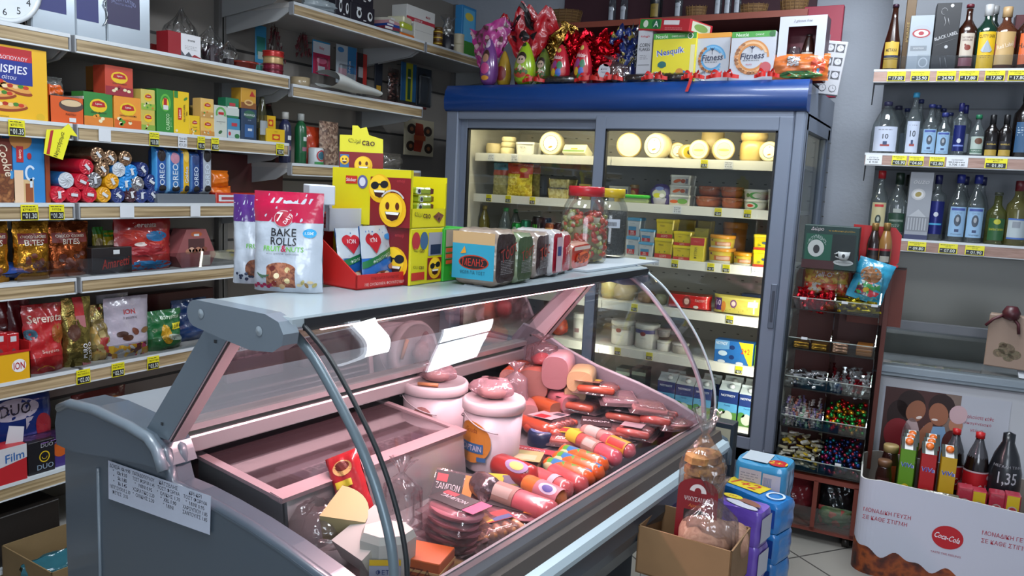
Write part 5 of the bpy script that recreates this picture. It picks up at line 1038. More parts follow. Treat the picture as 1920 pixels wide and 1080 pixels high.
pouch('snack_bag','green bag with a yellow price sticker behind the counter post','snack bag','L',(288,583,350,660),Z6,.08,wrap('1a5a30'),gren,back=.03,seed=15,wob=.008)
pouch('snack_bag','dark blue glossy bag behind the counter post','snack bag','L',(333,562,398,645),Z6,.08,wrap('12305c'),None,back=.10,seed=16,wob=.01)
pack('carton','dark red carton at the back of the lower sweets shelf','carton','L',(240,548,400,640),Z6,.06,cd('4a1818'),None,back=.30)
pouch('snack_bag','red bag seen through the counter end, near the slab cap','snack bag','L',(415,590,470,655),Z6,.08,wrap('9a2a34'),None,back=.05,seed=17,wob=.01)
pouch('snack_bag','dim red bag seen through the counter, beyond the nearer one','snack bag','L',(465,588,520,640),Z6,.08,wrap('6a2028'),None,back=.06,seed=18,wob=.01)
# lowest shelf ---------------------------
Zq=Z7
def duo(Q,F,w,h):El(Q,F,.42,.8,.33,.14,'a9a2b0',1);Tx(Q,F,'DUO',.42,.81,.15,'2a2430',3,wm=.42);Q.poly(F,[(w*.55,h*.68),(w*.56,h*.52),(w*.66,h*.68)],cd('a9a2b0'),1);El(Q,F,.85,.45,.14,.25,'8a1c28',2,rot=.3);P(Q,F,0,0,1,.18,'16143a',1)
pouch('nappy_pack','dark blue pack with a white speech bubble','pack','L',(-30,738,110,862),Zq,.10,wrap('182a66'),duo,back=.09,style='slab',seed=1)
pack('film_box','white and red box with blue lettering and an open flap','box','L',(-40,842,52,898),Zq,.07,cd('a82228'),lambda Q,F,w,h:(Q.poly(F,[(0,h*.4),(w,h*.62),(w,h),(0,h)],cd('b9b7bb'),1),Tx(Q,F,'Film',.74,.72,.22,'2a5a94',3,wm=.4,shear=.1,rot=.1)),back=.0)
Q=MB();Q.prism([(0,0),(.05,.0),(.055,.05),(.012,.06)],lambda a,b_,d:(a,d,b_),0,.002,cd('b9b7bb'));loc,w,h,rz=spot('L',(-40,842,52,898),Zq,.07,.0)
solo(Q,'box_flap','white cardboard flap raised on the white and red box','flap',(LX-.04,loc.y+.03,Zq+h),pi/2-.3)
pack('bin_liner_box','black box with a yellow round face beside the white and red box','box','L',(54,826,104,883),Zq,.07,cd('17151a'),lambda Q,F,w,h:(Q.ringp(F,w*.6,h*.5,w*.2,h*.17,w*.04,cd('c9a81c'),1),Tx(Q,F,'DUO',.7,.84,.12,'8a8a90',2),Tx(Q,F,'DUO',.62,.2,.16,'7a8a9a',2),Q.ringp(F,w*.6,h*.5,w*.1,h*.08,w*.02,cd('c9a81c'),1,a0=pi,a1=2*pi)),back=.01)
pack('soap_box','orange and purple box at the edge of the grey counter','box','L',(103,824,140,872),Zq,.07,cd('3a2a6a'),lambda Q,F,w,h:El(Q,F,.3,.7,.4,.3,'b5521c',1),back=.02)
Q=MB();bag(Q,.16,.03,.12,foil('6a4a80'),'pillow',.006,3);solo(Q,'foil_pack','shiny purple foil pack lying on the black box with the yellow face','pack',(LX-.07,onp(95,815,*PL(LX)).y,onp(95,822,*PL(LX-.05)).z-.01),pi/2)
pouch('crisps_bag','dark red bag lying on the lowest shelf beyond the counter corner','snack bag','L',(150,735,250,800),Zq+.05,.10,wrap('5a1c18'),lambda Q,F,w,h:El(Q,F,.7,.7,.15,.1,'b5701c',2),back=.12,seed=20);pack('carton','dark carton under the dark red bag on the lowest shelf','carton','L',(150,790,250,830),Zq,.14,cd('3a2624'),None,back=.12)
def openbox(name,label,loc,w,d,h,rz,c='7d6444',t=.004,cat='cardboard box'):
 cm=M(c,.75,var=.12,bscale=14);Q=MB();Q.box(-w/2,w/2,-d/2,-d/2+t,0,h,cm).box(-w/2,w/2,d/2-t,d/2,0,h,cm).box(-w/2,-w/2+t,-d/2,d/2,0,h,cm).box(w/2-t,w/2,-d/2,d/2,0,h,cm).box(-w/2,w/2,-d/2,d/2,0,t,cm)
 return solo(Q,name,label,cat,loc,rz)
for i,(a_,b_,hh,lb)in enumerate(((1.02,1.27,.20,'dark brown carton on the bottom shelf at the left edge'),(1.29,1.55,.17,'dark carton on the bottom shelf beside the grey counter'))):solo(MB().box(-.15,.15,a_,b_,0,hh,cd('241f1c'),.003),'carton',lb,'carton',(LX-.18,0,.102))
openbox('cardboard_box','brown open cardboard box on the floor below the shelves at bottom left',(-2.42,1.52,0),.40,.30,.20,pi/2-.05,'76603f')
Q=MB();bag(Q,.22,.12,.14,film('6a9aa5',.15,.8,20,.6,'2f6a78'),'pillow',.012,4);solo(Q,'teal_bag','teal plastic bag inside the brown cardboard box at bottom left','bag',(-2.44,1.42,.06),pi/2)
# ON THE COUNTER'S TOP SLAB
def edge(x0,y0,x1,y1,yt,z):
 """a base edge drawn in the photograph, lying at height z -> middle, width, height, turn"""
 a,b=onz(x0,y0,z),onz(x1,y1,z);d=b-a;w=d.length;n=Vector((d.y,-d.x,0)).normalized()
 t=onp((x0+x1)/2,yt,n,n.dot((a+b)/2));return(a+b)/2,w,t.z-z,math.atan2(d.y,d.x)
def ebox(name,label,cat,e,D,mat,art=None,left=None,b=.0015,group=None,hollow=False,topf=None):
 m_,w,h,rz=edge(*e);Q=MB();Q.box(-w/2,w/2,-D/2,D/2,0,h,mat,b)
 if art:art(Q,F_front(w,D,h),w,h)
 if left:left(Q,F_left(w,D,h),D,h)
 if topf:topf(Q,F_top(w,D,h),w,D)
 c=m_+Vector((-sin(rz),cos(rz),0))*(D/2);return solo(Q,name,label,cat,c,rz,group),w,h,rz,c
def ebag(name,label,cat,e,D,mat,art,style='stand',seed=0,wob=.004,tilt=0,group=None,z0=None):
 m_,w,h,rz=edge(*e);Q=MB();F=bag(Q,w,h,D,mat,style,wob,seed)
 if art:art(Q,F,w,h)
 c=m_+Vector((-sin(rz),cos(rz),0))*(D*.4)
 return solo(Q,name,label,cat,c,0,group,rot=(radians(-tilt),0,rz)),w,h,rz
SZ=SLZ+.001
def bake(col,full):
 def f(Q,F,w,h):
  P(Q,F,-.0,.70,1,1,wrap(col),1)
  for i in range(14):El(Q,F,.04+.07*i,.905+.004*(i%2),.02,.0035,'e8c8d4',2)
  if not full:
   El(Q,F,.75,.18,.28,.10,choc,2);r=random.Random(3)
   for k in range(9):El(Q,F,.2+.5*r.random(),.05+.08*r.random(),.05,.016,'25304a',3)
   Tx(Q,F,'FRUIT',.75,.43,.05,'5aa82a',3,wm=.5);return
  El(Q,F,.455,.735,.135,.082,'c9b0b4',2);El(Q,F,.455,.735,.125,.076,'a81a34',3);Tx(Q,F,'7',.40,.75,.09,'e8e0e2',4,wm=.12,shear=.1);Q.tx(F,'DAYS',w*.52,h*.735,w*.055,cd('e8e0e2'),4,1,rot=.95,wm=w*.16)
  Tx(Q,F,'BAKE',.47,.60,.078,'17171b',3,wm=.42);Tx(Q,F,'ROLLS',.47,.51,.078,'17171b',3,wm=.38);Tx(Q,F,'FRUIT',.31,.435,.05,'62b32a',3,wm=.26);Tx(Q,F,'&',.485,.44,.065,'b0143c',3);Tx(Q,F,'NUTS',.645,.435,.05,'62b32a',3,wm=.24)
  Tx(Q,F,'ΦΕΤΕΣ · ΚΡΑΝΜΠΕΡΙ · ΔΕΝΤΡΟΛΙΒΑΝΟ',.47,.385,.014,'55555a',3,wm=.6)
  El(Q,F,.84,.60,.095,.045,'2f9ccf',3);Tx(Q,F,'1.50€',.84,.60,.03,'e6eef2',4,wm=.14)
  br=picn('printed_rusk',['8a4a34','a86a4a','6a3428','b57c56'],60);Q.rect(F,w*.24,h*.05,w*.66,h*.24,br,2);El(Q,F,.45,.24,.22,.06,br,2)
  for(x,y,c)in((.4,.17,'d9c7a0'),(.55,.23,'c9b582'),(.55,.12,'d8c48e'),(.33,.24,'5a2018'),(.36,.09,'8a2a20'),(.47,.06,'b5946a')):El(Q,F,x,y,.04,.028,c,3)
  for k in range(6):El(Q,F,.06+.05*k,.05+.02*(k%2),.03,.018,'a3224c',3)
  for k in range(5):El(Q,F,.72+.05*k,.08+.03*(k%2),.04,.016,['c9b58a','a89a5a','8a6a3a'][k%3],3,rot=k)
  for k in range(4):El(Q,F,.14+.03*k,.16,.012,.05,'3f5a44',3,rot=1+.3*k)
 return f
pwh=wrap('b4bcc6')
ebag('snack_bag','white and pink resealable bag standing at the near end of the counter','snack bag',(468,545,598,552,360,SZ),.07,pwh,bake('b3143f',True),seed=2,wob=.003)
ebag('snack_bag','white bag with a purple top behind the pink topped one','snack bag',(432,531,492,534,365,SZ),.05,pwh,bake('4c2370',False),seed=4,wob=.003)
a_,b_,c_=onz(608,515,SZ),onz(668,544,SZ),onz(771,533,SZ)
d_=(c_-b_);w=d_.length;rz=math.atan2(d_.y,d_.x);Dt=max(.10,abs((a_-b_).dot(Vector((-sin(rz),cos(rz),0)))));rdm=cd('b51f1c');inw=cd('c9c3bd')
Q=MB();hf=.032;hb=.16
Q.box(-w/2,w/2,-Dt/2,-Dt/2+.003,0,hf,rdm).box(-w/2,w/2,-Dt/2,Dt/2,0,.003,rdm).box(-w/2,w/2,Dt/2-.003,Dt/2,0,hb,rdm)
for x in(-w/2,w/2-.003):
 Q.add([(x,-Dt/2,0),(x,Dt/2,0),(x,Dt/2,hb),(x,Dt/2-.03,hb),(x,-Dt/2,hf),(x+.003,-Dt/2,0),(x+.003,Dt/2,0),(x+.003,Dt/2,hb),(x+.003,Dt/2-.03,hb),(x+.003,-Dt/2,hf)],[(0,1,2,3,4),(9,8,7,6,5),(4,3,8,9),(0,4,9,5),(3,2,7,8)],rdm)
F=F_front(w,Dt,hf);Tx(Q,F,'ΣΟΚΟΛΑΤΑ ΓΑΛΑΚΤΟΣ',.5,.70,.2,'7a1410',2,wm=.5);Tx(Q,F,'ΜΕ ΟΛΟΚΛΗΡΑ ΦΟΥΝΤΟΥΚΙΑ',.5,.30,.22,'d8b0a8',2,wm=.72)
TC=(b_+c_)/2+Vector((-sin(rz),cos(rz),0))*(Dt/2)
tr=solo(Q,'display_tray','red cardboard display tray holding blue chocolate bags on the counter','display carton',TC,rz)
def inw_(x,y,z):return TC+Vector((cos(rz),sin(rz),0))*x+Vector((-sin(rz),cos(rz),0))*y+Vector((0,0,z))
def heart(Q,F,cx,cy,s,c,L):Q.ell(F,cx-s*.45,cy+s*.25,s*.55,s*.55,cd(c),L);Q.ell(F,cx+s*.45,cy+s*.25,s*.55,s*.55,cd(c),L);Q.poly(F,[(cx-s*.93,cy+.0),(cx,cy-s*1.05),(cx+s*.93,cy+.0)],cd(c),L)
def hazel(Q,F,w,h):
 Q.rect(F,0,h*.45,w,h,wrap('b5bcc2'),1);heart(Q,F,w*.33,h*.72,w*.22,'b51f2a',2);Tx(Q,F,'ΙΟΝ',.33,.75,.08,'e0d8d8',3,wm=.3)
 Q.grid(lambda a,b:F.fn(w*a,h*(.27+.26*a+.12*b),.0018),14,3,cd('1c6a3a'));Q.tx(F,'ΦΟΥΝΤΟΥΚΙΟΥ',w*.52,h*.445,h*.055,cd('c9d8c8'),5,1,rot=.28,wm=w*.85)
 El(Q,F,.5,.12,.3,.10,choc,2);El(Q,F,.35,.14,.1,.05,'c9b59a',3);El(Q,F,.62,.16,.1,.05,'d8c8b0',3);El(Q,F,.8,.28,.1,.05,'a86a4a',3);El(Q,F,.82,.80,.12,.055,'3f8ac4',3)
for i,(x,y,c,sc,tl,lb)in enumerate(((.16,.1,'1f5fa8',1,6,'blue chocolate bag with a green ribbon, front one in the red tray'),(-.22,.5,'1a4f8c',.95,10,'blue chocolate bag with a red heart, behind left in the red tray'),(.62,.62,'a0262a',.82,8,'red chocolate bag behind right in the red tray'))):
 Q=MB();ww,hh=w*.66*sc,.132*sc;F=bag(Q,ww,hh,.035,wrap(c),'stand',.002,i+3);hazel(Q,F,ww,hh)if i<2 else None
 solo(Q,'chocolate_bag',lb,'chocolate bag',inw_(x*w*.5,-Dt*.5+.03+y*.07,.004),0,'chocolate bags in the red tray',rot=(radians(-tl),0,rz+(.15 if i==0 else-.1)))
wc=cd('b9bcc4')
p0_,p1_=onz(648,432,SZ+.115),onz(706,432,SZ+.115)
Q=MB();d_=onz(706,432,SZ+.115)-onz(628,424,SZ+.115);w2=d_.length;rz2=math.atan2(d_.y,d_.x);h2=.052;D2=.13
Q.box(-w2/2,w2/2,-D2/2,-D2/2+.002,0,.007,wc).box(-w2/2,w2/2,-D2/2,-D2/2+.002,h2-.008,h2+.010,wc).box(-w2/2,-w2/2+w2*.30,-D2/2,-D2/2+.002,.007,h2-.008,wc).box(w2/2-.01,w2/2,-D2/2,-D2/2+.002,.007,h2-.008,wc)
Q.box(-w2/2,w2/2,-D2/2,D2/2,0,.002,wc).box(-w2/2,w2/2,D2/2-.002,D2/2,0,h2,wc).box(-w2/2,-w2/2+.002,-D2/2,D2/2,0,h2,rdm).box(w2/2-.002,w2/2,-D2/2,D2/2,0,h2,wc)
F=F_front(w2,D2,h2);heart(Q,F,w2*.14,h2*.25,.006,'b51f2a',1);F=F_left(w2,D2,h2);El(Q,F,.5,.4,.12,.3,'8a3a24',1)
C2=inw_(.0,Dt/2-.045,.125);lid_=solo(Q,'display_carton','white and red carton with a window onto red bars above the red tray','display carton',(C2.x,C2.y,SZ+.118),rz2)
for i in range(3):
 q=MB();q.box(-w2*.17,w2/2-.006,-D2/2+.006,.04,0,.011,wrap('8f1a22'),.004);l_=lid_.matrix_basis;solo(q,'chocolate_bar',['red bar, lowest inside the white windowed carton','red bar, middle inside the white windowed carton','red bar, top one inside the white windowed carton'][i],'chocolate bar',(C2.x,C2.y,SZ+.121+.0125*i),rz2,'red bars in the white carton')
Q=MB()
FL=Face(lambda u,v,o:(u-.075,-o,v),.15,.05)
Q.box(-.085,.045,0,.055,0,.042,wc,.002);heart(Q,FL,.035,.016,.010,'b51f2a',1)
c3=onz(575,420,SZ+.135);solo(Q,'folded_lid','white carton lid with red hearts standing behind the pink topped bag','carton lid',(c3.x,c3.y,SZ+.18),rz2-.62)
tag(MB().box(-.03,.03,-.012,.012,0,.179,cd('8a1f22')).bd('bag_divider',None,(c3.x,c3.y,SZ),rz2-.6),'dark red upright divider between the pink topped bag and the red tray','divider')
yl=cd('c9bd10')
def smiley(Q,F,x,y,r,L,shades=False,rot=0):
 Q.ell(F,x,y,r,r,cd('dba716'),L,24);Q.ell(F,x-r*.1,y+r*.12,r*.82,r*.82,cd('e9bf2a'),L+1,24)
 if shades:Q.ell(F,x-r*.42,y+r*.2,r*.36,r*.26,cd('17171b'),L+2,rot=.15);Q.ell(F,x+r*.42,y+r*.3,r*.36,r*.26,cd('17171b'),L+2,rot=.15);Q.tx(F,'-',x,y+r*.3,r*.1,cd('17171b'),L+2)
 else:
  for s in(-1,1):Q.ell(F,x+s*r*.36,y+r*.22,r*.15,r*.22,cd('5a2410'),L+2)
 Q.poly(F,[(x-r*.55,y-r*.12),(x+r*.58,y-r*.12),(x+r*.4,y-r*.52),(x,y-r*.66),(x-r*.38,y-r*.52)],cd('3a1410'),L+2);Q.poly(F,[(x-r*.5,y-r*.13),(x+r*.52,y-r*.13),(x+r*.44,y-r*.28),(x-r*.42,y-r*.28)],cd('e4e0d8'),L+3)
def chipicao(Q,F,x,y,w,L=3):Q.tx(F,'Chipi',x-w*.24,y,w*.16,cd('c9c21a'),L,1,rot=-.06,wm=w*.46);Q.tx(F,'Chipi',x-w*.24,y-.001,w*.18,cd('4a4620'),L-1,1,rot=-.06,wm=w*.5);Q.tx(F,'cao',x+w*.22,y-w*.06,w*.15,cd('4a2a18'),L,1,rot=-.06,wm=w*.42)
def emo_left(Q,F,w,h):
 Q.rect(F,0,0,w,h,yl,1);Q.rect(F,w*.50,0,w,h*.86,cd('7a161c'),2);P(Q,F,.18,.72,.33,.86,'b52a1c',3);Tx(Q,F,'Sticker',.255,.79,.06,'e0d8d0',4,wm=.13);El(Q,F,.40,.76,.065,.12,'5a5a8a',3);El(Q,F,.40,.76,.04,.08,'c9c9d0',4)
 smiley(Q,F,w*.62,h*.66,min(w,h)*.25,3,True);smiley(Q,F,w*.79,h*.30,min(w,h)*.30,6);Q.ringp(F,w*.79,h*.34,min(w,h)*.31,min(w,h)*.31,.004,cd('b9b4b0'),8,a0=.6,a1=2.5);Tx(Q,F,'emoji',.88,.80,.07,'a8343a',3,wm=.18)
def emo_front(Q,F,w,h):chipicao(Q,F,w*.35,h*.26,w*.56);Q.poly(F,[(w*.62,h*.26),(w*.78,h*.36),(w*.93,h*.26),(w*.78,h*.10)],choc,3)
Dm=.235
o1_,w,h,rz,c=ebox('display_carton','yellow display carton with big smiling faces, lower of two stacked','display carton',(768,536,829,527,428,SZ),Dm,yl,lambda Q,F,w,h:(El(Q,F,.14,.78,.12,.16,'a8262c',2),El(Q,F,.38,.78,.12,.16,'3a5a7a',2),chipicao(Q,F,w*.24,h*.62,w*.36),P(Q,F,.52,.50,.95,.92,'8f8f98',2),P(Q,F,.5,.06,.97,.46,'7a161c',2),P(Q,F,.58,.52,.9,.70,'1f2c44',3),P(Q,F,.03,.08,.42,.22,'b52a1c',2),smiley(Q,F,w*.73,h*.27,w*.2,3,True),chipicao(Q,F,w*.24,h*.32,w*.36)),lambda Q,F,w,h:(Q.rect(F,0,0,w,h,yl,1),Q.rect(F,w*.45,0,w*.98,h,cd('6a1218'),2),Tx(Q,F,'emoji',.86,.86,.08,'a8343a',3,wm=.2),smiley(Q,F,w*.80,h*.36,h*.30,3,True)))
ZE=SZ+h+.001
m1,w1_,h1_,rzE=edge(782,428,850,427,322,ZE)
ww=w+.012;hh=h1_;D_=Dm
Q=MB();t=.002
Q.box(-ww/2,ww/2,-D_/2,-D_/2+t,0,hh*.34,yl).box(-ww/2,-ww/2+t,-D_/2,D_/2,0,hh,yl).box(ww/2-t,ww/2,-D_/2,D_/2,0,hh*.9,yl).box(-ww/2,ww/2,D_/2-t,D_/2,0,hh,yl).box(-ww/2,ww/2,-D_/2,D_/2,0,t,yl).box(-ww/2,-ww/2+.008,-D_/2,-D_/2+t,0,hh,yl).box(ww/2-.006,ww/2,-D_/2,-D_/2+t,0,hh*.8,yl)
F=F_front(ww,D_,hh*.4);chipicao(Q,F,ww*.33,hh*.24,ww*.5);Q.poly(F,[(ww*.62,hh*.2),(ww*.76,hh*.28),(ww*.92,hh*.22),(ww*.80,hh*.08)],choc,3);emo_left(Q,F_left(ww,D_,hh),D_,hh)
top_=solo(Q,'display_carton','yellow display carton full of green wrapped bars, upper of two stacked','display carton',(c.x,c.y,ZE),rz)
def rel(o,x,y,z):R_z=o.rotation_euler.z;return Vector((o.location.x+cos(R_z)*x-sin(R_z)*y,o.location.y+sin(R_z)*x+cos(R_z)*y,o.location.z+z))
for i in range(6):
 Q=MB();L_=.052;Q.box(-L_/2*1.0,L_/2,-.03,.03,0,.017,wrap('7f8f1c'),.004).add([(L_/2-.002,-.028,.001),(L_/2-.002,.028,.001),(L_/2-.002,.028,.016),(L_/2-.002,-.028,.016),(L_/2+.012,-.026,.003),(L_/2+.012,.026,.005),(L_/2+.012,.026,.013),(L_/2+.012,-.026,.014)],[(0,1,5,4),(1,2,6,5),(2,3,7,6),(3,0,4,7),(4,5,6,7)],wrap('5a2418'))
 F=Face(lambda u,v,o:(u-L_/2,-.03-o,v),L_,.017);Q.rect(F,.001,.002,.013,.015,pp('b9bcc0'),1);Q.ell(F,.007,.0085,.005,.005,pp('23252c'),2)
 solo(Q,'cake_bar',['green wrapped bar, lowest in the yellow carton','green wrapped bar, second from the bottom in the yellow carton','green wrapped bar, third in the yellow carton','green wrapped bar, fourth in the yellow carton','green wrapped bar, topmost lying askew in the yellow carton','green wrapped bar lying across the back of the yellow carton'][i],'cake bar',rel(top_,[-.0,.002,-.001,.0,-.004,-.03][i],-D_/2+.04+(.07 if i==5 else 0),.0025+.0185*(min(i,4)if i<5 else 4.4)),rz+[0,.02,-.02,.03,-.08,-.5][i],'green wrapped bars in the yellow carton')
q_=case_w(-1.33,1.52,0);nQ=Vector((CF.x,CF.y,0)).normalized();a_,b_=onp(636,318,nQ,nQ.dot(q_)),onp(718,326,nQ,nQ.dot(q_));m2=(a_+b_)/2;w2_=(b_-a_).length;h2_=onp(677,235,nQ,nQ.dot(q_)).z-m2.z;rz3=math.atan2((b_-a_).y,(b_-a_).x)
Q=MB();s_=w2_;outl=[(0,0),(s_,-.0),(s_*.98,h2_*.72),(s_*.66,h2_*.80),(s_*.60,h2_*.97),(s_*.46,h2_*.93),(s_*.40,h2_*.99),(s_*.28,h2_*.99),(s_*.28,h2_*.78),(-.0,h2_*.78)]
hb_=m2.z-SZ
Q.prism([(a,b_)for a,b_ in outl]+[],lambda a,b_,d:(a-s_/2,d,b_+hb_),0,.002,cd('d0c82a'));Q.box(-s_/2,s_/2,0,.002,0,hb_,yl)
F=Face(lambda u,v,o:(u-s_/2,-o,v+hb_),s_,h2_);Q.rect(F,0,0,s_,h2_*.42,cd('7a161c'),1);chipicao(Q,F,s_*.5,h2_*.66,s_*.7,3);smiley(Q,F,s_*.55,h2_*.14,h2_*.2,2);Q.rect(F,s_*.02,h2_*.08,s_*.22,h2_*.36,cd('3a6a9a'),2);smiley(Q,F,s_*.12,h2_*.24,h2_*.1,3)
solo(Q,'counter_sign','yellow sign card rising behind the yellow cartons','sign',(m2.x,m2.y,SZ),rz3)
o_,w,h,rz,c=ebox('snack_carton','small green open carton of orange and white bars beside the yellow cartons','display carton',(830,528,877,521,428,SZ),.07,cd('2f9a2c'),lambda Q,F,w,h:(P(Q,F,.06,.42,.96,.98,'9b8d7c',1),P(Q,F,.06,.3,.96,.42,'2a8a2c',1),[(P(Q,F,.08,.33+.115*k,.45,.40+.115*k,'c9562a',2),P(Q,F,.45,.33+.115*k,.82,.40+.115*k,'b9b5b0',2),P(Q,F,.06,.405+.115*k,.96,.43+.115*k,'1f6a24',2))for k in range(3)],Tx(Q,F,'hobby',.4,.14,.1,'9a9a2a',3,wm=.5)))
def toast(name,label,e,D,ende,side,arts=None,artl=None,seed=0,h=None,clear=.35):
 m_,w,hh,rz=edge(*e);h=h or hh;Q=MB();em=wrap(ende);sm=wrap(side)if isinstance(side,str)else side;r=random.Random(seed)
 nx=12
 def body(u,v):
  a=u*2*pi;n_=9;ca,sa=cos(a),sin(a);k=(abs(ca)**n_+abs(sa)**n_)**(-1/n_);wob=1+.03*noise2(u*4,v*3,seed)
  s=1 if .08<v<.92 else(.90 if v>.0 and v<1 else .86)
  return(w/2*k*ca*s*wob,D*(v-.5),h/2+h/2*k*sa*s*wob*(1 if sa>0 else .98))
 Q.grid(body,28,nx,sm)
 for v,sgn in((0,-1),(1,1)):
  pts=[body(i/28,v)for i in range(28)];cx=(0,D*(v-.5)+sgn*.004,h/2);Q.add([cx]+pts,[(0,1+i,1+(i+1)%28)if sgn>0 else(0,1+(i+1)%28,1+i)for i in range(28)],em,False)
 F=Face(lambda u,v,o:(u-w/2,-D/2-.005-o+.0,v),w,h)
 if arts:arts(Q,F,w,h)
 if artl:artl(Q,Face(lambda u,v,o:(-w/2-.002-o,D/2-u,v),D,h),D,h)
 return solo(Q,name,label,'bread',m_+Vector((-sin(rz),cos(rz),0))*(D/2),rz,'packs of toast bread along the counter top')
def endart(tcol,name='Τόστ',ink='8a8a8a'):
 def f(Q,F,w,h):Q.tx(F,name,w*.55,h*.63,w*.28,cd(tcol),1,1,rot=.35,shear=.2,wm=w*.75);Q.scr(F,w*.5,h*.46,w*.6,9,h*.018,cd(ink),int(w*1e4),1)
 return f
def melis(Q,F,D,h):Q.rect(F,D*.0,h*.12,D,h*.74,cd('2a8aa5'),1);Q.rect(F,D*.0,h*.74,D,h*.95,cd('b5946a'),1);El(Q,F,.52,.42,.36,.13,'a8341c',2);El(Q,F,.52,.42,.33,.11,'17171b',3);Q.tx(F,'ΜΕΛΗΣ',D*.52,h*.42,h*.13,cd('b52f24'),4,1,wm=D*.52);Q.tx(F,'ΨΩΜΙ ΓΙΑ ΤΟΣΤ',D*.5,h*.24,h*.06,cd('123a4a'),3,0,wm=D*.6);Q.poly(F,[(D*.2,h*.56),(D*.3,h*.70),(D*.34,h*.58)],cd('c98a2a'),4)
toast('toast_bread','blue and brown toast bread pack, nearest along the counter top',(925,541,966,533,432,SZ),.115,'2a1a18','8a7a6c',endart('8a2a20'),melis,1)
toast('toast_bread','green ended toast bread pack, second along the counter top',(966,534,998,528,438,SZ),.12,'35482a','6d7a5c',endart('8a2a20'),None,2)
toast('toast_bread','dark brown toast bread pack, third along the counter top',(1001,524,1034,517,436,SZ),.12,'30181a','8a7a70',endart('a8341c'),None,3)
toast('toast_bread','pink and white toast bread pack, fourth along the counter top',(1033,520,1052,516,432,SZ),.12,'a01c30','a8a4a4',lambda Q,F,w,h:(P(Q,F,.25,.1,.8,.85,'b59aa0',1),P(Q,F,.35,.45,.7,.65,'2a3a6a',2)),None,4)
toast('toast_bread','narrow red toast bread pack, fifth along the counter top',(1052,515,1068,511,436,SZ),.12,'a51c2c','a89a94',endart('e0c8c0','ΤΟΣΤ'),None,5)
def roundbun(Q,F,w,h):El(Q,F,.55,.45,.34,.22,'c9521c',1);Q.tx(F,'Burger',w*.55,h*.45,w*.2,cd('5a1410'),2,1,shear=.3,rot=.1,wm=w*.6);P(Q,F,.1,.75,.9,.88,'b5a49a',1)
toast('burger_buns','red and orange bun pack near the gherkin jar',(1068,509,1105,500,456,SZ),.12,'b5301c','b58a7a',roundbun,None,6)
toast('burger_buns','clear topped yellow and red bun pack against the vegetable jar',(1103,498,1130,490,444,SZ),.10,'a8802a','b59a7a',lambda Q,F,w,h:(P(Q,F,.15,.25,.8,.5,'a8262c',1),P(Q,F,.2,.1,.8,.22,'c9b02a',1)),None,7)
Q=MB();bag(Q,.09,.075,.04,film('e6e6e6',.15,1.,30),'pillow',.006,2);Q.la([(.0,.002),(.022,.01),(.025,.03),(.01,.05),(0,.052)],M('a81c30',.4),10);c=onz(868,452,SZ+.0)
solo(Q,'snack_bag','small clear bag with a red inside behind the toast packs','snack bag',(onz(872,474,SZ).x,onz(872,474,SZ).y,SZ),.5)
for e,lb,c,s in(((1010,518,1090,506),'blue grey leaflet under the bun packs on the counter top','7d8c96',.10),((1118,508,1196,492),'leaflet with small food pictures at the far corner of the counter top','a9b4b8',.12),((870,534,905,536),'pale leaflet under the green carton on the counter top','8c989e',.10)):
 a,b=onz(e[0],e[1],SZ),onz(e[2],e[3],SZ);d=b-a;w=d.length;rz=math.atan2(d.y,d.x);Q=MB();Q.box(-w/2,w/2,0,s,0,.0012,cd(c));F=Face(lambda u,v,o:(u-w/2,v,.0012+o),w,s)
 if 'food' in lb:El(Q,F,.2,.6,.16,.14,food,1,rot=.3);El(Q,F,.5,.75,.08,.08,'8a9a2a',1);El(Q,F,.78,.6,.08,.07,'c2b534',1);El(Q,F,.62,.3,.1,.08,'a8341c',1)
 solo(Q,'leaflet',lb,'leaflet',((a.x+b.x)/2,(a.y+b.y)/2,SZ-.0005),rz)
def stand(pxc,pyb,pw_,pyt,z):
 p=onz(pxc,pyb,z);dep=(p-O).dot(CF);r=pw_/2*dep/FPX;n=Vector((CF.x,CF.y,0)).normalized();t=onp(pxc,pyt,n,n.dot(p));return p,r,t.z-z
def jar(name,label,pxc,pyb,pw_,pyt,lidc,fillart,fillh,z=SZ+.006,sticker=False):
 p,r,h=stand(pxc,pyb,pw_,pyt,z);R=r
 body=[(R*.86,0),(R*.97,.008),(R,.02),(R*.97,h*.25),(R,h*.45),(R*.98,h*.62),(R*.9,h*.74),(R*.78,h*.82),(R*.66,h*.86),(R*.66,h*.89)]
 o=solo(MB().la(body,film('e9edea',.07,.15,8,.05,'aab0a8',rough=.05),28,cap=False),name,label,'jar',p,0)
 Q=MB();Q.la([(R*.76,h*.87),(R*.76,h*.985),(R*.73,h),(0,h)],M(lidc,.3,coat=.3),28);Q.bd('lid',o)
 fillart(o,R,h);return o,R,h
def mixfill(o,R,h):
 r=random.Random(5);cols=[M(c,.35,coat=.5)for c in('a8281c','b93a24','8a8a3c','6d7434','b5b59a','c24a2c','9a9a5c')]
 Q=MB();Q.la([(R*.80,.012),(R*.88,.02),(R*.85,h*.60),(0,h*.61)],M('6a5a34',.4),20)
 Q.bd('brine',o)
 k=MB()
 for i in range(230):
  a=r.random()*6.28;z=.02+r.random()*h*.58;s=.010+r.random()*.008;q=R*(.86 if z<h*.6 else .7)-s*.3;Mx=Matrix.Translation((q*cos(a),q*sin(a),z))@Matrix.Rotation(r.random()*6,4,'X')@Matrix.Rotation(r.random()*6,4,'Y');k.M=Mx
  k.la([(0,-s*.7),(s*.8,-s*.45),(s,0),(s*.8,s*.45),(0,s*.7)],cols[r.choice([0,0,1,1,2,3,4,4,5,6])],7,sy=.7)
 k.M=None;q=k.bd('vegetables',o);q['kind']='stuff'
 o['label']=o['label']
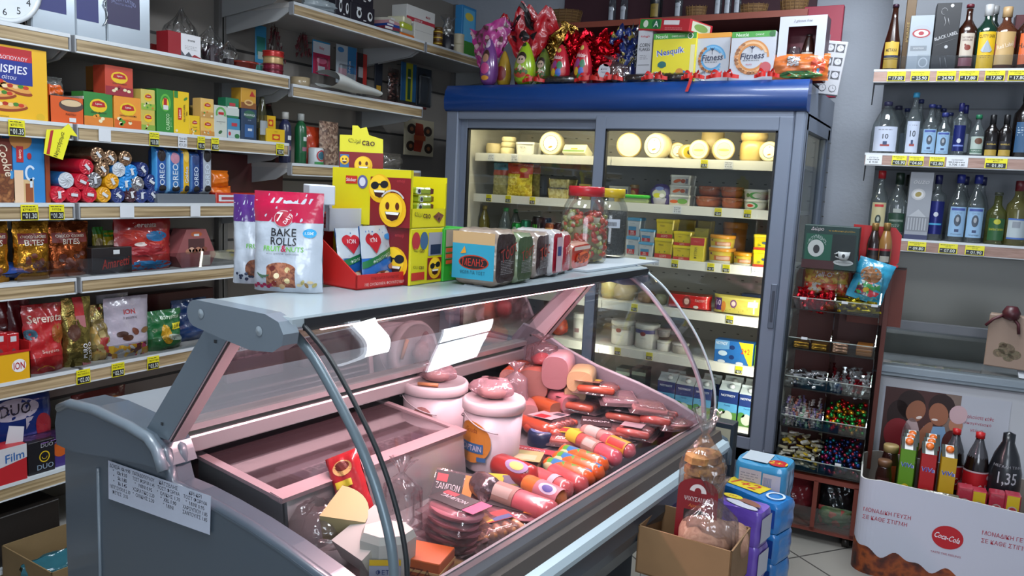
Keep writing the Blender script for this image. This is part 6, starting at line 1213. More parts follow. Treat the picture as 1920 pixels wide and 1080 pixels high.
def olivefill(o,R,h):
 Q=MB();Q.la([(R*.82,.01),(R*.93,.02),(R*.92,h*.60),(R*.9,h*.68),(0,h*.68)],M('0b0908',.6,bump=1.,bscale=90),24);Q.bd('olives',o)
 Q=MB();F=F_cyl(R*1.005,.05,h*.44,a=.6,n=24);F.h=.03;Q.rect(F,0,0,.05,.03,pp('aab0ba'),1);[Q.rect(F,.008+i*.003,.006,.0095+i*.003,.02,pp('#222'),2)for i in range(10)];Q.bd('label',o)
Q=D();Q.box(-1.38,-1.10,2.0,2.50,SZ,SZ+.006,cd('a9b2b8'));solo(Q,'display_board','pale board under the jars overhanging the far end of the counter top','board',case_w(-1.3,1.6,0),-TA)
jar('vegetable_jar','big clear jar of pickled red and green vegetables with a red lid',1092,490,88,349,'b01c26',mixfill,.6)
jar('olive_jar','big clear jar of black olives with a yellow lid behind the red lidded jar',1138,481,70,353,'c4a41a',olivefill,.6)
# INSIDE THE DELI COUNTER
def deck(u):return .655 if u<1.8 else .65+(u-1.8)*.183
def cs(px,py,z):
 p=onz(px,py,z)
 if UD.dot(p)>1.85:
  e=max(0,z-.66);zz=z
  for _ in range(8):zz=.5*zz+.5*(deck(min(2.24,UD.dot(onz(px,py,zz))))+e)
  p=onz(px,py,zz);k=2.20/UD.dot(p)
  if k<1:p=O+(p-O)*k
 return p
Q=D();u0_,u1_=1.03,1.62;stl=M('aab0b2',.28,.65,'steel3',bump=.02,bscale=60)
def ST(pts,y0,y1,mt):Q.prism(pts,lambda a,b_,d:(a,d,b_),y0,y1,mt)
ST([(-1.252,.775),(-1.237,.775),(-1.218,.645),(-1.233,.645)],u0_,u1_,stl)
for y in(u0_,u1_-.004):ST([(-1.54,.655),(-1.23,.645),(-1.245,.775),(-1.54,.80)],y,y+.004,stl)
ST([(-1.53,.66),(-1.23,.65),(-1.23,.654),(-1.53,.664)],u0_,u1_,M('3a3438',.5))
root=empty('feta_display_tray','steel tray with a sloping glass lid over feta tubs inside the deli counter','display tray',case_w(-1.38,1.38,.645),-TA)
def pcw(Q,name,parent,label=None):o=Q.bd(name,parent);o.matrix_parent_inverse=rootmat(parent).inverted()@rootmat(dc);return o
pcw(Q,'steel_body',root)
Q=D();lidm=film('d8d0d2',.13,0,1,.07,'a88a92',rough=.06);ST([(-1.55,.802),(-1.24,.777),(-1.24,.782),(-1.55,.807)],u0_-.01,u1_+.005,lidm);pcw(Q,'glass_lid',root)  # pinkish diffuse body puts the reflected haze into the lid colour
Q=D();lip=M('b19a9e',.35,.3)
ST([(-1.275,.778),(-1.235,.774),(-1.230,.786),(-1.27,.791)],u0_-.015,u1_+.008,lip);ST([(-1.55,.803),(-1.24,.778),(-1.24,.786),(-1.55,.811)],u0_-.016,u0_+.006,lip);ST([(-1.55,.803),(-1.24,.778),(-1.24,.786),(-1.55,.811)],u1_-.008,u1_+.008,lip);pcw(Q,'lid_rim',root)
for k,(u_,w_)in enumerate(((1.26,.20),(1.50,.20))):
 Q=MB();Q.box(-w_/2,w_/2,-.085,.085,0,.085,M('6a6478',.45),.02).box(-w_/2+.004,w_/2-.004,-.09,.09,.075,.088,M('8a8088',.4),.01);F=F_right(w_,.17,.085)
 F=Face(lambda u,v,o:(w_/2+o,-.085+u,v),.17,.085)
 T_=Face(lambda u,v,o:(-(v-.085)*1.0,(u-w_/2),.089+o),w_,.17)
 Q.rect(T_,.01,.02,w_-.01,.15,cd('5a566c'),1);Q.tx(T_,'FETA',w_*.5,.105,.036,cd('b0a8b4'),2,1,wm=w_*.7);Q.tx(T_,'ΠΟΠ',w_*.5,.06,.014,cd('8a8494'),2,0)
 solo(Q,'feta_tub',['purple grey feta tub under the glass lid, nearer one','purple grey feta tub under the glass lid, farther one'][k],'tub',case_w(-1.36,u_,.664),-TA+.0)
def bucket(label,pxc,pyb,pw_,pyt,art,z=.66):
 p,r,h=stand(pxc,pyb,pw_,pyt,z);R=r;wm=M('b5acb2',.35)
 o=solo(MB().la([(R*.82,0),(R*.84,.004),(R*.93,h*.86)],wm,32),'cheese_bucket',label,'bucket',p,0)
 Q=MB();Q.la([(R*.96,h*.84),(R,h*.86),(R,h*.965),(R*.95,h),(R*.90,h),(R*.88,h*.975),(0,h*.975)],M('bdb2b6',.3),32);Q.bd('lid',o)
 Q=MB();pts=[(R*1.0*cos(a),R*1.0*sin(a),h*.82-h*.22*abs(sin((a-4.1))))for a in[3.3+i*.1 for i in range(22)]];Q.tube(pts,.002,M('aaa3a8',.4),5);Q.bd('handle',o)
 Q=MB();F=F_cyl(R*.94,R*1.5,h*.12,a=-.25,n=24);F.h=h*.62;art(Q,F,R*1.5,h*.62);Q.bd('label',o)
 return o,p,R,h
def capt(Q,F,w,h):Q.ell(F,w*.5,h*.52,w*.46,h*.48,cd('b5762a'),1,24,4);Q.rect(F,w*.2,h*.28,w*.8,h*.5,cd('2f5a8a'),2);Q.tx(F,'CAPTAIN',w*.5,h*.39,h*.13,cd('b5b5c4'),3,1,wm=w*.52);Q.tx(F,'Gouda',w*.5,h*.8,h*.12,cd('7a3a1c'),2,0,wm=w*.3);Q.rect(F,w*.66,h*.1,w*.86,h*.2,cd('2f5a8a'),2)
B1=bucket('white bucket with a faint red label, farther left of two',811,832,126,712,lambda Q,F,w,h:(Q.ell(F,w*.8,h*.5,w*.25,h*.45,cd('a87a76'),1,20,3),Q.ell(F,w*.9,h*.35,w*.14,h*.2,cd('6a6a8a'),2)))
B2=bucket('white bucket with an orange label, nearer of two',921,872,118,745,capt)
def softbag(name,label,loc,w,d,h,seed,tint='e6ccd0',inner=None,rz=0,body=.22,bodyc='a8868c',group=None,tie=True):
 Q=MB();r=random.Random(seed);ph=[r.random()*6 for _ in range(6)];fm=film(tint,.12,1.,26,body,bodyc)
 def fn(u,v):
  a=u*2*pi
  if tie:rr=(min(1,v/.12))**.5*(1-.25*v)if v<.62 else max(.09,(1-.25*.62)*(1-(v-.62)/.22))if v<.84 else .10+.45*(v-.84)/.16
  else:rr=max(.02,sin(pi*min(.98,v*.9+.05))**.6)
  rr*=1+(.10*sin(5*a+ph[0])+.07*sin(9*a+ph[1]+v*4)+.06*sin(14*a+ph[2]))*(1 if v<.84 else 2.2)
  return(w/2*rr*cos(a),d/2*rr*sin(a),h*v)
 Q.grid(fn,34,16,fm);o=solo(Q,name,label,'bag',loc,rz,group)
 if inner:k=MB();inner(k);k.bd('contents',o)
 return o
for(b_,lb,s,dx)in((B1,'crumpled pinkish plastic bag on the farther bucket lid',4,-.005),(B2,'crumpled pinkish plastic bag on the orange labelled bucket lid',7,-.015)):
 softbag('plastic_bag',lb,(b_[1].x+dx,b_[1].y+.01,b_[1].z+b_[3]*.98),.13,.10,.055,s,'e2c4c8',lambda k:k.la([(0,.002),(.03,.004),(.035,.018),(.01,.026),(0,.026)],M('b08a80',.5),10,sx=1.3),tie=False,body=.35,bodyc='b5929a')
Q=MB();Q.tube([(-.03,0,.006),(.03,.004,.006)],[.005,.006],M('a8704a',.5),8);q=cs(802,722,B1[1].z+B1[3]);solo(Q,'cheese_piece','small orange stick lying on the farther bucket lid','cheese',(q.x,q.y,B1[1].z+B1[3]*.976),.3)
softbag('plastic_bag','tied clear bag standing right of the orange labelled bucket',cs(965,760,.70),.09,.08,.14,9,'e6d4d8',body=.3,bodyc='b59aa2')
def loaf(name,label,c,L_,w,h,mat,cut,rz,rr=.3,cat='cold cut'):
 Q=MB()
 def sec(a):k=(abs(cos(a))**3+abs(sin(a))**3)**(-1/3);return(w/2*k*cos(a),h/2+h/2*k*sin(a))
 n=24;vs=[]
 for y in(-L_/2,-L_/2+.003,L_/2-.01,L_/2):
  for i in range(n):x,z=sec(2*pi*i/n);s=.97 if y in(-L_/2,L_/2)else 1;vs.append((x*s,y,h/2+(z-h/2)*s))
 Q.add(vs,[(j*n+i,j*n+(i+1)%n,(j+1)*n+(i+1)%n,(j+1)*n+i)for j in range(3)for i in range(n)]+[tuple(range(3*n,4*n))],mat,True);Q.add(vs[:n],[tuple(reversed(range(n)))],cut)
 return solo(Q,name,label,cat,c,rz)
ctm=mottled('bologna_cut',['a8746c','b5827a','9a665e'],80,kind='noise')
bb=-TA-.9+pi/2
loaf('bologna_loaf','orange skinned bologna loaf, leftmost at the back of the counter',cs(968,728,.68),.16,.085,.085,M('b8431c',.35,coat=.4),ctm,.25)
loaf('bologna_loaf','bologna loaf with a broad cut face, middle of the back group',cs(1004,742,.68),.14,.105,.105,M('a0584c',.35,coat=.4),M('8a5f58',.5),.28)
loaf('bologna_loaf','pale pink ham loaf, right of the cut bologna',cs(1046,722,.68),.13,.09,.11,M('b58a92',.35,coat=.4),M('8d6468',.5),.25)
loaf('cheese_block','yellowish cheese block beyond the pale pink ham loaf',cs(1090,728,.67),.12,.085,.07,M('a8906a',.4,coat=.3),M('b09870',.45),.3,cat='cheese')
loaf('cheese_block','smaller wrapped cheese block in front of the yellowish one',cs(1076,748,.67),.09,.07,.05,M('a58a68',.4,coat=.3),M('ab9470',.45),.5,cat='cheese')
softbag('plastic_bag','tied clear bag with pink red meat on top of the cut bologna',cs(1008,742,.68)+Vector((0,.02,.105)),.12,.10,.10,12,'ecd0d4',lambda k:k.la([(0,.002),(.035,.006),(.04,.022),(.015,.038),(0,.04)],M('b0343c',.4),10),body=.12)
softbag('plastic_bag','clear film bunched around the orange bologna loaf',cs(985,748,.67),.13,.11,.12,14,'eedadd',body=.10,tie=False)
loaf('ham_piece','pink ham end piece in front of the cut bologna',cs(1055,768,.665),.10,.07,.06,M('a8626a',.35,coat=.4),M('a07074',.5),1.0)
loaf('salami_piece','orange brown sausage piece in front of the cut bologna',cs(1022,776,.665),.10,.055,.05,M('a04a24',.3,coat=.5),M('8d5a44',.5),1.2)
loaf('ham_piece','pink piece of ham beside the bucket',cs(985,785,.665),.09,.07,.06,M('a06a6c',.4,coat=.3),M('a07a78',.5),.6)
def sroll(label,x0,y0,x1,y1,r,c,band=None,logo=None,z=.655,name='sausage_roll',pattern=None,logoc='b5b5c8'):
 z=cs((x0+x1)/2,(y0+y1)/2,z).z if y0<862 else z;a=onz(x0,y0,z+r);b=onz(x1,y1,z+r);d=b-a;L_=d.length;mt=pattern or M(c,.28,coat=.6,bump=.05,bscale=50)
 Q=MB();Q.M=Matrix.Rotation(pi/2,4,'Y');n=20
 Q.la([(r*.25,-L_/2-.008),(r*.6,-L_/2),(r*.93,-L_/2+.008),(r,-L_/2+.02),(r,L_/2-.02),(r*.93,L_/2-.008),(r*.6,L_/2),(r*.25,L_/2+.008)],mt,n)
 Q.M=None;o=solo(Q,name,label,'sausage',((a.x+b.x)/2,(a.y+b.y)/2,z+r),math.atan2(d.y,d.x),'rolls of sausage and ham inside the counter')
 if band or logo:
  k=MB();tilt=1.0
  F=Face(lambda u,v,o_:(u-L_/2,-(r+.0008+o_)*cos(v),(r+.0008+o_)*sin(v)),L_,2.6,20)
  if band:k.rect(F,L_*band[0],-.3,L_*band[1],2.4,cd(band[2]),1)
  if len(band or())>3:k.rect(F,L_*(band[0]+.03),.3,L_*(band[1]-.05),1.2,cd(band[3]),2)
  if logo:k.ell(F,L_*logo[0],.9,L_*logo[1],.55,cd(logo[2]),2,18,3);k.ell(F,L_*logo[0],.9,L_*logo[1]*.6,.35,cd(logoc),3,18,3)
  k.bd('label',o)
 return o
pat=mottled('party_sausage',['c9561c','c9561c','c2661e','2f6a9a','4a8a34','c9561c','b5b58a'],42,.3,coat=.5)
sroll('long pink ham roll with a clear paper band, nearest in the front row',905,915,1040,965,.030,'b0535c',(.18,.52,'8a6a60','9a8880'))
sroll('orange pink roll with a purple and white crest behind the nearest roll',985,905,1055,938,.026,'b8652c',(.40,1.0,'a86a74'),(.72,.22,'b5b0c4'),logoc='4a4a8a')
sroll('plain pink roll, second behind the nearest one',1000,890,1068,922,.026,'ab4f52',(.55,.7,'b59aa4'))
sroll('dark pink roll with a curved white stripe, third behind the nearest one',1032,884,1096,914,.026,'a8484a',None)
sroll('orange roll with a party pattern of blue and green, nearer of the patterned ones',1022,870,1110,898,.024,'c9561c',None,None,pattern=pat)
sroll('orange roll with a party pattern of blue and green, middle of the patterned ones',1040,858,1128,888,.024,'c9561c',None,None,pattern=pat)
sroll('orange roll with a party pattern of blue and green, farthest of the patterned ones',1052,846,1136,874,.024,'c9561c',None,None,pattern=pat)
sroll('pink roll with a brown paper band beyond the patterned rolls',1098,832,1160,862,.024,'b24a58',(.05,.45,'8f7066','a59a92'))
sroll('pink roll with a yellow and red label beyond the banded one',1130,824,1186,848,.023,'a85058',(.3,.9,'b58a2a','a8342c'))
sroll('reddish roll with yellow label at the back of the front rows',1065,815,1115,836,.022,'a04a44',(.1,.5,'b59a2a'))
sroll('pale roll beside the round navy cheese',1092,806,1150,826,.021,'a57a74',(.2,.6,'a89a94'))
sroll('dark red salami with a round crest label lying behind the front rolls',930,868,1002,898,.033,'8f2420',None,(.68,.28,'8a7a9a'),logoc='c9b46a')
sroll('silver topped brown sausage pack end at the left of the front row',893,905,925,925,.036,'6d4a48',None,None,pattern=foil('8a7478'))
sroll('long red sausage beyond the buckets',965,785,1030,808,.022,'a8442c',None)
sroll('long red sausage under the white and red labelled pack',985,800,1050,815,.018,'a8402c',None)
p,r,h=stand(1014,838,52,806,.66);Q=MB();Q.la([(r*.9,0),(r,.01),(r,h*.8),(r*.9,h),(0,h)],M('1a2444',.35,coat=.3),28);T_=Face(lambda u,v,o:(u,v,h+o),1,1);Q.ell(T_,0,0,r*.8,r*.8,cd('5a6f9a'),1,24).ell(T_,0,.0,r*.5,r*.55,cd('b5a8b4'),2,24).ell(T_,-.005,0,r*.22,r*.2,cd('a8342c'),3);solo(Q,'round_cheese','small round navy cheese with a blue and white top label','cheese',p,.3)
def vpack(label,px,py,z,w,d,h,meat,lab,rz,kind='sausages',tilt=(0,0),name='vacuum_pack',rim='d8c4c8',cat='meat pack',base=None):
 c=cs(px,py,z);z=c.z;o=empty(name,label,cat,(c.x,c.y,z),0,'vacuum packs of meat in the counter',rot=(tilt[0],tilt[1],rz+(1.25 if kind=='sausages' else 0)));mt=M(meat,.35,coat=.4)
 Q=MB()
 if kind=='sausages':
  n=max(3,int(w/.026));
  for i in range(n):x=-w/2+w*(i+.5)/n;q=.9*w/n/2;Q.tube([(x,-d*.40,h*.45),(x,-d*.36,h*.48),(x,0,h*.52),(x,d*.36,h*.48),(x,d*.40,h*.45)],[q*.4,q*.9,q,q*.9,q*.4],mt,10)
 elif kind=='slices':
  for i in range(4):Q.la([(w*.46,h*.12+i*h*.19),(w*.47,h*.12+i*h*.19+h*.10),(0,h*.12+i*h*.19+h*.11)],mt,20,.004*i,-.003*i,sy=d/w*.92)
 else:Q.box(-w*.42,w*.42,-d*.42,d*.42,h*.05,h*.75,mt,.006)
 Q.bd('meat',o)
 Q=MB();rm=film(rim,.10,.5,24,.10,'b59a9e');Q.box(-w/2,w/2,-d/2,d/2,h*.02,h*.06,rm).grid(lambda u,v:((u-.5)*w*.92,(v-.5)*d*.92,h*.05+h*1.02*(min(1,6*min(u,1-u))*min(1,6*min(v,1-v)))**.5+.002*noise2(u*2,v*2,px)),10,10,rm);Q.bd('film',o)
 if lab:
  Q=MB();x0,x1,y0,y1,c1=lab[:5];T_=Face(lambda u,v,o_:((u-.5)*w,(v-.5)*d,h*1.11+o_),1,1);Q.rect(T_,x0,y0,x1,y1,cd(c1),1)
  for k,it in enumerate(lab[5:]):
   if isinstance(it,str):Q.tx(Face(lambda u,v,o_:(u,v,h*1.11+o_),1,1),it,((x0+x1)/2-.5)*w,((y0+y1)/2-.5)*d,d*.13,cd('c9c0c4'),3,1,wm=(x1-x0)*w*.85)
   else:Q.rect(T_,it[0],it[1],it[2],it[3],cd(it[4]),2)
  Q.bd('label',o)
 return o
bk='1d191d'
vpack('sausage pack with a black pink label in the middle of the back row',1092,768,.665,.15,.15,.035,'a04a34',(.02,.5,.55,.98,bk,'ΚΡΕΤΑ',(.5,.62,.68,.9,'a83a6a')),.35,tilt=(.0,.12))
vpack('sausage pack with a picture label behind the black labelled pack',1122,738,.67,.14,.15,.035,'a5442c',(.05,.9,.45,.98,'7a4a3c',(.5,.5,.9,.75,'b5a02a'),(.1,.78,.6,.95,'a89a98')),.55,tilt=(0,.15))
vpack('second black labelled pack along the far cheek',1178,785,.665,.17,.14,.03,'9a4a3a',(.0,.42,.3,.98,bk,'ΚΡΕΤΑ',(.42,.35,.6,.95,'8a2a5a')),.45,tilt=(0,.1))
vpack('wrinkled clear pack along the far cheek, beyond the sausages',1215,770,.67,.13,.12,.025,'9a6a6a',None,.5,'block',tilt=(0,.1))
vpack('flat pale pack under the far cheek',1160,750,.67,.13,.16,.02,'8a6a70',None,.5,'block')
vpack('red and white labelled pack in front of the black labelled one',1035,803,.665,.16,.13,.035,'a84a38',(.12,.92,.3,.95,'b59aa0',(.15,.5,.45,.8,'a8202c'),(.6,.35,.85,.6,'4a4a54')),.25,tilt=(0,.1))
vpack('dark labelled flat pack in the middle of the counter',1140,812,.66,.17,.13,.028,'8a3a34',(.0,.55,.2,.9,'3a2a2c','BACON'),.35,'block')
vpack('sausage pack near the front rail, far end',1195,812,.66,.14,.13,.03,'a04840',(.1,.5,.3,.8,'a08a90'),.4)
vpack('plain red meat pack at the far front corner',1235,790,.66,.12,.12,.028,'9a4038',None,.4)
vpack('clear pack of pale slices at the far front corner',1262,800,.66,.10,.10,.022,'8a5a5c',None,.6,'slices')
vpack('yellow and red label pack behind the front rolls',1062,830,.66,.11,.10,.03,'a85a50',(.1,.9,.4,.95,'b5a02c',(.3,.5,.7,.85,'a8342c')),.3,'block')
vpack('pack with red print between the buckets and the front rolls',985,868,.66,.16,.10,.03,'8a4440',(.02,.98,.55,.95,'8a2a34','ΛΟΥΚΑΝΙΚΑ'),.15,'block')
vpack('green and cream pack beside the patterned rolls',985,880,.665,.10,.10,.035,'7a6a4a',(.05,.95,.1,.95,'8a8a5c',(.2,.2,.8,.6,'a89a7a')),.3,'block')
def hamtray(label,px,py,z,rz,lab='1f1b1e',tab='b5702a',w=.145,d=.10,h=.022,meat='b8727c',tilt=(0,0)):return vpack(label,px,py,z,w,d,h,meat,(.05,.72,.3,.92,lab,'ΖΑΜΠΟΝ',(.74,.3,.96,.92,tab),(.1,.7,.35,.86,'b5343c')),rz,'slices',tilt,'ham_tray',cat='ham tray')
hamtray('flat ham tray with a black and orange label under the nearest roll',962,968,.655,.05)
for i in range(5):hamtray(['ham tray at the bottom of the stack of five','ham tray, second from the bottom of the stack of five','ham tray, middle of the stack of five','ham tray, second from the top of the stack of five','ham tray with a pink and black label on top of the stack of five'][i],845+3*i-[0,4,2,5,3][i],[1012,998,984,970,955][i]+8,.655+.023*i,-.25+.07*(i%3),tab='b53a6a' if i==4 else 'a8702a')
vpack('open tray of pasta like strips with a yellow red logo at the front',928,1000,.655,.13,.10,.025,'a8764a',(.1,.95,.5,.98,'8f2a2c',(.12,.55,.5,.92,'c29a24'),(.5,.52,.9,.7,'3a4a7a')),-.1,'sausages',name='snack_tray',cat='food tray')
hamtray('black and orange ham pack leaning against the steel tray',848,928,.665,.35,tilt=(1.0,.1),tab='b5762c',meat='a86a5c',w=.11,d=.12)
for i,(px,py,c)in enumerate(((918,893,'bfb02c'),(938,890,'c9b92a'),(968,893,'7a7084'))):
 Q=MB();Q.box(-.035,.035,-.002,.002,0,.03,cd(c));Q.box(-.034,.034,-.0022,-.002,.004,.008,cd('8a8030'));q=cs(px,py,.69);solo(Q,'price_flag',['yellow price flag at the left of the red salami','yellow price flag right of the first one','grey purple flag beside the yellow ones'][i],'price flag',(q.x,q.y,.66),.25+.1*i,rot=(-.5,0,.25+.15*i))
Q=MB();Q.box(-.07,.07,-.05,.05,0,.04,M('b3a6aa',.5),.012).box(-.075,.075,-.055,.055,.036,.042,M('bdb0b4',.4),.003).box(-.055,.03,-.04,.02,.042,.044,cd('b04038'));q=cs(905,838,.69);solo(Q,'foam_tray','white foam tray with a red stripe in front of the farther bucket','food tray',(q.x-.02,q.y,.66),.2)
Q=MB();F=bag(Q,.075,.21,.035,wrap('8f1c22'),'slab',.003,3);El(Q,F,.5,.84,.3,.08,'b5945a',2);El(Q,F,.5,.86,.22,.05,'5a2018',3);Q.rect(F,.012,.135,.05,.15,cd('b5a82c'),3);Q.rect(F,.045,.02,.065,.10,cd('b57a2c'),2);q=cs(700,1040,.66);solo(Q,'grated_cheese_pack','tall red pack with a food picture leaning at the near end of the counter','cheese pack',(q.x-.03,q.y+.02,.66),0,rot=(radians(-25),radians(-24),.55))
def wedge(label,px,py,z,R,h,rz,c1,c2,tl=0):
 Q=MB();pts=[(0,0)]+[(R*cos(a*.15),R*sin(a*.15))for a in range(0,11)];Q.prism(pts,lambda a,b_,d:(a,b_,d),0,h,M(c1,.4));Q.sheet(pts[1:],0,h,lambda a,b_,d:(a*1.006,b_*1.006,d),M(c2,.35));q=cs(px,py,z);return solo(Q,'cheese_wedge',label,'cheese',q,0,rot=(tl,0,rz))
wedge('yellow cheese wedge with dark rind in film at the near corner',605,1010,.70,.10,.06,.3,'9a9068','25262c',.3)
wedge('white wrapped cheese wedge beside the yellow one at the near corner',640,1045,.68,.11,.05,-.3,'a8a6a0','a09c90',.5)
softbag('plastic_bag','clear crinkled bag around the yellow cheese wedge',cs(600,1025,.665),.16,.13,.10,21,'e6e4e4',body=.06,tie=False)
Q=MB();Q.la([(.045,0),(.055,.01),(.057,.09),(.05,.105),(0,.108)],M('a9a8a0',.5),7,smooth=False,sy=.8);F=Face(lambda u,v,o:(u-.03,-.048-o,v+.02),.06,.05);Q.rect(F,0,0,.06,.045,cd('8d94a5'),1).rect(F,0,.033,.06,.045,cd('c0a024'),2).tx(F,'ΦΕΤΑ',.03,.02,.010,cd('2a3a6a'),3)
q=cs(725,1050,.70);solo(Q,'white_cheese','white cheese piece in clear wrap with a yellow and blue label','cheese',(q.x,q.y,.66),.6)
softbag('plastic_bag','clear bag standing up behind the white cheese piece',cs(750,1000,.68),.10,.08,.17,23,'e8e4e6',body=.06)
Q=MB();Q.box(-.05,.05,-.04,.04,0,.05,cd('b0521f'),.002).box(-.051,.051,-.041,.041,.025,.03,cd('c9a06a'));F=F_front(.1,.08,.05);Q.tx(F,'PIZZA',.05,.025,.018,cd('6a2410'),2);q=cs(795,1060,.68);solo(Q,'pizza_cheese_box','orange box partly hidden below the ham stack','box',(q.x,q.y,.66),.2)
vpack('tray of yellow cheese slices at the bottom front',838,1072,.66,.12,.08,.02,'b59a54',None,.1,'block',name='cheese_tray',cat='cheese tray')
# INSIDE THE FRIDGE
SA,SB,SC_,SD,SE=SHF
def ftag(px,py,price,words,label,z,w=.034,white=False):
 p=onp(px,py,*PY(3.80));return price_tag((p.x,3.7985,z-.019),0,price,words,w,.038,label,'price tags in the fridge',white=white)
for px,z,t,wd,lb,wh in((912,SA,'€ 5.90','ΚΑΣΕΡΙ','handwritten white strip at the left of the top fridge shelf',1),(955,SA,'€ 7.80','ΜΑΝΟΥΡΙ','handwritten white strip, second on the top fridge shelf',1),(1305,SA,'10.70','ΓΡΑΒΙΕΡΑ','price tag 10.70 under the cheese wheels',0),(1350,SA,'€10.30','ΠΕΚΟΡΙΝΟ','handwritten white strip right of the 10.70 tag',1),(1441,SA,'10.90','ΓΡΑΒΙΕΡΑ','price tag at the right end of the top fridge shelf',0),(911,SB,'03.90','ΤΡΙΜΜ','price tag, first left under the grated cheese bags',0),(947,SB,'03.70','ΤΡΙΜΜ','price tag, second under the grated cheese bags',0),(992,SB,'02.45','ΤΥΡΙ','price tag 02.45 near the grated cheese tubs',0),(1262,SB,'€ 5.00','ΚΑΤΣΙΚΙ','handwritten white strip under the stack of white tubs',1),(1338,SB,'02.00','ΓΙΑΟΥΡΤΙ','price tag 02.00 under the clay yogurt pots',0),(1393,SB,'01.00','ΓΙΑΟΥΡΤΙ','price tag 01.00 right of the clay yogurt pots',0),(1204,SC_,'01.9','ΒΙΤΑΜ','price tag partly behind the counter corner on the margarine shelf',0),(1229,SC_,'€ 3.61','ΒΟΥΤΥΡΟ','handwritten white strip under the blue lidded tubs',1),(1265,SC_,'01.9','ΒΙΤΑΜ','price tag 01.9 under the yellow tubs',0),(1333,SC_,'01.9','ΜΑΡΓΑ','price tag under the orange lidded tubs, left of a pair',0),(1362,SC_,'00.9','ΜΑΡΓΑ','price tag under the orange lidded tubs, right of a pair',0),(1418,SC_,'','SOFT','green and white strip sign at the right of the margarine shelf',1),(1195,SD,'01.8','ΑΥΓΑ','price tag seen through the counter glass on the fourth fridge shelf',0),(1377,SD,'03.90','ΣΑΛΑΤΑ','price tag 03.90 under the red and yellow packs',0),(1169,SE,'03.4','ΓΙΑΟΥΡΤΙ','price tag under the big white yogurt buckets',0),(1230,SE,'01.5','ΓΙΑΟΥΡΤΙ','price tag under the small pots behind the counter glass',0),(1403,SE,'03.3','ΓΑΛΑ','price tag under the blue evaporated milk pack',0),(1083,SD,'€ 1.80','ΤΥΡΙ','handwritten white strip left of the door bar, fourth shelf',1)):
 ftag(px,500,t,wd,lb,z,.040 if wh else .034,bool(wh))
crm=M('c9bd94',.5);crm2=M('c2ab70',.45,coat=.2);wht=M('c4c2b8',.4)
def wheel(rect,z,D,label,mat=crm2,art=None,back=.06,drz=0,face=None):
 """a cheese wheel lying on its rim, its round face to the room"""
 loc,w,h,rz=spot('F',rect,z,D,back);R=(w+h)/4
 Q=MB();Q.la([(R*.9,-D/2),(R,-D/2+.012),(R*1.03,0),(R,D/2-.012),(R*.9,D/2),(0,D/2)],mat,30);F=Face(lambda u,v,o:(u,v,D/2+o),1,1)
 Q.ell(F,0,0,R*.89,R*.89,face or M('cfc8a8',.45),1,30)
 if art:art(Q,F,R)
 return solo(Q,'round_cheese',label,'cheese',(loc.x,loc.y,loc.z+R*1.03),0,'cheese wheels on the top fridge shelf',rot=(pi/2,0,drz))
def lab_ring(Q,F,R):Q.ell(F,0,0,R*.62,R*.66,pp('d6d6d0'),2,30);Q.ringp(F,0,0,R*.62,R*.66,R*.035,pp('2a2a33'),3);Q.ell(F,-.0,-R*.30,R*.18,R*.07,pp('b58a2a'),3,rot=.3);Q.tx(F,'Φ',0,R*.42,R*.12,pp('2a2a33'),3)
def lab_green(Q,F,R):Q.ell(F,0,0,R*.6,R*.62,pp('c9cc9a'),2,30);Q.ell(F,0,-R*.05,R*.5,R*.12,pp('9fae5a'),3);Q.ringp(F,0,0,R*.6,R*.62,R*.02,pp('6a7a4a'),3)
def lab_y(Q,F,R):Q.ell(F,0,0,R*.7,R*.72,pp('c9b02a'),2,30);Q.ell(F,R*.1,0,R*.3,R*.3,pp('4a4a3a'),3)
wheel((1008,246,1047,292),SA,.09,'white cheese wheel with a ringed round label, behind the left door',crm,lab_ring,.05,.25)
wheel((1150,248,1194,297),SA,.10,'big pale cheese wheel at the left of the right door',crm2,lambda Q,F,R:Q.ell(F,0,0,R*.5,R*.5,pp('d2ccae'),2,24),.06,.35)
wheel((1203,253,1252,299),SA,.08,'white cheese wheel with a ringed round label, behind the right door',crm,lab_ring,.05,-.2)
wheel((1248,262,1275,298),SA,.09,'half hidden cheese wheel with part of a ringed label',crm2,lab_ring,.12,.5)
wheel((1268,266,1292,299),SA,.09,'yellow labelled cheese wheel turned sideways',crm2,lab_y,.10,.6)
wheel((1288,260,1323,300),SA,.10,'cheese wheel with a pale green label, left of a pair',crm2,lab_green,.04,.15)
wheel((1330,257,1368,301),SA,.11,'cheese wheel with a ringed green label, right of a pair',crm2,lab_green,.03,.3)
wheel((1418,268,1460,304),SA,.08,'cheese wheel with a face printed label at the right edge',crm,lab_ring,.03,.1)
def whl_up(rect,z,label,mat,back=.05):
 loc,w,h,rz=spot('F',rect,z,.1,back);R=w/2;Q=MB();Q.la([(R*.88,0),(R*1.0,.015),(R*1.03,h/2),(R,h-.015),(R*.88,h),(0,h)],mat,30);return solo(Q,'round_cheese',label,'cheese',(loc.x,loc.y-.05+R,z),0)
whl_up((1381,264,1430,302),SA,'plain yellow cheese wheel lying flat near the right end',M('b8a05e',.4,coat=.3))
loc,w,h,rz=spot('F',(1381,264,1430,302),SA,.1,.05)
whl_up((1384,244,1434,263),SA+h,'cheese wheel lying on top of the plain yellow one',crm2,.07)
whl_up((1310,238,1352,262),SA,'pale cheese wheel at the back behind the labelled pair',crm2,.22)
loc,w,h,rz=spot('F',(905,268,932,287),SA,.1,.06)
whl_up((905,268,932,287),SA,'short cloth wrapped cheese at the far left of the top fridge shelf',M('b5a67e',.6,bump=.4,bscale=30),.06)
zz=SA
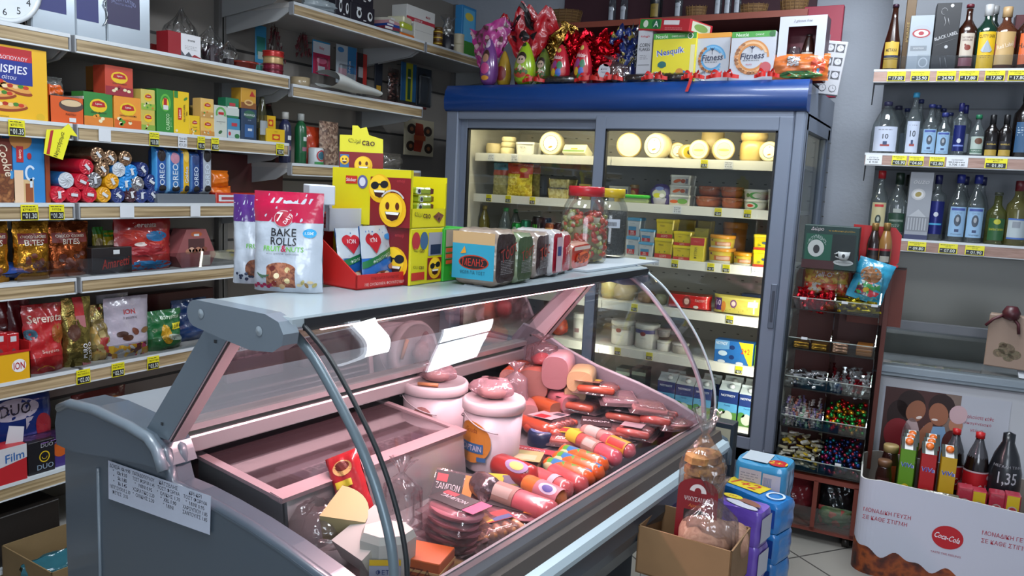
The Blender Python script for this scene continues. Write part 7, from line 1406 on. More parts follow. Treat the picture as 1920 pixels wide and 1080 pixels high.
for i,hh in enumerate((.040,.030,.028)):
 Q=MB();Q.la([(.036,0),(.041,.006),(.041,hh-.006),(.036,hh),(0,hh)],crm,24);p=onp(952,280,*PY(3.93));solo(Q,'white_cheese',['white round cheese, bottom of the stack of three','white round cheese, middle of the stack of three','white round cheese, top of the stack of three'][i],'cheese',(p.x+.003*i,3.93,zz),0,'white round cheeses in the left door');zz+=hh+.001
def tub(name,label,rect,z,bodym,lidm_,art=None,back=.04,round_=True,lidh=.18,taper=.88,cat='tub',group=None,D=None,stack=None):
 loc,w,h,rz=spot('F',rect,None if z is None else z,.1,back);R=w/2;D=D or w
 o=empty(name,label,cat,(loc.x,3.815+back+D/2,z if z is not None else loc.z),0,group)
 zc=h*(1-lidh)
 if round_:MB().la([(R*taper*.96,0),(R*taper,.003),(R*.96,zc)],bodym,26).bd('tub_body',o);MB().la([(R*.99,zc-h*.03),(R,zc),(R,h-.003),(R*.95,h),(0,h)],lidm_,26).bd('lid',o)
 else:
  b=MB();t=taper
  def ring(s,z_):
   c_=.2;q=[]
   for a,b_ in((-1,-1),(1,-1),(1,1),(-1,1)):
    q+=[(a*(R*s-c_*R*s*.6*(1 if a*b_>0 else 0)),b_*(D/2*s-c_*R*s*.6*(0 if a*b_>0 else 1))),(a*(R*s-c_*R*s*.6*(0 if a*b_>0 else 1)),b_*(D/2*s-c_*R*s*.6*(1 if a*b_>0 else 0)))]
   return[(x,y,z_)for x,y in q]
  rs=ring(t,0)+ring(.97,zc);b.add(rs,[(i,(i+1)%8,8+(i+1)%8,8+i)for i in range(8)]+[tuple(range(7,-1,-1))],bodym)
  b.bd('tub_body',o)
  rs=ring(1,zc-h*.02)+ring(1,h-.003)+ring(.93,h);MB().add(rs,[(8*k+i,8*k+(i+1)%8,8*k+8+(i+1)%8,8*k+8+i)for k in range(2)for i in range(8)]+[tuple(range(16,24)),tuple(range(7,-1,-1))],lidm_).bd('lid',o)
 if art:
  Q=MB()
  if round_:F=Face(lambda u,v,o_:((R*(taper+(.96-taper)*v/zc)+.0008+o_)*sin((u-w/2)/R),-(R*(taper+(.96-taper)*v/zc)+.0008+o_)*cos((u-w/2)/R),v),w,zc,16)
  else:F=Face(lambda u,v,o_:((u-w/2)*(taper+(.97-taper)*v/zc),-D/2*(taper+(.97-taper)*v/zc)-o_-.0006,v),w,zc)
  art(Q,F,w,zc);Q.bd('label',o)
 return o,h
tub('cheese_tub','white rectangular cheese tub beside the stack of round white cheeses',(965,266,1000,289),SA,wht,M('cfcfc6',.35),lambda Q,F,w,h:(Tx(Q,F,'FETA',.4,.7,.2,'7a7a84',2),Q.scr(F,w*.4,h*.4,w*.3,2,h*.06,cd('7a7a84'),3)),.05,False,.16)
tub('cheese_tub','white tub partly behind the ringed cheese wheel',(1000,268,1014,290),SA,wht,M('cfcfc6',.35),None,.12,False)
Q=MB();Q.box(-.07,.07,-.04,.04,0,.05,M('cdc9a8',.45),.004).box(-.065,.065,-.041,-.0405,.004,.014,cd('5f7f3a'));Q.box(-.02,.02,-.041,-.0405,.018,.026,cd('b58a2a'));p=onp(1080,290,*PY(3.88));solo(Q,'cheese_pack','flat white cheese pack with a green edge leaning right of the ringed wheel','cheese',(p.x,3.88,SA),0,rot=(radians(-32),0,-.1))
gr_y=mottled('grated_yellow',['b59a1c','d4bd2e','c9b028','ddcc52'],90,.6,bump=.5);gr_p=mottled('grated_pale',['a89a5a','c4b97c','b5a868'],90,.6,bump=.5)
pouch('grated_cheese_bag','pale grated cheese bag with a teal top, left of the yellow one','cheese bag','F',(920,305,948,362),SB,.05,mottled('grated_dull',['8a8350','a39c68','958e5a'],90,.6),lambda Q,F,w,h:(P(Q,F,0,.78,1,1,'3f7a8a',2),P(Q,F,0,.62,1,.78,'a84a34',2)),back=.05,style='pillow')
pouch('grated_cheese_bag','bright yellow grated cheese bag with a red top','cheese bag','F',(945,306,992,364),SB,.07,gr_y,lambda Q,F,w,h:(P(Q,F,0,.68,1,1,'b5341c',2),El(Q,F,.7,.80,.14,.07,'c9a82a',3),P(Q,F,.6,.56,.92,.68,'a8301c',3),Tx(Q,F,'τριμμένο',.38,.72,.06,'d9a088',3,wm=.5)),back=.02,style='pillow')
pouch('grated_cheese_bag','grated cheese bag with a red top behind the bright yellow one','cheese bag','F',(975,308,1007,364),SB,.06,mottled('grated_dull2',['8f8038','a59648'],90,.6),lambda Q,F,w,h:P(Q,F,0,.72,1,1,'9a3a1c',2),back=.12,style='pillow')
o,h=tub('grated_cheese_tub','clear tub of grated cheese, lower of two',(1024,352,1066,370),SB,gr_p,film('eeeeea',.1,0,1),None,.03,False,.1)
tub('grated_cheese_tub','clear tub of grated cheese, upper of two',(1026,334,1066,351),SB+h,gr_p,film('eeeeea',.1,0,1),None,.03,False,.1)
pack('cheese_pack','pale cheese pack hidden behind the vegetable jar lid on the second fridge shelf','cheese','F',(1084,345,1105,372),SB,.06,M('b59a4a',.4),None,back=.06)
def can(label,px,py0,py1,back,c,art=None,top='a9adb0',w=17):
 p=onp(px,py1,*PY(3.84+back));R=.030;zt=onp(px,py0,*PY(3.84+back)).z;z0=zt-.125 if zt-.125>.9 else .9
 H=zt-SD-.0;H=min(H,.168)if H>.1 else .12
 z0=zt-H
 return p,R,z0,H
SZL=1.107
def drink(kind,label,px,pyt,back,R,H,c,capc=None,art=None,neck=False):
 p=onp(px,pyt,*PY(3.84+back));base=SC_;zt=p.z
 H=max(.08,zt-base)
 if kind=='can':o=solo(MB().la([(R*.8,0),(R,.008),(R,H-.012),(R*.85,H-.002)],M(c,.25,.5),22).la([(R*.85,H-.002),(R*.86,H),(R*.78,H),(R*.76,H-.004),(0,H-.004)],metal('b9bcc0',.3),22),'drink_can',label,'can',(p.x,p.y+R,base),0)
 else:o=solo(MB().la([(R*.9,0),(R,.008),(R,H*.5),(R*.9,H*.62),(R*.38,H*.86),(R*.34,H*.9)],M(c,.15,coat=.6)if kind=='bottle' else bglass(c,.25,'8a9a9a'),20,cap=False),'drink_bottle',label,'bottle',(p.x,p.y+R,base),0);MB().la([(R*.42,H*.89),(R*.42,H*.99),(0,H)],M(capc,.4),14).bd('cap',o)
 if art:Q=MB();F=F_cyl(R+.0008,R*2,0,n=20);F.h=H;art(Q,F,R*2,H);Q.bd('label',o)
drink('bottle','yellow oil like bottle at the far left behind the toast packs',904,385,.05,.033,.2,'6f6420','8a7a3a',lambda Q,F,w,h:P(Q,F,.3,.05,.95,.25,'3f7a2a',1))
drink('clear','clear water bottle with a green cap and label in the fridge',943,389,.03,.036,.2,'c9d2d2','2f8a4a',lambda Q,F,w,h:(P(Q,F,0,.12,1,.42,'b9bcb4',1),P(Q,F,.5,.2,.9,.32,'8a9a3a',2)))
drink('clear','second clear bottle with a dark green cap behind the first',962,392,.12,.034,.2,'9aa5a8','1f6a40',None)
drink('can','green soft drink can with a white logo in the fridge',965,417,.02,.031,.12,'1f8a3a',None,lambda Q,F,w,h:(El(Q,F,.5,.6,.28,.2,'a9b5ac',1),Tx(Q,F,'7',.5,.6,.16,'1f8a3a',2)))
drink('can','tall green and silver can beside the green soft drink can',982,412,.03,.030,.15,'2a7a5a',None,lambda Q,F,w,h:(P(Q,F,.1,0,.9,.5,'23303a',1),El(Q,F,.5,.6,.3,.14,'9aa8a5',2)))
def claw(Q,F,w,h):[Q.poly(F,[(w*x,h*.72),(w*(x+.09),h*.72),(w*(x+.07),h*.2),(w*(x+.02),h*.24)],cd('3f9a28'),2)for x in(.28,.44,.60)]
drink('can','tall black energy can with green claw marks',1004,405,.02,.030,.16,'15171a',None,claw)
drink('can','dark can behind and right of the energy can',1020,408,.06,.030,.16,'1a1e2a',None,None)
drink('can','small orange and purple can beside the energy can',1028,418,.02,.029,.12,'8a4a2a',None,lambda Q,F,w,h:(P(Q,F,.1,.4,.9,.8,'b57a2a',1),P(Q,F,.1,.1,.9,.4,'4a2a5a',1)))
drink('can','dark red can next to the vegetable jar',1043,417,.03,.029,.12,'3a2226',None,None)
drink('can','slim dark red and grey can between the silver and the black can',993,414,.08,.024,.12,'4a2026',None,None)
pack('cheese_pack','white and blue cream tub behind the olive jar lid','tub','F',(1141,349,1177,366),SB+.0,.07,wht,lambda Q,F,w,h:P(Q,F,.55,.2,.95,.8,'1f3a7a',1),back=.10)
tub('cream_tub','small red tub with a yellow disc behind the white tubs',(1177,346,1194,368),SB,M('a8301c',.35),M('8a6a30',.4),lambda Q,F,w,h:El(Q,F,.5,.5,.35,.35,'c9962a',1),.14)
Q=MB();Q.box(-.045,.045,-.02,.02,0,.022,cd('a9a9ae'));F=F_front(.09,.04,.022);Tx(Q,F,'SALE',.35,.5,.5,'4a4a58',2,wm=.5);P(Q,F,.62,.2,.9,.8,'7a2a34',1);p=onp(1180,338,*PY(4.05));solo(Q,'shelf_sign','small white sign lying on top of tubs at the back of the second shelf','sign',(p.x,4.03,SB+.055),0)
tag(MB().box(-.05,.05,-.04,.04,0,.054,M('6a6458',.5)).bd('carton',None,(p.x,4.04,SB)),'dim carton at the back of the second fridge shelf','carton')
tub('spread_tub','yellow tub peeking under the olive jar lid',(1150,366,1166,380),SB,M('b59a1c',.4),M('c9a81c',.4),None,.03,False)
Q=MB();Q.box(-.075,.075,-.05,.05,0,.028,M('8a9a6a',.35),.008).box(-.08,.08,-.055,.055,.026,.042,M('2fa82a',.35),.005).box(-.05,.04,-.035,.035,.042,.0435,cd('b58a3a'));p=onp(1193,378,*PY(3.87));solo(Q,'spread_tub','flat tub with a bright green lid left of the purple pack','tub',(p.x,3.875,SB),.05)
Q=MB();Q.la([(.045,0),(.05,.01),(.06,.055),(.058,.07),(.03,.1),(0,.105)],M('3a2a6a',.35,coat=.3),20,sy=.45).la([(.03,.0),(.038,.03),(.035,.036)],M('a9a8b4',.4),18,sy=.5,cy=-.012);F=Face(lambda u,v,o:(u,-.029-o,v),1,1);Q.ell(F,0,.052,.036,.026,cd('a9b0a0'),1).ell(F,-.01,.045,.02,.012,cd('b5b52a'),2).ell(F,.015,.045,.014,.01,cd('d0d0d0'),3).ell(F,0,.08,.022,.01,cd('6a7ab0'),2)
p=onp(1237,382,*PY(3.86));solo(Q,'salad_tub','purple oval salad pack standing left of the white tub stack','tub',(p.x,3.87,SB),0)
def chil(Q,F,w,h):El(Q,F,.35,.5,.2,.2,'b5521c',1,rot=.3);El(Q,F,.65,.5,.12,.25,'8a3a1c',1);P(Q,F,.78,.2,.9,.8,'5a5a68',1)
zt=SB
for i,rc in enumerate(((1252,365,1293,384),(1253,347,1294,365),(1255,328,1294,347))):
 o,h=tub('feta_tub',['white rectangular tub with green print, bottom of a stack of three','white rectangular tub with red print, middle of a stack of three','white rectangular tub with red print, top of a stack of three'][i],rc,zt,wht,M('cfcfc4',.35),chil if i else(lambda Q,F,w,h:(El(Q,F,.25,.45,.2,.2,'b5521c',1),El(Q,F,.65,.5,.25,.3,'5a8a3a',1))),.03,False,.2,.92);zt+=h+.0005
clay=M('8d4522',.55);cf=film('e6b89a',.12,1.,30,.45,'a86a48')
def clayp(rect,z,lb,back=.03):
 loc,w,h,rz=spot('F',rect,z,.1,back);R=w/2
 o=solo(MB().la([(R*.72,0),(R*.9,h*.18),(R*.98,h*.5),(R*.95,h*.78)],clay,26),'yogurt_pot',lb,'yogurt pot',(loc.x,3.815+back+R,z),0,'clay yogurt pots in the fridge')
 Q=MB();Q.la([(R*.97,h*.74),(R*1.02,h*.86),(R*1.0,h*.94),(R*.9,h),(0,h)],clay,26);Q.bd('rim',o)
 Q=MB();Q.grid(lambda u,v:((R*(1.015+.03*sin(u*60)*v))*cos(u*2*pi),(R*(1.015+.03*sin(u*60)*v))*sin(u*2*pi),h*(.95-.32*v*(1+.5*sin(u*19)))),40,4,cf);Q.bd('paper_cover',o);return h
h1=clayp((1297,368,1346,388),SB,'clay yogurt pot, lower left of four');h2=clayp((1347,371,1388,390),SB,'clay yogurt pot, lower right of four')
clayp((1304,349,1346,367),SB+h1+.001,'clay yogurt pot, upper left of four',.05);clayp((1346,350,1388,370),SB+h2+.001,'clay yogurt pot, upper right of four')
def gcirc(Q,F,w,h):El(Q,F,.62,.5,.3,.4,'2f8a4a',1);El(Q,F,.70,.5,.22,.3,'b9bdb0',2);El(Q,F,.25,.5,.1,.25,'2f6a3a',1)
def g2(Q,F,w,h):El(Q,F,.4,.5,.32,.42,'2f8a4a',1);El(Q,F,.34,.5,.26,.33,'b9bdb0',2);El(Q,F,.36,.5,.15,.18,'b5301c',3)
for i,(x0,x1,lb)in enumerate(((1389,1433,'left pair'),(1435,1470,'right pair'))):
 o,h=tub('yogurt_tub','white tub with green circles, lower of the '+lb,(x0,374,x1,392),SB,wht,M('cdcdc2',.35),g2,.03,True,.2)
 tub('yogurt_tub','white tub with green circles, upper of the '+lb,(x0,355,x1,373),SB+h,wht,M('cdcdc2',.35),gcirc,.03,True,.2)
blu=M('5aa0c4',.35);w2m=M('b4b9ba',.4)
def dora(Q,F,w,h):P(Q,F,.15,.1,.72,.62,'3a7aa0',1);P(Q,F,.15,.08,.72,.38,'a8242a',2);Q.tx(F,'30%',F.w*.43,F.h*.29,F.h*.12,cd('d6d2ce'),3,1,wm=F.w*.42);Q.tx(F,'ΔΩΡΟ',F.w*.43,F.h*.15,F.h*.10,cd('d6d2ce'),3,1,wm=F.w*.48);Q.tx(F,'αγελάδα',F.w*.45,F.h*.82,F.h*.07,cd('4a5560'),2,0,wm=F.w*.5)
o,h=tub('butter_tub','tall white tub with a blue lid and red 30% label, lower of the left pair',(1168,443,1197,480),SC_,w2m,blu,dora,.02,False,.14,.82);tub('butter_tub','tall white tub with a blue lid and red 30% label, upper of the left pair',(1172,408,1200,442),SC_+h,w2m,blu,dora,.02,False,.14,.82)
o,h=tub('butter_tub','small white tub with a blue lid, lower of the right pair',(1194,454,1224,483),SC_,w2m,blu,dora,.02,False,.16,.86);tub('butter_tub','small white tub with a blue lid, upper of the right pair',(1197,430,1227,455),SC_+h,w2m,blu,dora,.02,False,.16,.86)
yb=M('c4ae10',.35);yld=M('d6c010',.3)
def vit(Q,F,w,h):P(Q,F,0,0,1,.24,'b02a1c',1);Q.tx(F,'ΔΩΡΟ',F.w*.5,F.h*.12,F.h*.13,cd('dcc0b0'),2,1,wm=F.w*.5);Q.tx(F,'Vitam',F.w*.38,F.h*.76,F.h*.1,cd('5a4a10'),2,1,shear=.2,wm=F.w*.5);El(Q,F,.6,.38,.04,.05,'6a7a1c',2);El(Q,F,.3,.34,.03,.04,'6a7a1c',2)
o,h=tub('margarine_tub','tall yellow tub with a red band, lower of the big pair',(1223,446,1260,484),SC_,yb,yld,vit,.02,False,.14,.84);tub('margarine_tub','tall yellow tub with a red band, upper of the big pair',(1227,411,1262,446),SC_+h,yb,yld,vit,.02,False,.14,.84)
o,h=tub('margarine_tub','small yellow tub with a red band, lower of the small pair',(1258,460,1294,488),SC_,yb,yld,vit,.02,False,.18,.86);tub('margarine_tub','small yellow tub with a red band, upper of the small pair',(1260,434,1295,461),SC_+h,yb,yld,vit,.02,False,.18,.86)
def fyt(Q,F,w,h):P(Q,F,0,.66,1,.98,'a82a24',1);Q.tx(F,'2τεμ +1',F.w*.45,F.h*.82,F.h*.07,cd('c9806a'),2,1,wm=F.w*.8);Q.tx(F,'ΦΥΤΙΝΗ',F.w*.42,F.h*.34,F.w*.22,cd('5a5010'),2,1,rot=pi/2,wm=F.h*.5)
pack('margarine_box','upright yellow box with a red band between the tubs','box','F',(1292,445,1318,490),SC_,.06,cd('c4b41c'),fyt,back=.02)
pack('margarine_box','plain olive yellow box rising behind the upright yellow box','box','F',(1298,428,1324,490),SC_,.05,cd('9a8f1c'),lambda Q,F,w,h:Q.add([F.fn(*p_,.0005)for p_ in((0,h),(w,h),(w*.5,h*.86))],[(0,1,2)],cd('8a7f18')),back=.10)
org=M('d18a12',.32);yo=M('bfa52a',.4)
def alt(Q,F,w,h):P(Q,F,.3,.25,1,.62,'b5622a',1);P(Q,F,.4,.3,.95,.56,'c49a80',2);P(Q,F,0,0,1,.2,'b9b6a8',1);P(Q,F,.08,.68,.2,.84,'5a2a4a',2);Q.tx(F,'ΑΛΤΙΣ',F.w*.3,F.h*.66,F.h*.08,cd('5a4a14'),2,0,wm=F.w*.3)
o,h=tub('margarine_tub','wide yellow tub with an orange lid, lower of two',(1321,465,1371,495),SC_,yo,org,alt,.02,True,.2,.9);tub('margarine_tub','wide yellow tub with an orange lid, upper of two',(1324,441,1372,466),SC_+h,yo,org,alt,.02,True,.22,.9)
tub('margarine_tub','lower single orange lidded tub right of the wide pair',(1369,474,1410,498),SC_,yo,org,alt,.02,True,.22,.9)
tub('margarine_tub','large orange tub in shade behind the wide tubs',(1346,417,1392,480),SC_,M('a8661c',.4),M('a86a14',.4),lambda Q,F,w,h:P(Q,F,.5,.7,.68,.85,'5a2014',1),.22,True,.14,.9)  # darkened orange, the shade behind the wide tubs put into the colour
tub('margarine_tub','yellow tub in shade behind the small yellow pair',(1262,412,1300,470),SC_,M('94801a',.4),M('9a861a',.4),None,.22,False,.12,.9);tub('margarine_tub','second yellow tub in shade behind the upright box',(1303,414,1330,470),SC_,M('8a781a',.4),M('8a7a1c',.4),None,.24,False,.12,.9)  # both yellows darkened, shade at the shelf back put into the colour
def soft(Q,F,w,h):P(Q,F,0,0,1,.18,'a8341c',1);El(Q,F,.7,.55,.3,.12,'3a4a5a',2);El(Q,F,.3,.35,.08,.06,'6a7a2a',2);Q.tx(F,'BITAM',F.w*.7,F.h*.55,F.h*.1,cd('c9c9b0'),3,1,wm=F.w*.4)
o,h=tub('margarine_tub','yellow tub at the right edge of the margarine shelf, lower',(1408,469,1452,501),SC_,yb,yld,soft,.02,False,.18,.9);tub('margarine_tub','yellow tub at the right edge of the margarine shelf, upper',(1410,440,1452,470),SC_+h,yb,yld,soft,.02,False,.18,.9)
def redp(Q,F,w,h):El(Q,F,.48,.48,.10,.35,'7a2a28',1);El(Q,F,.48,.5,.06,.2,'c9a89a',2);Tx(Q,F,'ΓΙΑΟΥΡΤΙ',.8,.6,.16,'e0c0b8',2,wm=.25);El(Q,F,.7,.2,.06,.1,'c9bdb5',2);P(Q,F,0,.9,1,1,'5a2a1c',1)
pouch('sausage_multipack','long red pack on the fourth fridge shelf','pack','F',(1247,550,1330,581),SD,.08,wrap('b51f1c'),redp,back=.02,style='slab',wob=.001)
def yelp(Q,F,w,h):P(Q,F,.04,.2,.2,.85,'4a2a6a',1);Tx(Q,F,'60',.12,.6,.3,'c9b5c9',2,wm=.12);El(Q,F,.45,.6,.07,.22,'6a3a6a',1);El(Q,F,.45,.6,.045,.14,'c9b5a5',2);El(Q,F,.24,.4,.05,.3,'b5702a',1);P(Q,F,.75,.5,.95,.8,'b5a0b0',1);[El(Q,F,.3+.09*k,.2+.08*(k%3),.008,.03,'7a6a2a',1)for k in range(7)]
pouch('cheese_slices_pack','long pale yellow pack right of the red one on the fourth fridge shelf','pack','F',(1333,556,1424,592),SD,.08,wrap('b8ab4e'),yelp,back=.02,style='slab',wob=.001)
pack('dairy_pack','dark blue pack top behind the pale yellow one','pack','F',(1388,552,1424,580),SD,.06,cd('1c2c4a'),None,back=.14)
for i,(px,py,R,c,lb)in enumerate(((1048,606,.055,'a8441c','orange net bag ball low behind the counter glass'),)):
 loc=onp(px,py,*PY(3.90));Q=MB();Q.la([(.02,0),(R*.9,.02),(R,R*.8),(R*.8,R*1.5),(.015,R*1.9),(.025,R*2.1)],mottled('orange_net',['a8381c','c0561c','8a2a18'],50,.4),18);solo(Q,'cheese_ball',lb,'cheese',(loc.x,3.90,SE),0)
tub('yogurt_tub','pale tub right of the orange net ball',(1068,588,1091,640),SE,wht,wht,lambda Q,F,w,h:P(Q,F,.3,.3,.7,.5,'8a6a6a',1),.05,True,.15)
def ybuck(c):
 def f(Q,F,w,h):P(Q,F,0,.74,1,.92,c,1);El(Q,F,.48,.72,.12,.10,'7a2a24',2);Tx(Q,F,'γιαούρτι',.5,.5,.07,'7a7a74',2,wm=.5,shear=.2)
 return f
tub('yogurt_bucket','big white yogurt bucket seen through the counter glass, left one',(1136,602,1180,654),SE,wht,M('c9c9c2',.4),ybuck('8d8a80'),.04,True,.14,.92)
tub('yogurt_bucket','big white yogurt bucket with a purple band seen through the counter glass',(1181,609,1226,661),SE,wht,M('c9c9c2',.4),ybuck('4a4a7a'),.04,True,.14,.92)
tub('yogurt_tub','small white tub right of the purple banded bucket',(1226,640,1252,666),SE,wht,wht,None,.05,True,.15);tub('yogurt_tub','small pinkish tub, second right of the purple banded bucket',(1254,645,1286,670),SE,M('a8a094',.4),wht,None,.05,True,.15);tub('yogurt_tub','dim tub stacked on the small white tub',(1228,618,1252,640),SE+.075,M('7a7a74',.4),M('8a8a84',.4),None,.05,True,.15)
for i,(rc,nm,c,lb)in enumerate((((1140,532,1185,566),'bread_loaf','a8966a','round pale loaf like cheese low on the fourth shelf, left of the door bar reflection'),((1120,520,1150,566),'cheese_pack','b5a86a','pale yellow wrapped cheese beside the round loaf like cheese'),((1190,546,1222,574),'salad_tub','8a6a4a','brown salad tub on the fourth fridge shelf'),((1222,552,1246,578),'cheese_pack','8a8a6a','small greenish pack left of the long red one'))):
 loc,w,h,rz=spot('F',rc,SD,.1,.04);Q=MB();Q.la([(w*.38,0),(w*.5,h*.25),(w*.5,h*.7),(w*.3,h*.97),(0,h)],M(c,.45),20);solo(Q,nm,lb,'cheese' if 'cheese' in nm or 'loaf' in nm else 'tub',(loc.x,3.855+w/2,SD),0)
def noy(Q,F,w,h):Q.poly(F,[(0,h*.55),(w*.38,h*.62),(w*.38,h),(0,h)],cd('5a8ab5'),1);Tx(Q,F,'NOYNOY',.18,.86,.14,'d0d8e0',2,wm=.3);El(Q,F,.46,.72,.07,.1,'0f2a5c',1);El(Q,F,.46,.28,.07,.1,'0f2a5c',1);El(Q,F,.22,.42,.12,.12,'a9bccb',2);Q.poly(F,[(w*.62,h*1.0),(w,h),(w,0),(w*.92,0)],cd('c2ac1c'),2);Q.tx(F,'2+2',w*.81,h*.62,h*.24,cd('a8301c'),3,1,wm=w*.22);El(Q,F,.2,.05,.1,.07,'b5bcc4',2);El(Q,F,.68,.05,.1,.07,'b5bcc4',2)
pack('milk_multipack','blue evaporated milk pack with a yellow 2+2 corner','milk pack','F',(1337,640,1409,690),SE,.07,cd('1c5a9a'),noy,back=.02)
pack('dairy_pack','green edged pack right of the blue milk pack','pack','F',(1412,648,1430,694),SE,.06,cd('5a8a2a'),None,back=.04)
ZF=.316
def milk(label,rect,back,dim=1.):
 loc,w,h,rz=spot('F',rect,ZF,.09,back);D_=.09;hb_=h*.86;bl=cd('152c66');o=empty('milk_carton',label,'milk carton',loc,rz,'blue milk cartons on the fridge floor')
 Q=MB();Q.box(-w/2,w/2,-D_/2,D_/2,0,hb_,bl,.001);Q.add([(-w/2,-D_/2,hb_),(w/2,-D_/2,hb_),(w/2,D_/2,hb_),(-w/2,D_/2,hb_),(-w/2,0,h),(w/2,0,h)],[(0,1,5,4),(2,3,4,5),(0,4,3),(1,2,5)],cd('b0bcc0'));Q.box(-w/2,w/2,-.002,.002,h-.002,h+.012,cd('b5c0c4'))
 F=F_front(w,D_,hb_);P(Q,F,0,0,1,.62,'4f93bd',1);P(Q,F,0,0,1,.36,'4c7a34',2);El(Q,F,.5,.22,.3,.18,'b5bdb0',3);El(Q,F,.2,.35,.2,.08,'3f7a3a',3);Tx(Q,F,'NOYNOY',.5,.86,.07,'c9d0dc',3,wm=.86);Tx(Q,F,'Family',.5,.55,.07,'2a5a8a',3,wm=.6,shear=.2);Q.bd('carton_body',o)
 q=MB();q.la([(.014,0),(.014,.014),(0,.016)],M('b9c2c6',.4),14);c_=q.bd('cap',o);c_.location=(w*.12,-D_/4,hb_+(h-hb_)*.55);c_.rotation_euler=(.5,0,0)
milk('blue milk carton, front left of the right pair',(1342,722,1378,806),.03);milk('blue milk carton, front right of the right pair',(1380,730,1412,815),.03)
milk('blue milk carton behind the front pair, left',(1350,712,1384,790),.14);milk('blue milk carton behind the front pair, right',(1388,718,1418,800),.14)
for i,(x0,yt,bk)in enumerate(((1228,705,.05),(1262,712,.05),(1296,718,.05),(1242,700,.16),(1310,708,.16))):
 milk(['blue milk carton seen through the counter glass, leftmost in front','blue milk carton seen through the counter glass, second in front','blue milk carton seen through the counter glass, third in front','blue milk carton seen through the counter glass, back left','blue milk carton seen through the counter glass, back right'][i],(x0,yt,x0+33,yt+82),bk)
for i,x0 in enumerate((1150,1180)):pack('drink_carton',['dim green and dark cartons behind the far cheek, left','dim green and dark carton behind the far cheek, right'][i],'carton','F',(x0,690,x0+26,765),ZF,.09,cd('2c3a34'),lambda Q,F,w,h:P(Q,F,0,.8,1,.9,'8a9a8a',1),back=.08)
# ON TOP OF THE FRIDGE
ZT_=1.951
def tw(px,py,y=None,z=ZT_):
 p=onp(px,py,*PY(y if y else FY+.10));return Vector((p.x,p.y,z))
def cereal(label,rect,c,art,D=.06,back=.05,left=None,name='cereal_box',drz=0):return pack(name,label,'cereal box','T',rect,ZT_,D,cd(c),art,back,left=left,drz=drz)
cereal('white corn flakes box turned edge on beside the yellow cereal box',(1192,57,1219,136),'a9aab0',lambda Q,F,w,h:(Tx(Q,F,"Kellogg's",.5,.88,.05,'a8303c',2,wm=.8,shear=.2),Tx(Q,F,'CORN',.5,.72,.07,'2a2a2e',2,wm=.7),Tx(Q,F,'FLAKES',.5,.64,.06,'2a2a2e',2,wm=.75),Q.scr(F,w*.5,h*.52,w*.6,3,h*.02,cd('#777'),2),P(Q,F,.1,.34,.9,.35,'#333',1)))
def nq(Q,F,w,h):
 P(Q,F,0,.88,1,1,'3a8a34',1);Tx(Q,F,'Nestlé',.2,.935,.07,'d6dcd0',3,wm=.3);Tx(Q,F,'ΟΛΙΚΗΣ ΑΛΕΣΗΣ',.58,.93,.035,'d6dcd0',3,wm=.3);El(Q,F,.86,.93,.065,.062,'d6dcd0',2);El(Q,F,.86,.93,.05,.048,'1f5a2a',3)
 Q.tx(F,'Nesquik',w*.42+.001,h*.605-.001,h*.17,cd('c9cdd8'),2,1,rot=.13,wm=w*.74);Q.tx(F,'Nesquik',w*.42,h*.61,h*.16,cd('1f3f9a'),3,1,rot=.13,wm=w*.70);El(Q,F,.24,.36,.10,.07,'1f5a5a',2);P(Q,F,.14,.32,.34,.38,'1f5a5a',3)
 r=random.Random(4)
 for k in range(22):El(Q,F,.04+.42*r.random(),.02+.17*r.random(),.035,.03,r.choice(['4a2a1c','5c3624','3a2016']),2+k%3)
 El(Q,F,.12,.1,.15,.12,'c4c6cc',1);El(Q,F,.70,.12,.18,.12,'2f6aa8',2);El(Q,F,.66,.20,.09,.08,'b5792a',3);P(Q,F,.88,.0,.98,.75,'c9c39a',1)
cereal('yellow cereal box with a green top band',(1221,62,1301,138),'c9bc22',nq,back=.03)
def fit_(c,cr):
 def f(Q,F,w,h):
  P(Q,F,0,.0,1,1,'a9acb4',1)
  if cr:P(Q,F,0,.88,1,1,'3a8a34',2);Tx(Q,F,'Nestlé',.25,.935,.07,'d6dcd0',3,wm=.35);El(Q,F,.93,.935,.07,.06,'1f5a2a',3);Tx(Q,F,'ΟΛΙΚΗΣ',.65,.93,.035,'d6dcd0',3,wm=.3)
  else:P(Q,F,0,.90,1,1,'c98a2a',2)
  for k,(rr,cc)in enumerate(((.40,c),(.36,'c9a27a' if cr else '6aa0c4'),(.31,c))):Q.ringp(F,w*.5,h*.47,w*rr,w*rr,w*.05,cd(cc),3+k,30,.3*k,5.4+.2*k)
  for k in range(14):a=2.2+k*.22;El(Q,F,.5+.36*cos(a),.47+.36*w/h*sin(a),.05,.03,['8a5a34','b5794a','7a4a2a'][k%3],6)
  Q.tx(F,'Fitness',w*.52,h*.50,h*.13,cd('1c2240'),7,1,shear=.2,rot=.05,wm=w*.60);Q.scr(F,w*.5,h*.40,w*.4,1,h*.018,cd('#555'),3,7);Q.tube([F.fn(w*.5,h*.56,.004),F.fn(w*.5,h*.64,.004),F.fn(w*.44,h*.70,.004)],.0012,cd('1c2240'),5).tube([F.fn(w*.5,h*.64,.004),F.fn(w*.56,h*.70,.004)],.0012,cd('1c2240'),5);El(Q,F,.5,.67,.025,.022,'1c2240',8)
  if cr:El(Q,F,.83,.26,.13,.11,'a84a50',8);Tx(Q,F,'FRUITS',.45,.32,.03,'a84a50',8)
 return f
cereal('white cereal box with a blue ring, left of two',(1301,62,1365,138),'c9862c',fit_('4a8ab5',False),back=.05)
cereal('white cereal box with an orange ring, right of two',(1366,59,1447,146),'a9acb4',fit_('b5763a',True),back=.02)
a=tw(1201,60,FY+.12,0);zt_=onp(1260,61,*PY(FY+.08)).z
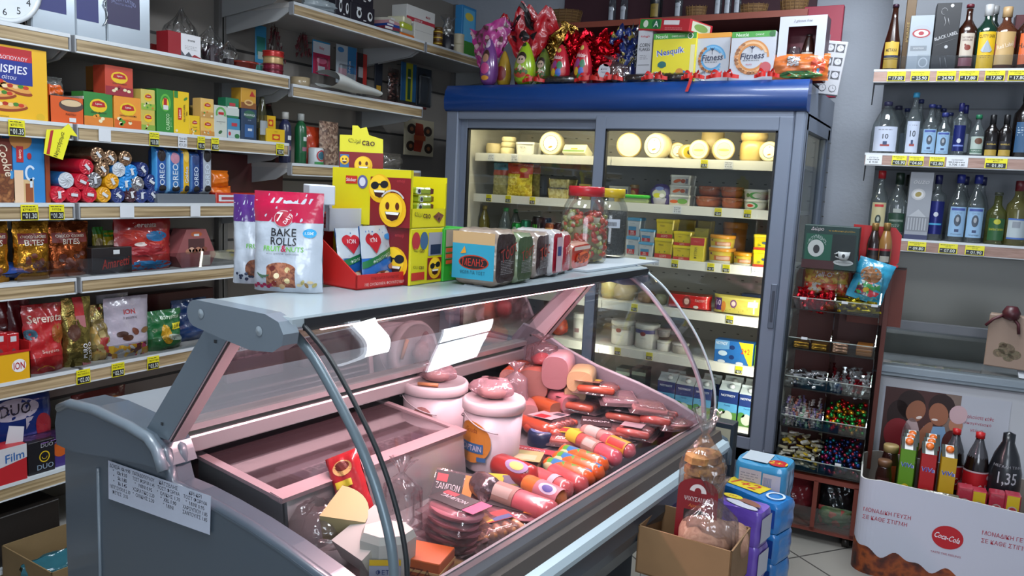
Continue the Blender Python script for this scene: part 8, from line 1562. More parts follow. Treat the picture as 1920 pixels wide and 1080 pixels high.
Q=MB();Q.box(-.14,.14,-.10,.10,0,.055,cd('a3242c'),.001);F=F_front(.28,.20,.055);P(Q,F,.02,.15,.45,.95,'2f7a34',1);El(Q,F,.14,.55,.05,.3,'c0c8b8',2);El(Q,F,.35,.55,.09,.4,'1a5a34',2);Tx(Q,F,'A',.35,.55,.5,'c8c8c8',3);P(Q,F,.50,.5,.80,.85,'c8c4c4',1);Q.scr(F,.2,.012,.1,2,.004,cd('c98a8a'),3);F=F_right(.28,.20,.055);P(Q,F,.1,.1,.9,.9,'b0b5a0',1);El(Q,F,.5,.5,.3,.3,'6a8a4a',2)
p=tw(1262,62,FY+.12,zt_+.002);solo(Q,'cereal_box','red and green cereal box lying on top of the yellow and white ones','cereal box',(p.x,p.y+.02,zt_+.003),0,rot=(0,radians(6),-.25))
loc,w,h,rz=spot('T',(1450,30,1545,140),ZT_,.11,.05);w*=.92
Q=MB();wb_=cd('a9acb4');F=F_front(w,.11,h)
Q.box(-w/2,w/2,-.055,-.052,0,h*.28,wb_).box(-w/2,w/2,-.055,-.052,h*.84,h,wb_).box(-w/2,-w/2+w*.2,-.055,-.052,h*.28,h*.84,wb_).box(w/2-w*.2,w/2,-.055,-.052,h*.28,h*.84,wb_).box(-w/2,w/2,.05,.055,0,h,cd('6a2030')).box(w/2-.003,w/2,-.052,.05,0,h-.003,cd('3a2a34')).box(-w/2,-w/2+.003,-.052,.05,0,h-.003,wb_).box(-w/2,w/2,-.052,.05,h-.003,h,cd('7a2030'))
Tx(Q,F,'2 glasses free',.5,.92,.05,'6a6a74',2,wm=.6,shear=.3)
solo(Q,'gift_carton','white whisky gift carton with a window on top of the fridge','gift box',loc,rz)
bottle('whisky_bottle','dark whisky bottle with cream label inside the white gift carton',loc+Vector((.022,0,.002)),prof_std(.032,.19,.36,.011),M('2a1410',.2,coat=.6),(.013,.17,.20,M('1a1214',.4)),(.032,.035,.085,.05,lambda Q,F,w,h:(Q.tx(F,'FAMOUS',w*.5,h*.8,h*.12,cd('5a4a3a'),2,1,wm=w*.8),Q.tx(F,'GROUSE',w*.5,h*.62,h*.12,cd('5a4a3a'),2,1,wm=w*.8),Q.ell(F,w*.6,h*.25,w*.3,h*.15,cd('8a3a24'),2)),cd('b5ada5')))
Q=MB();Q.la([(.02,0),(.004,.006),(.004,.04),(.022,.06),(.028,.09),(.022,.12)],bglass('c9c4c6',.2,'6a6468'),18,cap=False);solo(Q,'whisky_glass','stemmed glass inside the white gift carton','glass',loc+Vector((-.035,0,.03)),0)
p=tw(1500,140,FY+.04,ZT_);Q=MB();F=bag(Q,.24,.12,.07,film('f0b88a',.10,.8,25,.7,'b5602c'),'pillow',.01,4);Q.rect(F,.07,.055,.12,.105,wrap('a9a9ac'),2).tx(F,'CORN',.095,.092,.014,cd('#222'),4,1,rot=.1).tx(F,'FLAKES',.095,.072,.012,cd('#222'),4,1,rot=.1).ell(F,.2,.06,.03,.04,wrap('b5442c'),2).ell(F,.13,.02,.09,.014,wrap('4a7a3a'),3).rect(F,.195,.02,.205,.045,cd('3f8ab5'),3)
solo(Q,'corn_flakes_bag','orange see-through bag lettered CORN FLAKES at the right front edge of the fridge top','snack bag',(p.x-.01,FY+.06,ZT_-.004),0,rot=(radians(-12),0,.05))
def egg(label,px,pyb,pyt,R,c,art,y=FY+.06,cat='chocolate egg'):
 p=tw(px,pyb,y);zt=onp(px,pyt,*PY(y)).z;H=max(.09,zt-ZT_)
 o=solo(MB().la([(R*.55,0),(R*.85,H*.08),(R,H*.25),(R*.98,H*.42),(R*.80,H*.62),(R*.52,H*.82),(R*.25,H*.95),(0,H)],M(c,.25,coat=.6),28),'chocolate_egg',label,cat,(p.x,y,ZT_),0)
 Q=MB()
 def rr(v):
  t=v/H;ks=[(0,.55),(.08,.85),(.25,1),(.42,.98),(.62,.8),(.82,.52),(.95,.25),(1,.05)]
  for(a,b),(c_,d)in zip(ks,ks[1:]):
   if t<=c_:return R*(b+(d-b)*(t-a)/(c_-a))
  return 0
 F=Face(lambda u,v,o_:((rr(v)+.001+o_)*sin((u-R)/R),-(rr(v)+.001+o_)*cos((u-R)/R),v),2*R,H,16);art(Q,F,2*R,H);Q.bd('print',o);return o,H
def girl(Q,F,w,h):El(Q,F,.5,.92,.3,.05,'2a3a1c',1);El(Q,F,.5,.62,.30,.12,'2a1a18',1);El(Q,F,.5,.55,.24,.10,'b59a8a',2);El(Q,F,.42,.56,.05,.02,'2a2020',3);El(Q,F,.58,.56,.05,.02,'2a2020',3);El(Q,F,.5,.26,.34,.12,'a8402c',2);[El(Q,F,.2+.12*k,.30-.03*(k%2),.06,.05,'2a5a1c',3)for k in range(6)];El(Q,F,.5,.36,.1,.08,'c9b5a0',3)
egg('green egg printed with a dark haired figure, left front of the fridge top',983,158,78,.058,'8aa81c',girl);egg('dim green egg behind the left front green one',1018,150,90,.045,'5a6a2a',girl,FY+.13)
def plais(Q,F,w,h):El(Q,F,.5,.83,.2,.06,'b59a4a',1);Q.tx(F,'plaisir',w*.5,h*.64,h*.13,cd('dcc8c8'),3,1,rot=-.12,wm=w*.85);[Q.ell(F,w*x,h*y,w*.15,h*.10,cd(c),2)for x,y,c in((.35,.47,'8a3a7a'),(.65,.45,'2f6a4a'),(.3,.28,'c9a42a'),(.6,.27,'3a5aa8'),(.85,.3,'a83a3a'),(.5,.13,'2f7a3a'),(.15,.4,'a83a5a'))]
egg('red egg with white lettering, left of two',1050,150,83,.050,'a81c2c',plais,FY+.07);egg('red egg with white lettering, right of two',1092,148,77,.046,'a81c2c',plais,FY+.07)
def fig(Q,F,w,h):El(Q,F,.5,.62,.26,.12,'3a2018',1);El(Q,F,.5,.56,.2,.09,'a87a60',2);El(Q,F,.5,.34,.26,.12,'b5407a',2);El(Q,F,.5,.88,.3,.1,'c9b5c4',1);Q.tx(F,'ΑΥΓΟ',w*.5,h*.88,h*.06,cd('3a6aa0'),2,1);El(Q,F,.5,.14,.25,.05,'c9862a',2)
egg('purple egg printed with a small figure in pink under the pink wrapper',916,160,72,.050,'6a3a7a',fig,FY+.05);egg('yellow and green egg behind the purple one',944,158,95,.040,'a8862a',lambda Q,F,w,h:El(Q,F,.5,.35,.4,.2,'7a2424',1),FY+.12)
def wrapfan(label,px,pyb,w,h,mat,seed,y=FY+.10,dots=None,z=ZT_,cat='egg wrapper',lean=0,n=2.5,cr=.010):
 """flared wrapper: broad crumpled petals rising from a tied neck"""
 Q=MB();r=random.Random(seed);ph=r.random()*6
 def fn(u,v,s=1,o=0):
  a=u-.5;top=1-.30*abs(sin(u*n*pi+ph*.5))*v-.45*abs(a)**1.5*v;zz=h*(.04+.96*v)*top
  pl_=sin(u*n*2*pi+ph)*.022*v+cr*noise2(u*2.2,v*1.7,seed)+cr*.5*noise2(u*5,v*4,seed+3);return(w*a*(.14+.86*v**.6)+cr*noise2(v*2,u*2,seed),s*(.010+.035*v*(1-2*abs(a)))+pl_-o,zz)
 Q.grid(lambda u,v:fn(u,v,-1),40,16,mat);Q.grid(lambda u,v:fn(u,v,1),40,16,mat)
 if dots:
  for(u,v,rr)in dots[1]:
   vs=[fn(u,v,-1,.010)]+[fn(u+rr*cos(k*pi/6)*(.085/w),v+rr*sin(k*pi/6)*(.085/h),-1,.008)for k in range(12)];Q.add(vs,[(0,1+k,1+(k+1)%12)for k in range(12)],dots[0])
 p=tw(px,pyb,y);return solo(Q,'egg_wrapper',label,cat,(p.x,y,z),0,rot=(0,radians(lean),0))
pinkp=mottled('pink_print',['a8287a','b5348a','8a2a6a','a83080','c9a0a8','5a2a34','b03a84','a8287a'],45,.3,coat=.5)
r=random.Random(5)
wrapfan('big pink printed wrapper fanning out over the purple egg',912,100,.27,.33,pinkp,1,FY+.11,z=ZT_+.07,lean=4,n=1,cr=.006)
wrapfan('red ladybird wrapper with black spots fanning out above the green egg',990,80,.33,.34,wrap('a81420'),2,FY+.13,(M('140c10',.35),[(.3,.8,.40),(.58,.78,.5),(.2,.5,.35),(.45,.45,.34),(.72,.5,.3),(.45,.2,.3),(.5,.92,.3)]),z=ZT_+.10)
wrapfan('crinkled gold foil wrapper behind the red eggs',1050,85,.30,.27,M('b8924a',.22,1.,'foil',bump=1.2,bscale=40),3,FY+.17,z=ZT_+.06,lean=12,n=1.5,cr=.02)
wrapfan('shiny red foil wrapper fanning out above the right red egg',1120,100,.30,.24,M('a8081a',.2,.9,'foil',bump=.9,bscale=30),4,FY+.15,z=ZT_+.05,lean=6,n=3,cr=.018)
wrapfan('narrow red foil wrapper above the left red egg',1082,95,.12,.22,M('b50c1c',.22,.9,'foil',bump=.9,bscale=30),8,FY+.13,z=ZT_+.07,lean=-4)
wrapfan('dark blue printed wrapper with silver lining at the right of the red foil',1178,60,.14,.22,mottled('blue_print',['16245c','1c2f6e','101a44','8a7a3a','1a2a66'],40,.3,coat=.5),6,FY+.16,z=ZT_+.08,lean=-6)
wrapfan('silver foil wrapper end behind the dark blue one',1190,40,.08,.26,foil('a9adb2'),7,FY+.20,z=ZT_+.06,lean=6)
for(px,lb,R,c)in((978,'hidden egg under the ladybird wrapper',.04,'7a1420'),(1052,'egg under the gold foil wrapper',.038,'8a6a34'),(1125,'egg under the red foil wrapper',.045,'7a0c18'),(1180,'dark blue printed egg under the blue wrapper',.035,'16245c')):
 egg(lb+' on the fridge top',px,150,100,R,c,lambda Q,F,w,h:P(Q,F,.2,.2,.8,.3,'3a2a2a',1),FY+.20)
o=softbag('gift_bag','clear bag of brown chocolates with a round white card on the fridge top',tw(1148,140,FY+.06),.17,.10,.13,31,'e8dcd8',lambda k:k.la([(0,.004),(.05,.01),(.055,.05),(.02,.08),(0,.085)],mottled('choc_brown',['4a2a20','5c3628','3a2018'],40,.4),12,sy=.7),body=.06)
Q=MB();F=Face(lambda u,v,o_:(u,-.056-o_,v),1,1);Q.ell(F,-.02,.05,.032,.036,cd('b0b0b8'),1).tx(F,'Καλό',-.02,.062,.010,cd('3a2a3a'),2,0,shear=.3).tx(F,'Πάσχα',-.02,.045,.010,cd('3a2a3a'),2,0,shear=.3).ell(F,-.005,.082,.02,.01,cd('a8303c'),1);Q.bd('card',o)
def choco_log(label,x0,x1,seed):
 a,b=tw(x0,150,FY+.025),tw(x1,148,FY+.025);L_=(b-a).length;Q=MB();rr=.017
 Q.M=Matrix.Rotation(pi/2,4,'Y');Q.la([(rr*.5,-L_/2+.02),(rr,-L_/2+.03),(rr,L_/2-.03),(rr*.5,L_/2-.02)],mottled('choc_dark',['241a18','3a2a24','1a1412'],50,.35),14);Q.M=None
 o=solo(Q,'chocolate_figure',label,'chocolate',((a.x+b.x)/2,FY+.025,ZT_+rr),0)
 k=MB();k.M=Matrix.Rotation(pi/2,4,'Y');k.la([(.028,-L_/2-.035),(.006,-L_/2+.005),(.021,-L_/2+.02),(.022,L_/2-.02),(.006,L_/2-.005),(.028,L_/2+.035)],film('e6ecec',.16,1.,40),16,cap=False);k.bd('wrapping',o)
 return o
choco_log('clear wrapped dark chocolate bar along the fridge edge, leftmost',1008,1085,1);choco_log('clear wrapped dark chocolate bar along the fridge edge, middle',1165,1225,2);choco_log('clear wrapped dark chocolate bar along the fridge edge, right one',1235,1305,3)
rib=M('b01c18',.35,coat=.3)
def bow(label,px,seed,hang_=False,w=.06):
 r=random.Random(seed);Q=MB();p=tw(px,148,FY+.012)
 for s in(-1,1):Q.grid(lambda u,v,s=s:(s*(.006+w*.55*sin(u*pi)*(1-.2*v)+w*.3*u*(1-u)),-.010+.012*cos(u*2*pi),.010+.035*sin(u*2*pi)*.5+.018*u+.012*v),14,2,rib)
 for s in(-1,1):Q.grid(lambda u,v,s=s:(s*(.004+w*u),-.012-.008*sin(u*5),.008+.022*v*(1-.3*u)-.006*u),8,1,rib)
 if hang_:Q.grid(lambda u,v:(-.004+.014*v-.012*u+.004*sin(u*4),-.012-.030*min(1,u*3)-.002,.018-.085*max(0,u-.12)),14,1,rib)
 return solo(Q,'ribbon_bow',label,'ribbon',(p.x,FY+.006,ZT_+.001),0)
bow('red ribbon bow at the left of the leftmost wrapped chocolate',1002,1);bow('red ribbon bow below the right red egg',1108,2,w=.08);bow('red ribbon bow beside the bag with the round card',1150,3,w=.05);bow('red ribbon bow between the middle and right chocolates',1228,4);bow('red ribbon with one end hanging over the blue canopy',1300,5,True,.05);bow('broad red ribbon bow below the cereal boxes',1355,6,w=.07);bow('red ribbon bow below the rightmost cereal box',1438,7,w=.05)
def basket(label,px0,px1,hh,y=WY+.10):
 a,b=onp(px0,18,*PY(y)),onp(px1,18,*PY(y));w=b.x-a.x;Q=MB();wk=[M('6f5233',.6),M('86673f',.6)]
 n=26;rows=int(hh/.008)
 for k in range(rows):Q.la([(w*.42+w*.08*k/rows,k*.008),(w*.435+w*.08*k/rows,k*.008+.004),(w*.42+w*.08*k/rows,k*.008+.008)],wk[k%2],n,cap=False,sy=.7,smooth=False)
 for i in range(18):t=2*pi*i/18;Q.tube([(w*.425*cos(t),w*.30*sin(t),0),(w*.51*cos(t),w*.36*sin(t),hh)],.0022,wk[i%2],4)
 Q.la([(w*.42,0),(0,0.001)],wk[0],n,sy=.7,cap=False);return solo(Q,'wicker_basket',label,'basket',((a.x+b.x)/2,y,wz+.001),0,'wicker baskets on the wooden shelf')
basket('small brown wicker basket on the wooden shelf above the yellow cereal box',1286,1325,.07);basket('wide brown wicker basket at the right on the wooden shelf',1384,1440,.06);basket('open weave wicker basket at the right end of the wooden shelf',1462,1515,.07);basket('long wicker basket behind the gold foil on the wooden shelf',1020,1090,.09)
for px,lb,c,R in((1230,'dark bottle with a gold label on the wooden shelf','17181c',.036),(1272,'small clear bottle with a white label on the wooden shelf, left of the small basket','7a7d84',.022),(1346,'small clear bottle with a white label, left of a group of three','7a7d84',.02),(1364,'small clear bottle with a white label, middle of a group of three','7a7d84',.02),(1382,'small clear bottle with a white label, right of a group of three','7a7d84',.02),(1170,'small clear bottle behind the red foil on the wooden shelf','7a7d84',.022),(1148,'small clear bottle with a white cap behind the red foil','7a7d84',.022)):
 p=onp(px,20,*PY(WY+.07));bottle('bottle',lb,(p.x,p.y,wz+.001),prof_std(R,.16 if R<.03 else .26,.3,.009),bglass('c0c8cc',.3,'5a6068')if R<.03 else M(c,.2,coat=.5),(.010,.155 if R<.03 else .25,.175 if R<.03 else .27,M('8a8a8c',.4)),(R,.015,.07,R*1.3,lambda Q,F,w,h:Q.scr(F,w*.5,h*.7,w*.5,2,h*.05,cd('#444'),3),cd('a9b0ba' if R<.03 else '8a7430')))
a=onp(1512,60,*PY(4.30));b=onp(1578,60,*PY(4.30));zt1=onp(1545,11,*PY(4.30)).z
solo(MB().box(a.x-.02,b.x,-.02,.02,ZT_,zt1,cd('8f2038'),.002),'cardboard_box','flat crimson box standing at the back of the fridge top','box',(0,4.32,0),0)
solo(MB().box(0,.09,-.12,.12,0,.20,cd('1c3a3a'),.002).box(.088,.1,-.13,.13,-.0,.26,cd('8a8f98'),.001),'cardboard_box','dark green and grey box behind the gift carton on the fridge top','box',(FX1-.10,FY+.33,ZT_),0)
q0,q1=onp(1574,177,*PY(FY+.10)),onp(1608,184,*PY(FY+.10));wq=.085;hq=.235;Q=MB();Q.box(-wq/2,wq/2,-.022,.022,0,hq,cd('a9a9ae'),.002);F=F_front(wq,.044,hq)
for k in range(4):
 for j in range(2):
  x=wq*(.18+.5*j);y=hq*(.12+.25*k);rr=.0165;mt=cd('2e2e33')
  if k in(1,2,3):Q.rect(F,x-rr*1.1,y-rr*1.1,x+rr*1.1,y+rr*1.1,cd('4a4a50'),1)
  Q.ell(F,x,y,rr,rr,cd('23232a')if k!=3 else mt,2,8 if k==0 else 20);Q.ell(F,x,y,rr*.88,rr*.88,cd('b2b2b8'),3,8 if k==0 else 20)
  for h_ in range(12):a_=h_*pi/6;Q.ell(F,x+rr*.7*cos(a_),y+rr*.7*sin(a_),.0009,.0009,mt,4,5)
  Q.rect(F,x-.0006,y,x+.0006,y+rr*.55,mt,4);Q.rect(F,x,y-.0005,x+rr*.4,y+.0007,mt,4)
c_=onp(1592,180,*PY(FY+.30));solo(Q,'clock_box','white box printed with small clocks jutting out beside the fridge top','box',(FX1+.035,FY+.30,onp(1560,178,*PY(FY+.3)).z),0,rot=(0,radians(6),.12))
# BOTTLES ON THE RIGHT WALL
def rp(px,py,back):return onp(px,py,*PW(4.075+back))
R1,R2,R3=RZ
def wbottle(label,px,yt,yb_,wpx,z,back,prof,mat,cap,lab,liquid=None,name='liquor_bottle',group=None,capr=None,caph=.05,twist=0):
 p=rp(px,yb_,back);dep=(p-O).dot(CF);R=wpx/2*dep/FPX;t=rp(px,yt,back).z;H=t-z
 prof_=[(a*R,b*H)for a,b in prof];nr=prof_[-1][0]
 c_=((capr or nr*1.18),H*(1-caph*1.0),H,cap)
 labs=[(R*1.0,l[0]*H,l[1]*H,R*l[2],l[3],l[4])for l in lab]
 c=gw(WR.dot(p),WN.dot(p)+R,z);return bottle(name,label,(c.x,c.y,z),prof_,mat,c_,labs,CA+twist,group,20,liquid=None),R,H
OZ=[(.9,0),(1,.02),(1,.50),(.97,.56),(.75,.66),(.45,.75),(.34,.82),(.32,.93),(.36,.935),(.36,.955)]
WH=[(.9,0),(1,.02),(1,.58),(.94,.64),(.62,.71),(.36,.77),(.32,.86),(.34,.93)]
SQ=[(.92,0),(1,.015),(1,.66),(.95,.70),(.5,.75),(.34,.79),(.33,.94)]
WI=[(.92,0),(1,.015),(1,.55),(.93,.63),(.6,.70),(.4,.76),(.36,.94)]
cl=bglass('d0d8d8',.10,'8f9a9c');dkb=M('120d0c',.2,coat=.3);amb=M('2a120a',.2,coat=.35)
rnd=lambda Q,F,w,h:None
def ouz(Q,F,w,h):Q.rect(F,w*.1,h*.88,w*.9,h*.96,cd('3a4a8a'),2);Q.ell(F,w*.5,h*.55,w*.2,h*.2,cd('3a4450'),2);Q.ell(F,w*.5,h*.58,w*.09,h*.09,cd('8a8f94'),3);Q.tx(F,'ΟΥΖΟ',w*.5,h*.8,h*.06,cd('55708a'),3,0,wm=w*.6);Q.rect(F,w*.38,h*.16,w*.62,h*.25,cd('2a3a5a'),2);Q.tx(F,'ΠΛΩΜΑΡΙ',w*.5,h*.08,h*.05,cd('#333'),2,0,wm=w*.7)
def ten(Q,F,w,h):Q.tx(F,'10',w*.5,h*.6,h*.2,cd('20242c'),2,1,wm=w*.4);Q.rect(F,w*.32,h*.2,w*.68,h*.28,cd('8a3a34'),2);Q.rect(F,w*.42,h*.26,w*.58,h*.40,cd('2a3a5a'),3);Q.scr(F,w*.5,h*.86,w*.6,1,h*.04,cd('#555'),3)
wbottle('tall amber brandy bottle with a gold label, leftmost on the top shelf',1668,5,128,34,R1,.05,[(.95,0),(1,.02),(.98,.28),(.8,.45),(.55,.62),(.34,.80),(.28,.95)],amb,M('3a2434',.3,.5),[(.06,.13,1.5,None,cd('a8862a')),(.20,.24,1.5,lambda Q,F,w,h:(Q.tx(F,'METAXA',w*.5,h*.5,h*.2,cd('3a2a1c'),2,1,wm=w*.75),Q.rect(F,0,h*.05,w,h*.2,cd('1f2440'),2),Q.ell(F,w*.5,h*.95,w*.15,h*.1,cd('b5963a'),2)),cd('b5963a'))])
pack('bottle_box','tall narrow brown gold box behind the brandy bottle','box','R',(1688,-4,1706,124),R1,.06,cd('5a4018'),lambda Q,F,w,h:Q.tx(F,'JOHNNIE',w*.5,h*.55,w*.5,cd('b59a5a'),1,0,rot=pi/2,wm=h*.4),back=.12)
def whb(Q,F,w,h):Q.ell(F,w*.5,h*.70,w*.42,h*.13,cd('8a8f94'),1);Q.ell(F,w*.5,h*.68,w*.38,h*.08,cd('8a2c34'),2);Q.ell(F,w*.5,h*.68,w*.3,h*.06,cd('b5b5b5'),3);Q.ell(F,w*.5,h*.68,w*.12,h*.035,cd('8a2c34'),4);Q.rect(F,w*.1,h*.37,w*.8,h*.46,cd('6a7076'),1);Q.tx(F,'SCOTCH',w*.45,h*.415,h*.03,cd('b5b5b5'),2,0,wm=w*.6);Q.rect(F,w*.45,h*.05,w*.95,h*.30,cd('7d848a'),1);Q.ringp(F,w*.7,h*.16,w*.2,h*.09,w*.05,cd('a9aeb2'),2)
pack('whisky_box','silver whisky box with a dark red oval emblem','whisky box','R',(1698,29,1742,128),R1,.07,M('8f969c',.35,.3),whb,back=.03)
def blk(Q,F,w,h):Q.tx(F,'BLACK LABEL',w*.5,h*.52,h*.05,cd('9a9a9c'),1,1,rot=.32,wm=w*.95);Q.tube([F.fn(w*(.1+.8*i/6),h*(.38+.10*i/6),.001)for i in range(7)],.0006,cd('6a6a6c'),4).tube([F.fn(w*(.32+.12*cos(a)),h*(.88+.05*sin(a)),.001)for a in[i*.6 for i in range(9)]],.001,cd('9a9a9c'),4).tube([F.fn(w*.35,h*.8,.001),F.fn(w*.42,h*.72,.001),F.fn(w*.38,h*.66,.001)],.001,cd('9a9a9c'),4).tube([F.fn(w*.5,h*.78,.001),F.fn(w*.58,h*.68,.001)],.001,cd('9a9a9c'),4);Q.ell(F,w*.55,h*.36,w*.07,h*.025,cd('9a9a9c'),1);Q.tube([F.fn(w*.35,h*.2,.001),F.fn(w*.42,h*.06,.001)],.001,cd('7a7a7c'),4).tube([F.fn(w*.55,h*.2,.001),F.fn(w*.66,h*.06,.001)],.001,cd('7a7a7c'),4);Q.ell(F,w*.62,h*.96,w*.07,h*.025,cd('b5b5b5'),1)
pack('whisky_box','tall black whisky box with slanting grey lettering','whisky box','R',(1744,6,1790,126),R1,.08,cd('16171b'),blk,back=.03)
def grs(Q,F,w,h):Q.tx(F,'THE FAMOUS',w*.5,h*.82,h*.08,cd('5a4040'),2,1,wm=w*.8);Q.tx(F,'GROUSE',w*.5,h*.70,h*.08,cd('5a4040'),2,1,wm=w*.7);Q.ell(F,w*.55,h*.38,w*.22,h*.12,cd('6a2a20'),2,rot=.3);Q.ell(F,w*.38,h*.5,w*.07,h*.05,cd('6a2a20'),2)
wbottle('dark whisky bottle with a cream label and a red bird',1808,5,126,33,R1,.04,WH,amb,M('5a1a24',.35),[(.22,.34,1.45,grs,cd('a59a8d')),(.08,.12,1.45,None,cd('6a3a44'))])
def ship(Q,F,w,h):Q.tx(F,'CUTTY SARK',w*.5,h*.88,h*.09,cd('3a2a10'),2,1,wm=w*.9);Q.poly(F,[(w*.2,h*.5),(w*.5,h*.78),(w*.8,h*.5),(w*.7,h*.44),(w*.3,h*.44)],cd('8a9298'),2);Q.scr(F,w*.5,h*.34,w*.6,2,h*.03,cd('5a4410'),3)
wbottle('green whisky bottle with a yellow label showing a sailing ship',1845,5,126,38,R1,.04,WH,M('0f2a20',.15,coat=.7),M('a9a9a9',.4),[(.04,.54,1.6,ship,cd('c09a14'))],caph=.17)
wbottle('second dark bottle just behind the green one',1856,8,120,34,R1,.14,WH,M('1a2420',.2,coat=.5),M('8a8a8a',.4),[],caph=.12)
def redl(Q,F,w,h):Q.poly(F,[(0,h*.30),(w,h*.52),(w,h*.86),(0,h*.64)],cd('6a1a1a'),2);Q.tx(F,'Red Label',w*.5,h*.58,h*.13,cd('c9b5a0'),3,1,rot=.3,wm=w*.8)
wbottle('square amber whisky bottle with a slanted red label',1880,9,127,42,R1,.04,WH,M('4a2818',.15,coat=.7),M('a88a62',.4),[(.10,.50,1.6,redl,cd('a88a5a'))],caph=.16)
pack('bottle_box','narrow dark red bottle box behind the slanted label bottle','box','R',(1893,28,1917,126),R1,.06,cd('4a161c'),lambda Q,F,w,h:Q.tx(F,'GRANTS',w*.4,h*.45,w*.3,cd('a9a0a0'),1,0,rot=pi/2,wm=h*.4),back=.12)
wbottle('whisky bottle with an orange label at the right edge of the top shelf',1922,3,128,36,R1,.04,WH,amb,M('17181c',.4),[(.1,.45,1.6,lambda Q,F,w,h:Q.tx(F,'HAIG',w*.4,h*.6,h*.16,cd('2a1a10'),2),cd('b5501c'))])
wbottle('big demijohn of clear spirit with a white label lettered 10',1657,188,284,50,R2,.03,[(.86,0),(1,.05),(1,.42),(.9,.58),(.6,.76),(.32,.88),(.28,.92),(.3,.95)],cl,M('3a3a5a',.35),[(.06,.46,1.75,ten,cd('a9b0c0'))],name='spirit_demijohn',capr=.019,caph=.08)
wbottle('second demijohn hidden behind the big one',1678,196,276,44,R2,.16,[(.86,0),(1,.05),(1,.42),(.9,.58),(.6,.76),(.32,.88),(.28,.92),(.3,.95)],cl,M('2a2a44',.35),[],name='spirit_demijohn',capr=.017,caph=.08)
wbottle('clear bottle with a bright blue cap and a tall white label lettered 10',1707,172,289,27,R2,.03,OZ,cl,M('3f9ac4',.35),[(.04,.50,1.7,ten,cd('a5adbd'))],caph=.08)
for px,yt,bk,lb in((1718,185,.12,'clear bottle with a teal cap behind the blue capped one'),(1752,196,.10,'clear bottle with a blue cap behind the nearest ouzo bottle'),(1762,202,.15,'clear bottle with a dark blue cap, farther behind'),(1776,210,.14,'clear bottle with a dark cap at the back of the middle shelf'),(1694,202,.20,'clear bottle with a dark cap beside the demijohns at the back')):
 wbottle(lb,px,yt,280,24,R2,bk,OZ,cl,M('1f2a5a' if bk>.11 or px>1750 else '1f4a4a',.35),[(.06,.42,1.5,None,cd('7d8a9a'))],caph=.07)
wbottle('ouzo bottle with a light blue portrait label and blue cap, nearest on the middle shelf',1739,194,290,28,R2,.03,OZ,cl,M('26306e',.35),[(.05,.46,1.7,ouz,cd('7f9db8'))],caph=.07)
wbottle('shorter ouzo bottle with a light blue portrait label and blue cap',1765,210,291,27,R2,.03,OZ,cl,M('26306e',.35),[(.05,.50,1.7,ouz,cd('7f9db8'))],caph=.10)
wbottle('slim clear bottle with a dark blue metallic label on the middle shelf',1794,192,292,24,R2,.03,SQ,cl,M('1f2260',.35),[(.10,.48,1.8,lambda Q,F,w,h:(Q.ell(F,w*.5,h*.4,w*.16,h*.09,cd('a9adb5'),2),Q.rect(F,w*.1,h*.18,w*.9,h*.24,cd('6a7ab5'),2)),M('16205c',.3,.4))],caph=.16)
wbottle('clear bottle behind the dark blue labelled one',1803,196,288,23,R2,.12,SQ,cl,M('1f2260',.35),[(.10,.35,1.5,None,cd('8a929c'))],caph=.16)
wbottle('small clear bottle with a green cap and a white green label',1829,214,292,26,R2,.03,OZ,cl,M('1f6a48',.35),[(.06,.42,1.7,lambda Q,F,w,h:(Q.ell(F,w*.6,h*.75,w*.3,h*.18,cd('5a3a2a'),2),Q.rect(F,0,h*.1,w,h*.3,cd('3a5a4a'),2),Q.tx(F,'TSIPOURO',w*.5,h*.2,h*.08,cd('b5bdb5'),3,1,wm=w*.8)),cd('94a098'))],caph=.10)
for i,px in enumerate((1856,1882)):
 wbottle(['dark wine bottle with a black and gold label, left of a pair','dark wine bottle with a black and gold label, right of a pair'][i],px,214,294,25,R2,.03,WI,dkb,M('111013',.35),[(.04,.14,1.7,None,cd('9a8034')),(.20,.18,1.7,lambda Q,F,w,h:Q.tx(F,'KARELAS',w*.5,h*.6,h*.2,cd('b59a4a'),2,1,wm=w*.7),cd('17151a'))],caph=.22,group='pair of dark wine bottles')
wbottle('tall dark bottle with a blue label at the right edge of the middle shelf',1917,160,297,40,R2,.03,WI,dkb,M('101216',.35),[(.08,.42,1.7,lambda Q,F,w,h:Q.scr(F,w*.4,h*.8,w*.6,4,h*.05,cd('a9b5bd'),3),cd('2a4a6a'))],caph=.2)
wbottle('clear bottle with a red cap and a cream portrait label',1643,319,436,31,R3,.03,OZ,cl,M('a01c24',.35),[(.05,.47,1.65,lambda Q,F,w,h:(Q.rect(F,w*.2,h*.86,w*.8,h*.94,cd('a8282c'),2),Q.ell(F,w*.5,h*.45,w*.2,h*.16,cd('23302a'),2),Q.ell(F,w*.5,h*.47,w*.09,h*.08,cd('8a8f84'),3),Q.rect(F,w*.3,h*.08,w*.7,h*.14,cd('6a5a3a'),2)),cd('a59c78'))],caph=.12)
wbottle('clear bottle with a dark green label, beside the red capped bottle',1677,323,440,35,R3,.03,OZ,cl,M('12251c',.35),[(.10,.28,1.7,lambda Q,F,w,h:(Q.tx(F,'BARBAYANNI',w*.5,h*.6,h*.12,cd('9aa59a'),2,0,wm=w*.8),Q.scr(F,w*.5,h*.35,w*.5,2,h*.05,cd('8a958a'),3)),cd('183425')),(.39,.06,.8,None,cd('8a8f8a'))],caph=.18)
wbottle('dark capped bottle behind the green labelled one',1695,327,435,28,R3,.13,OZ,cl,M('151a18',.35),[(.1,.3,1.5,None,cd('2a3a2c'))],caph=.18)
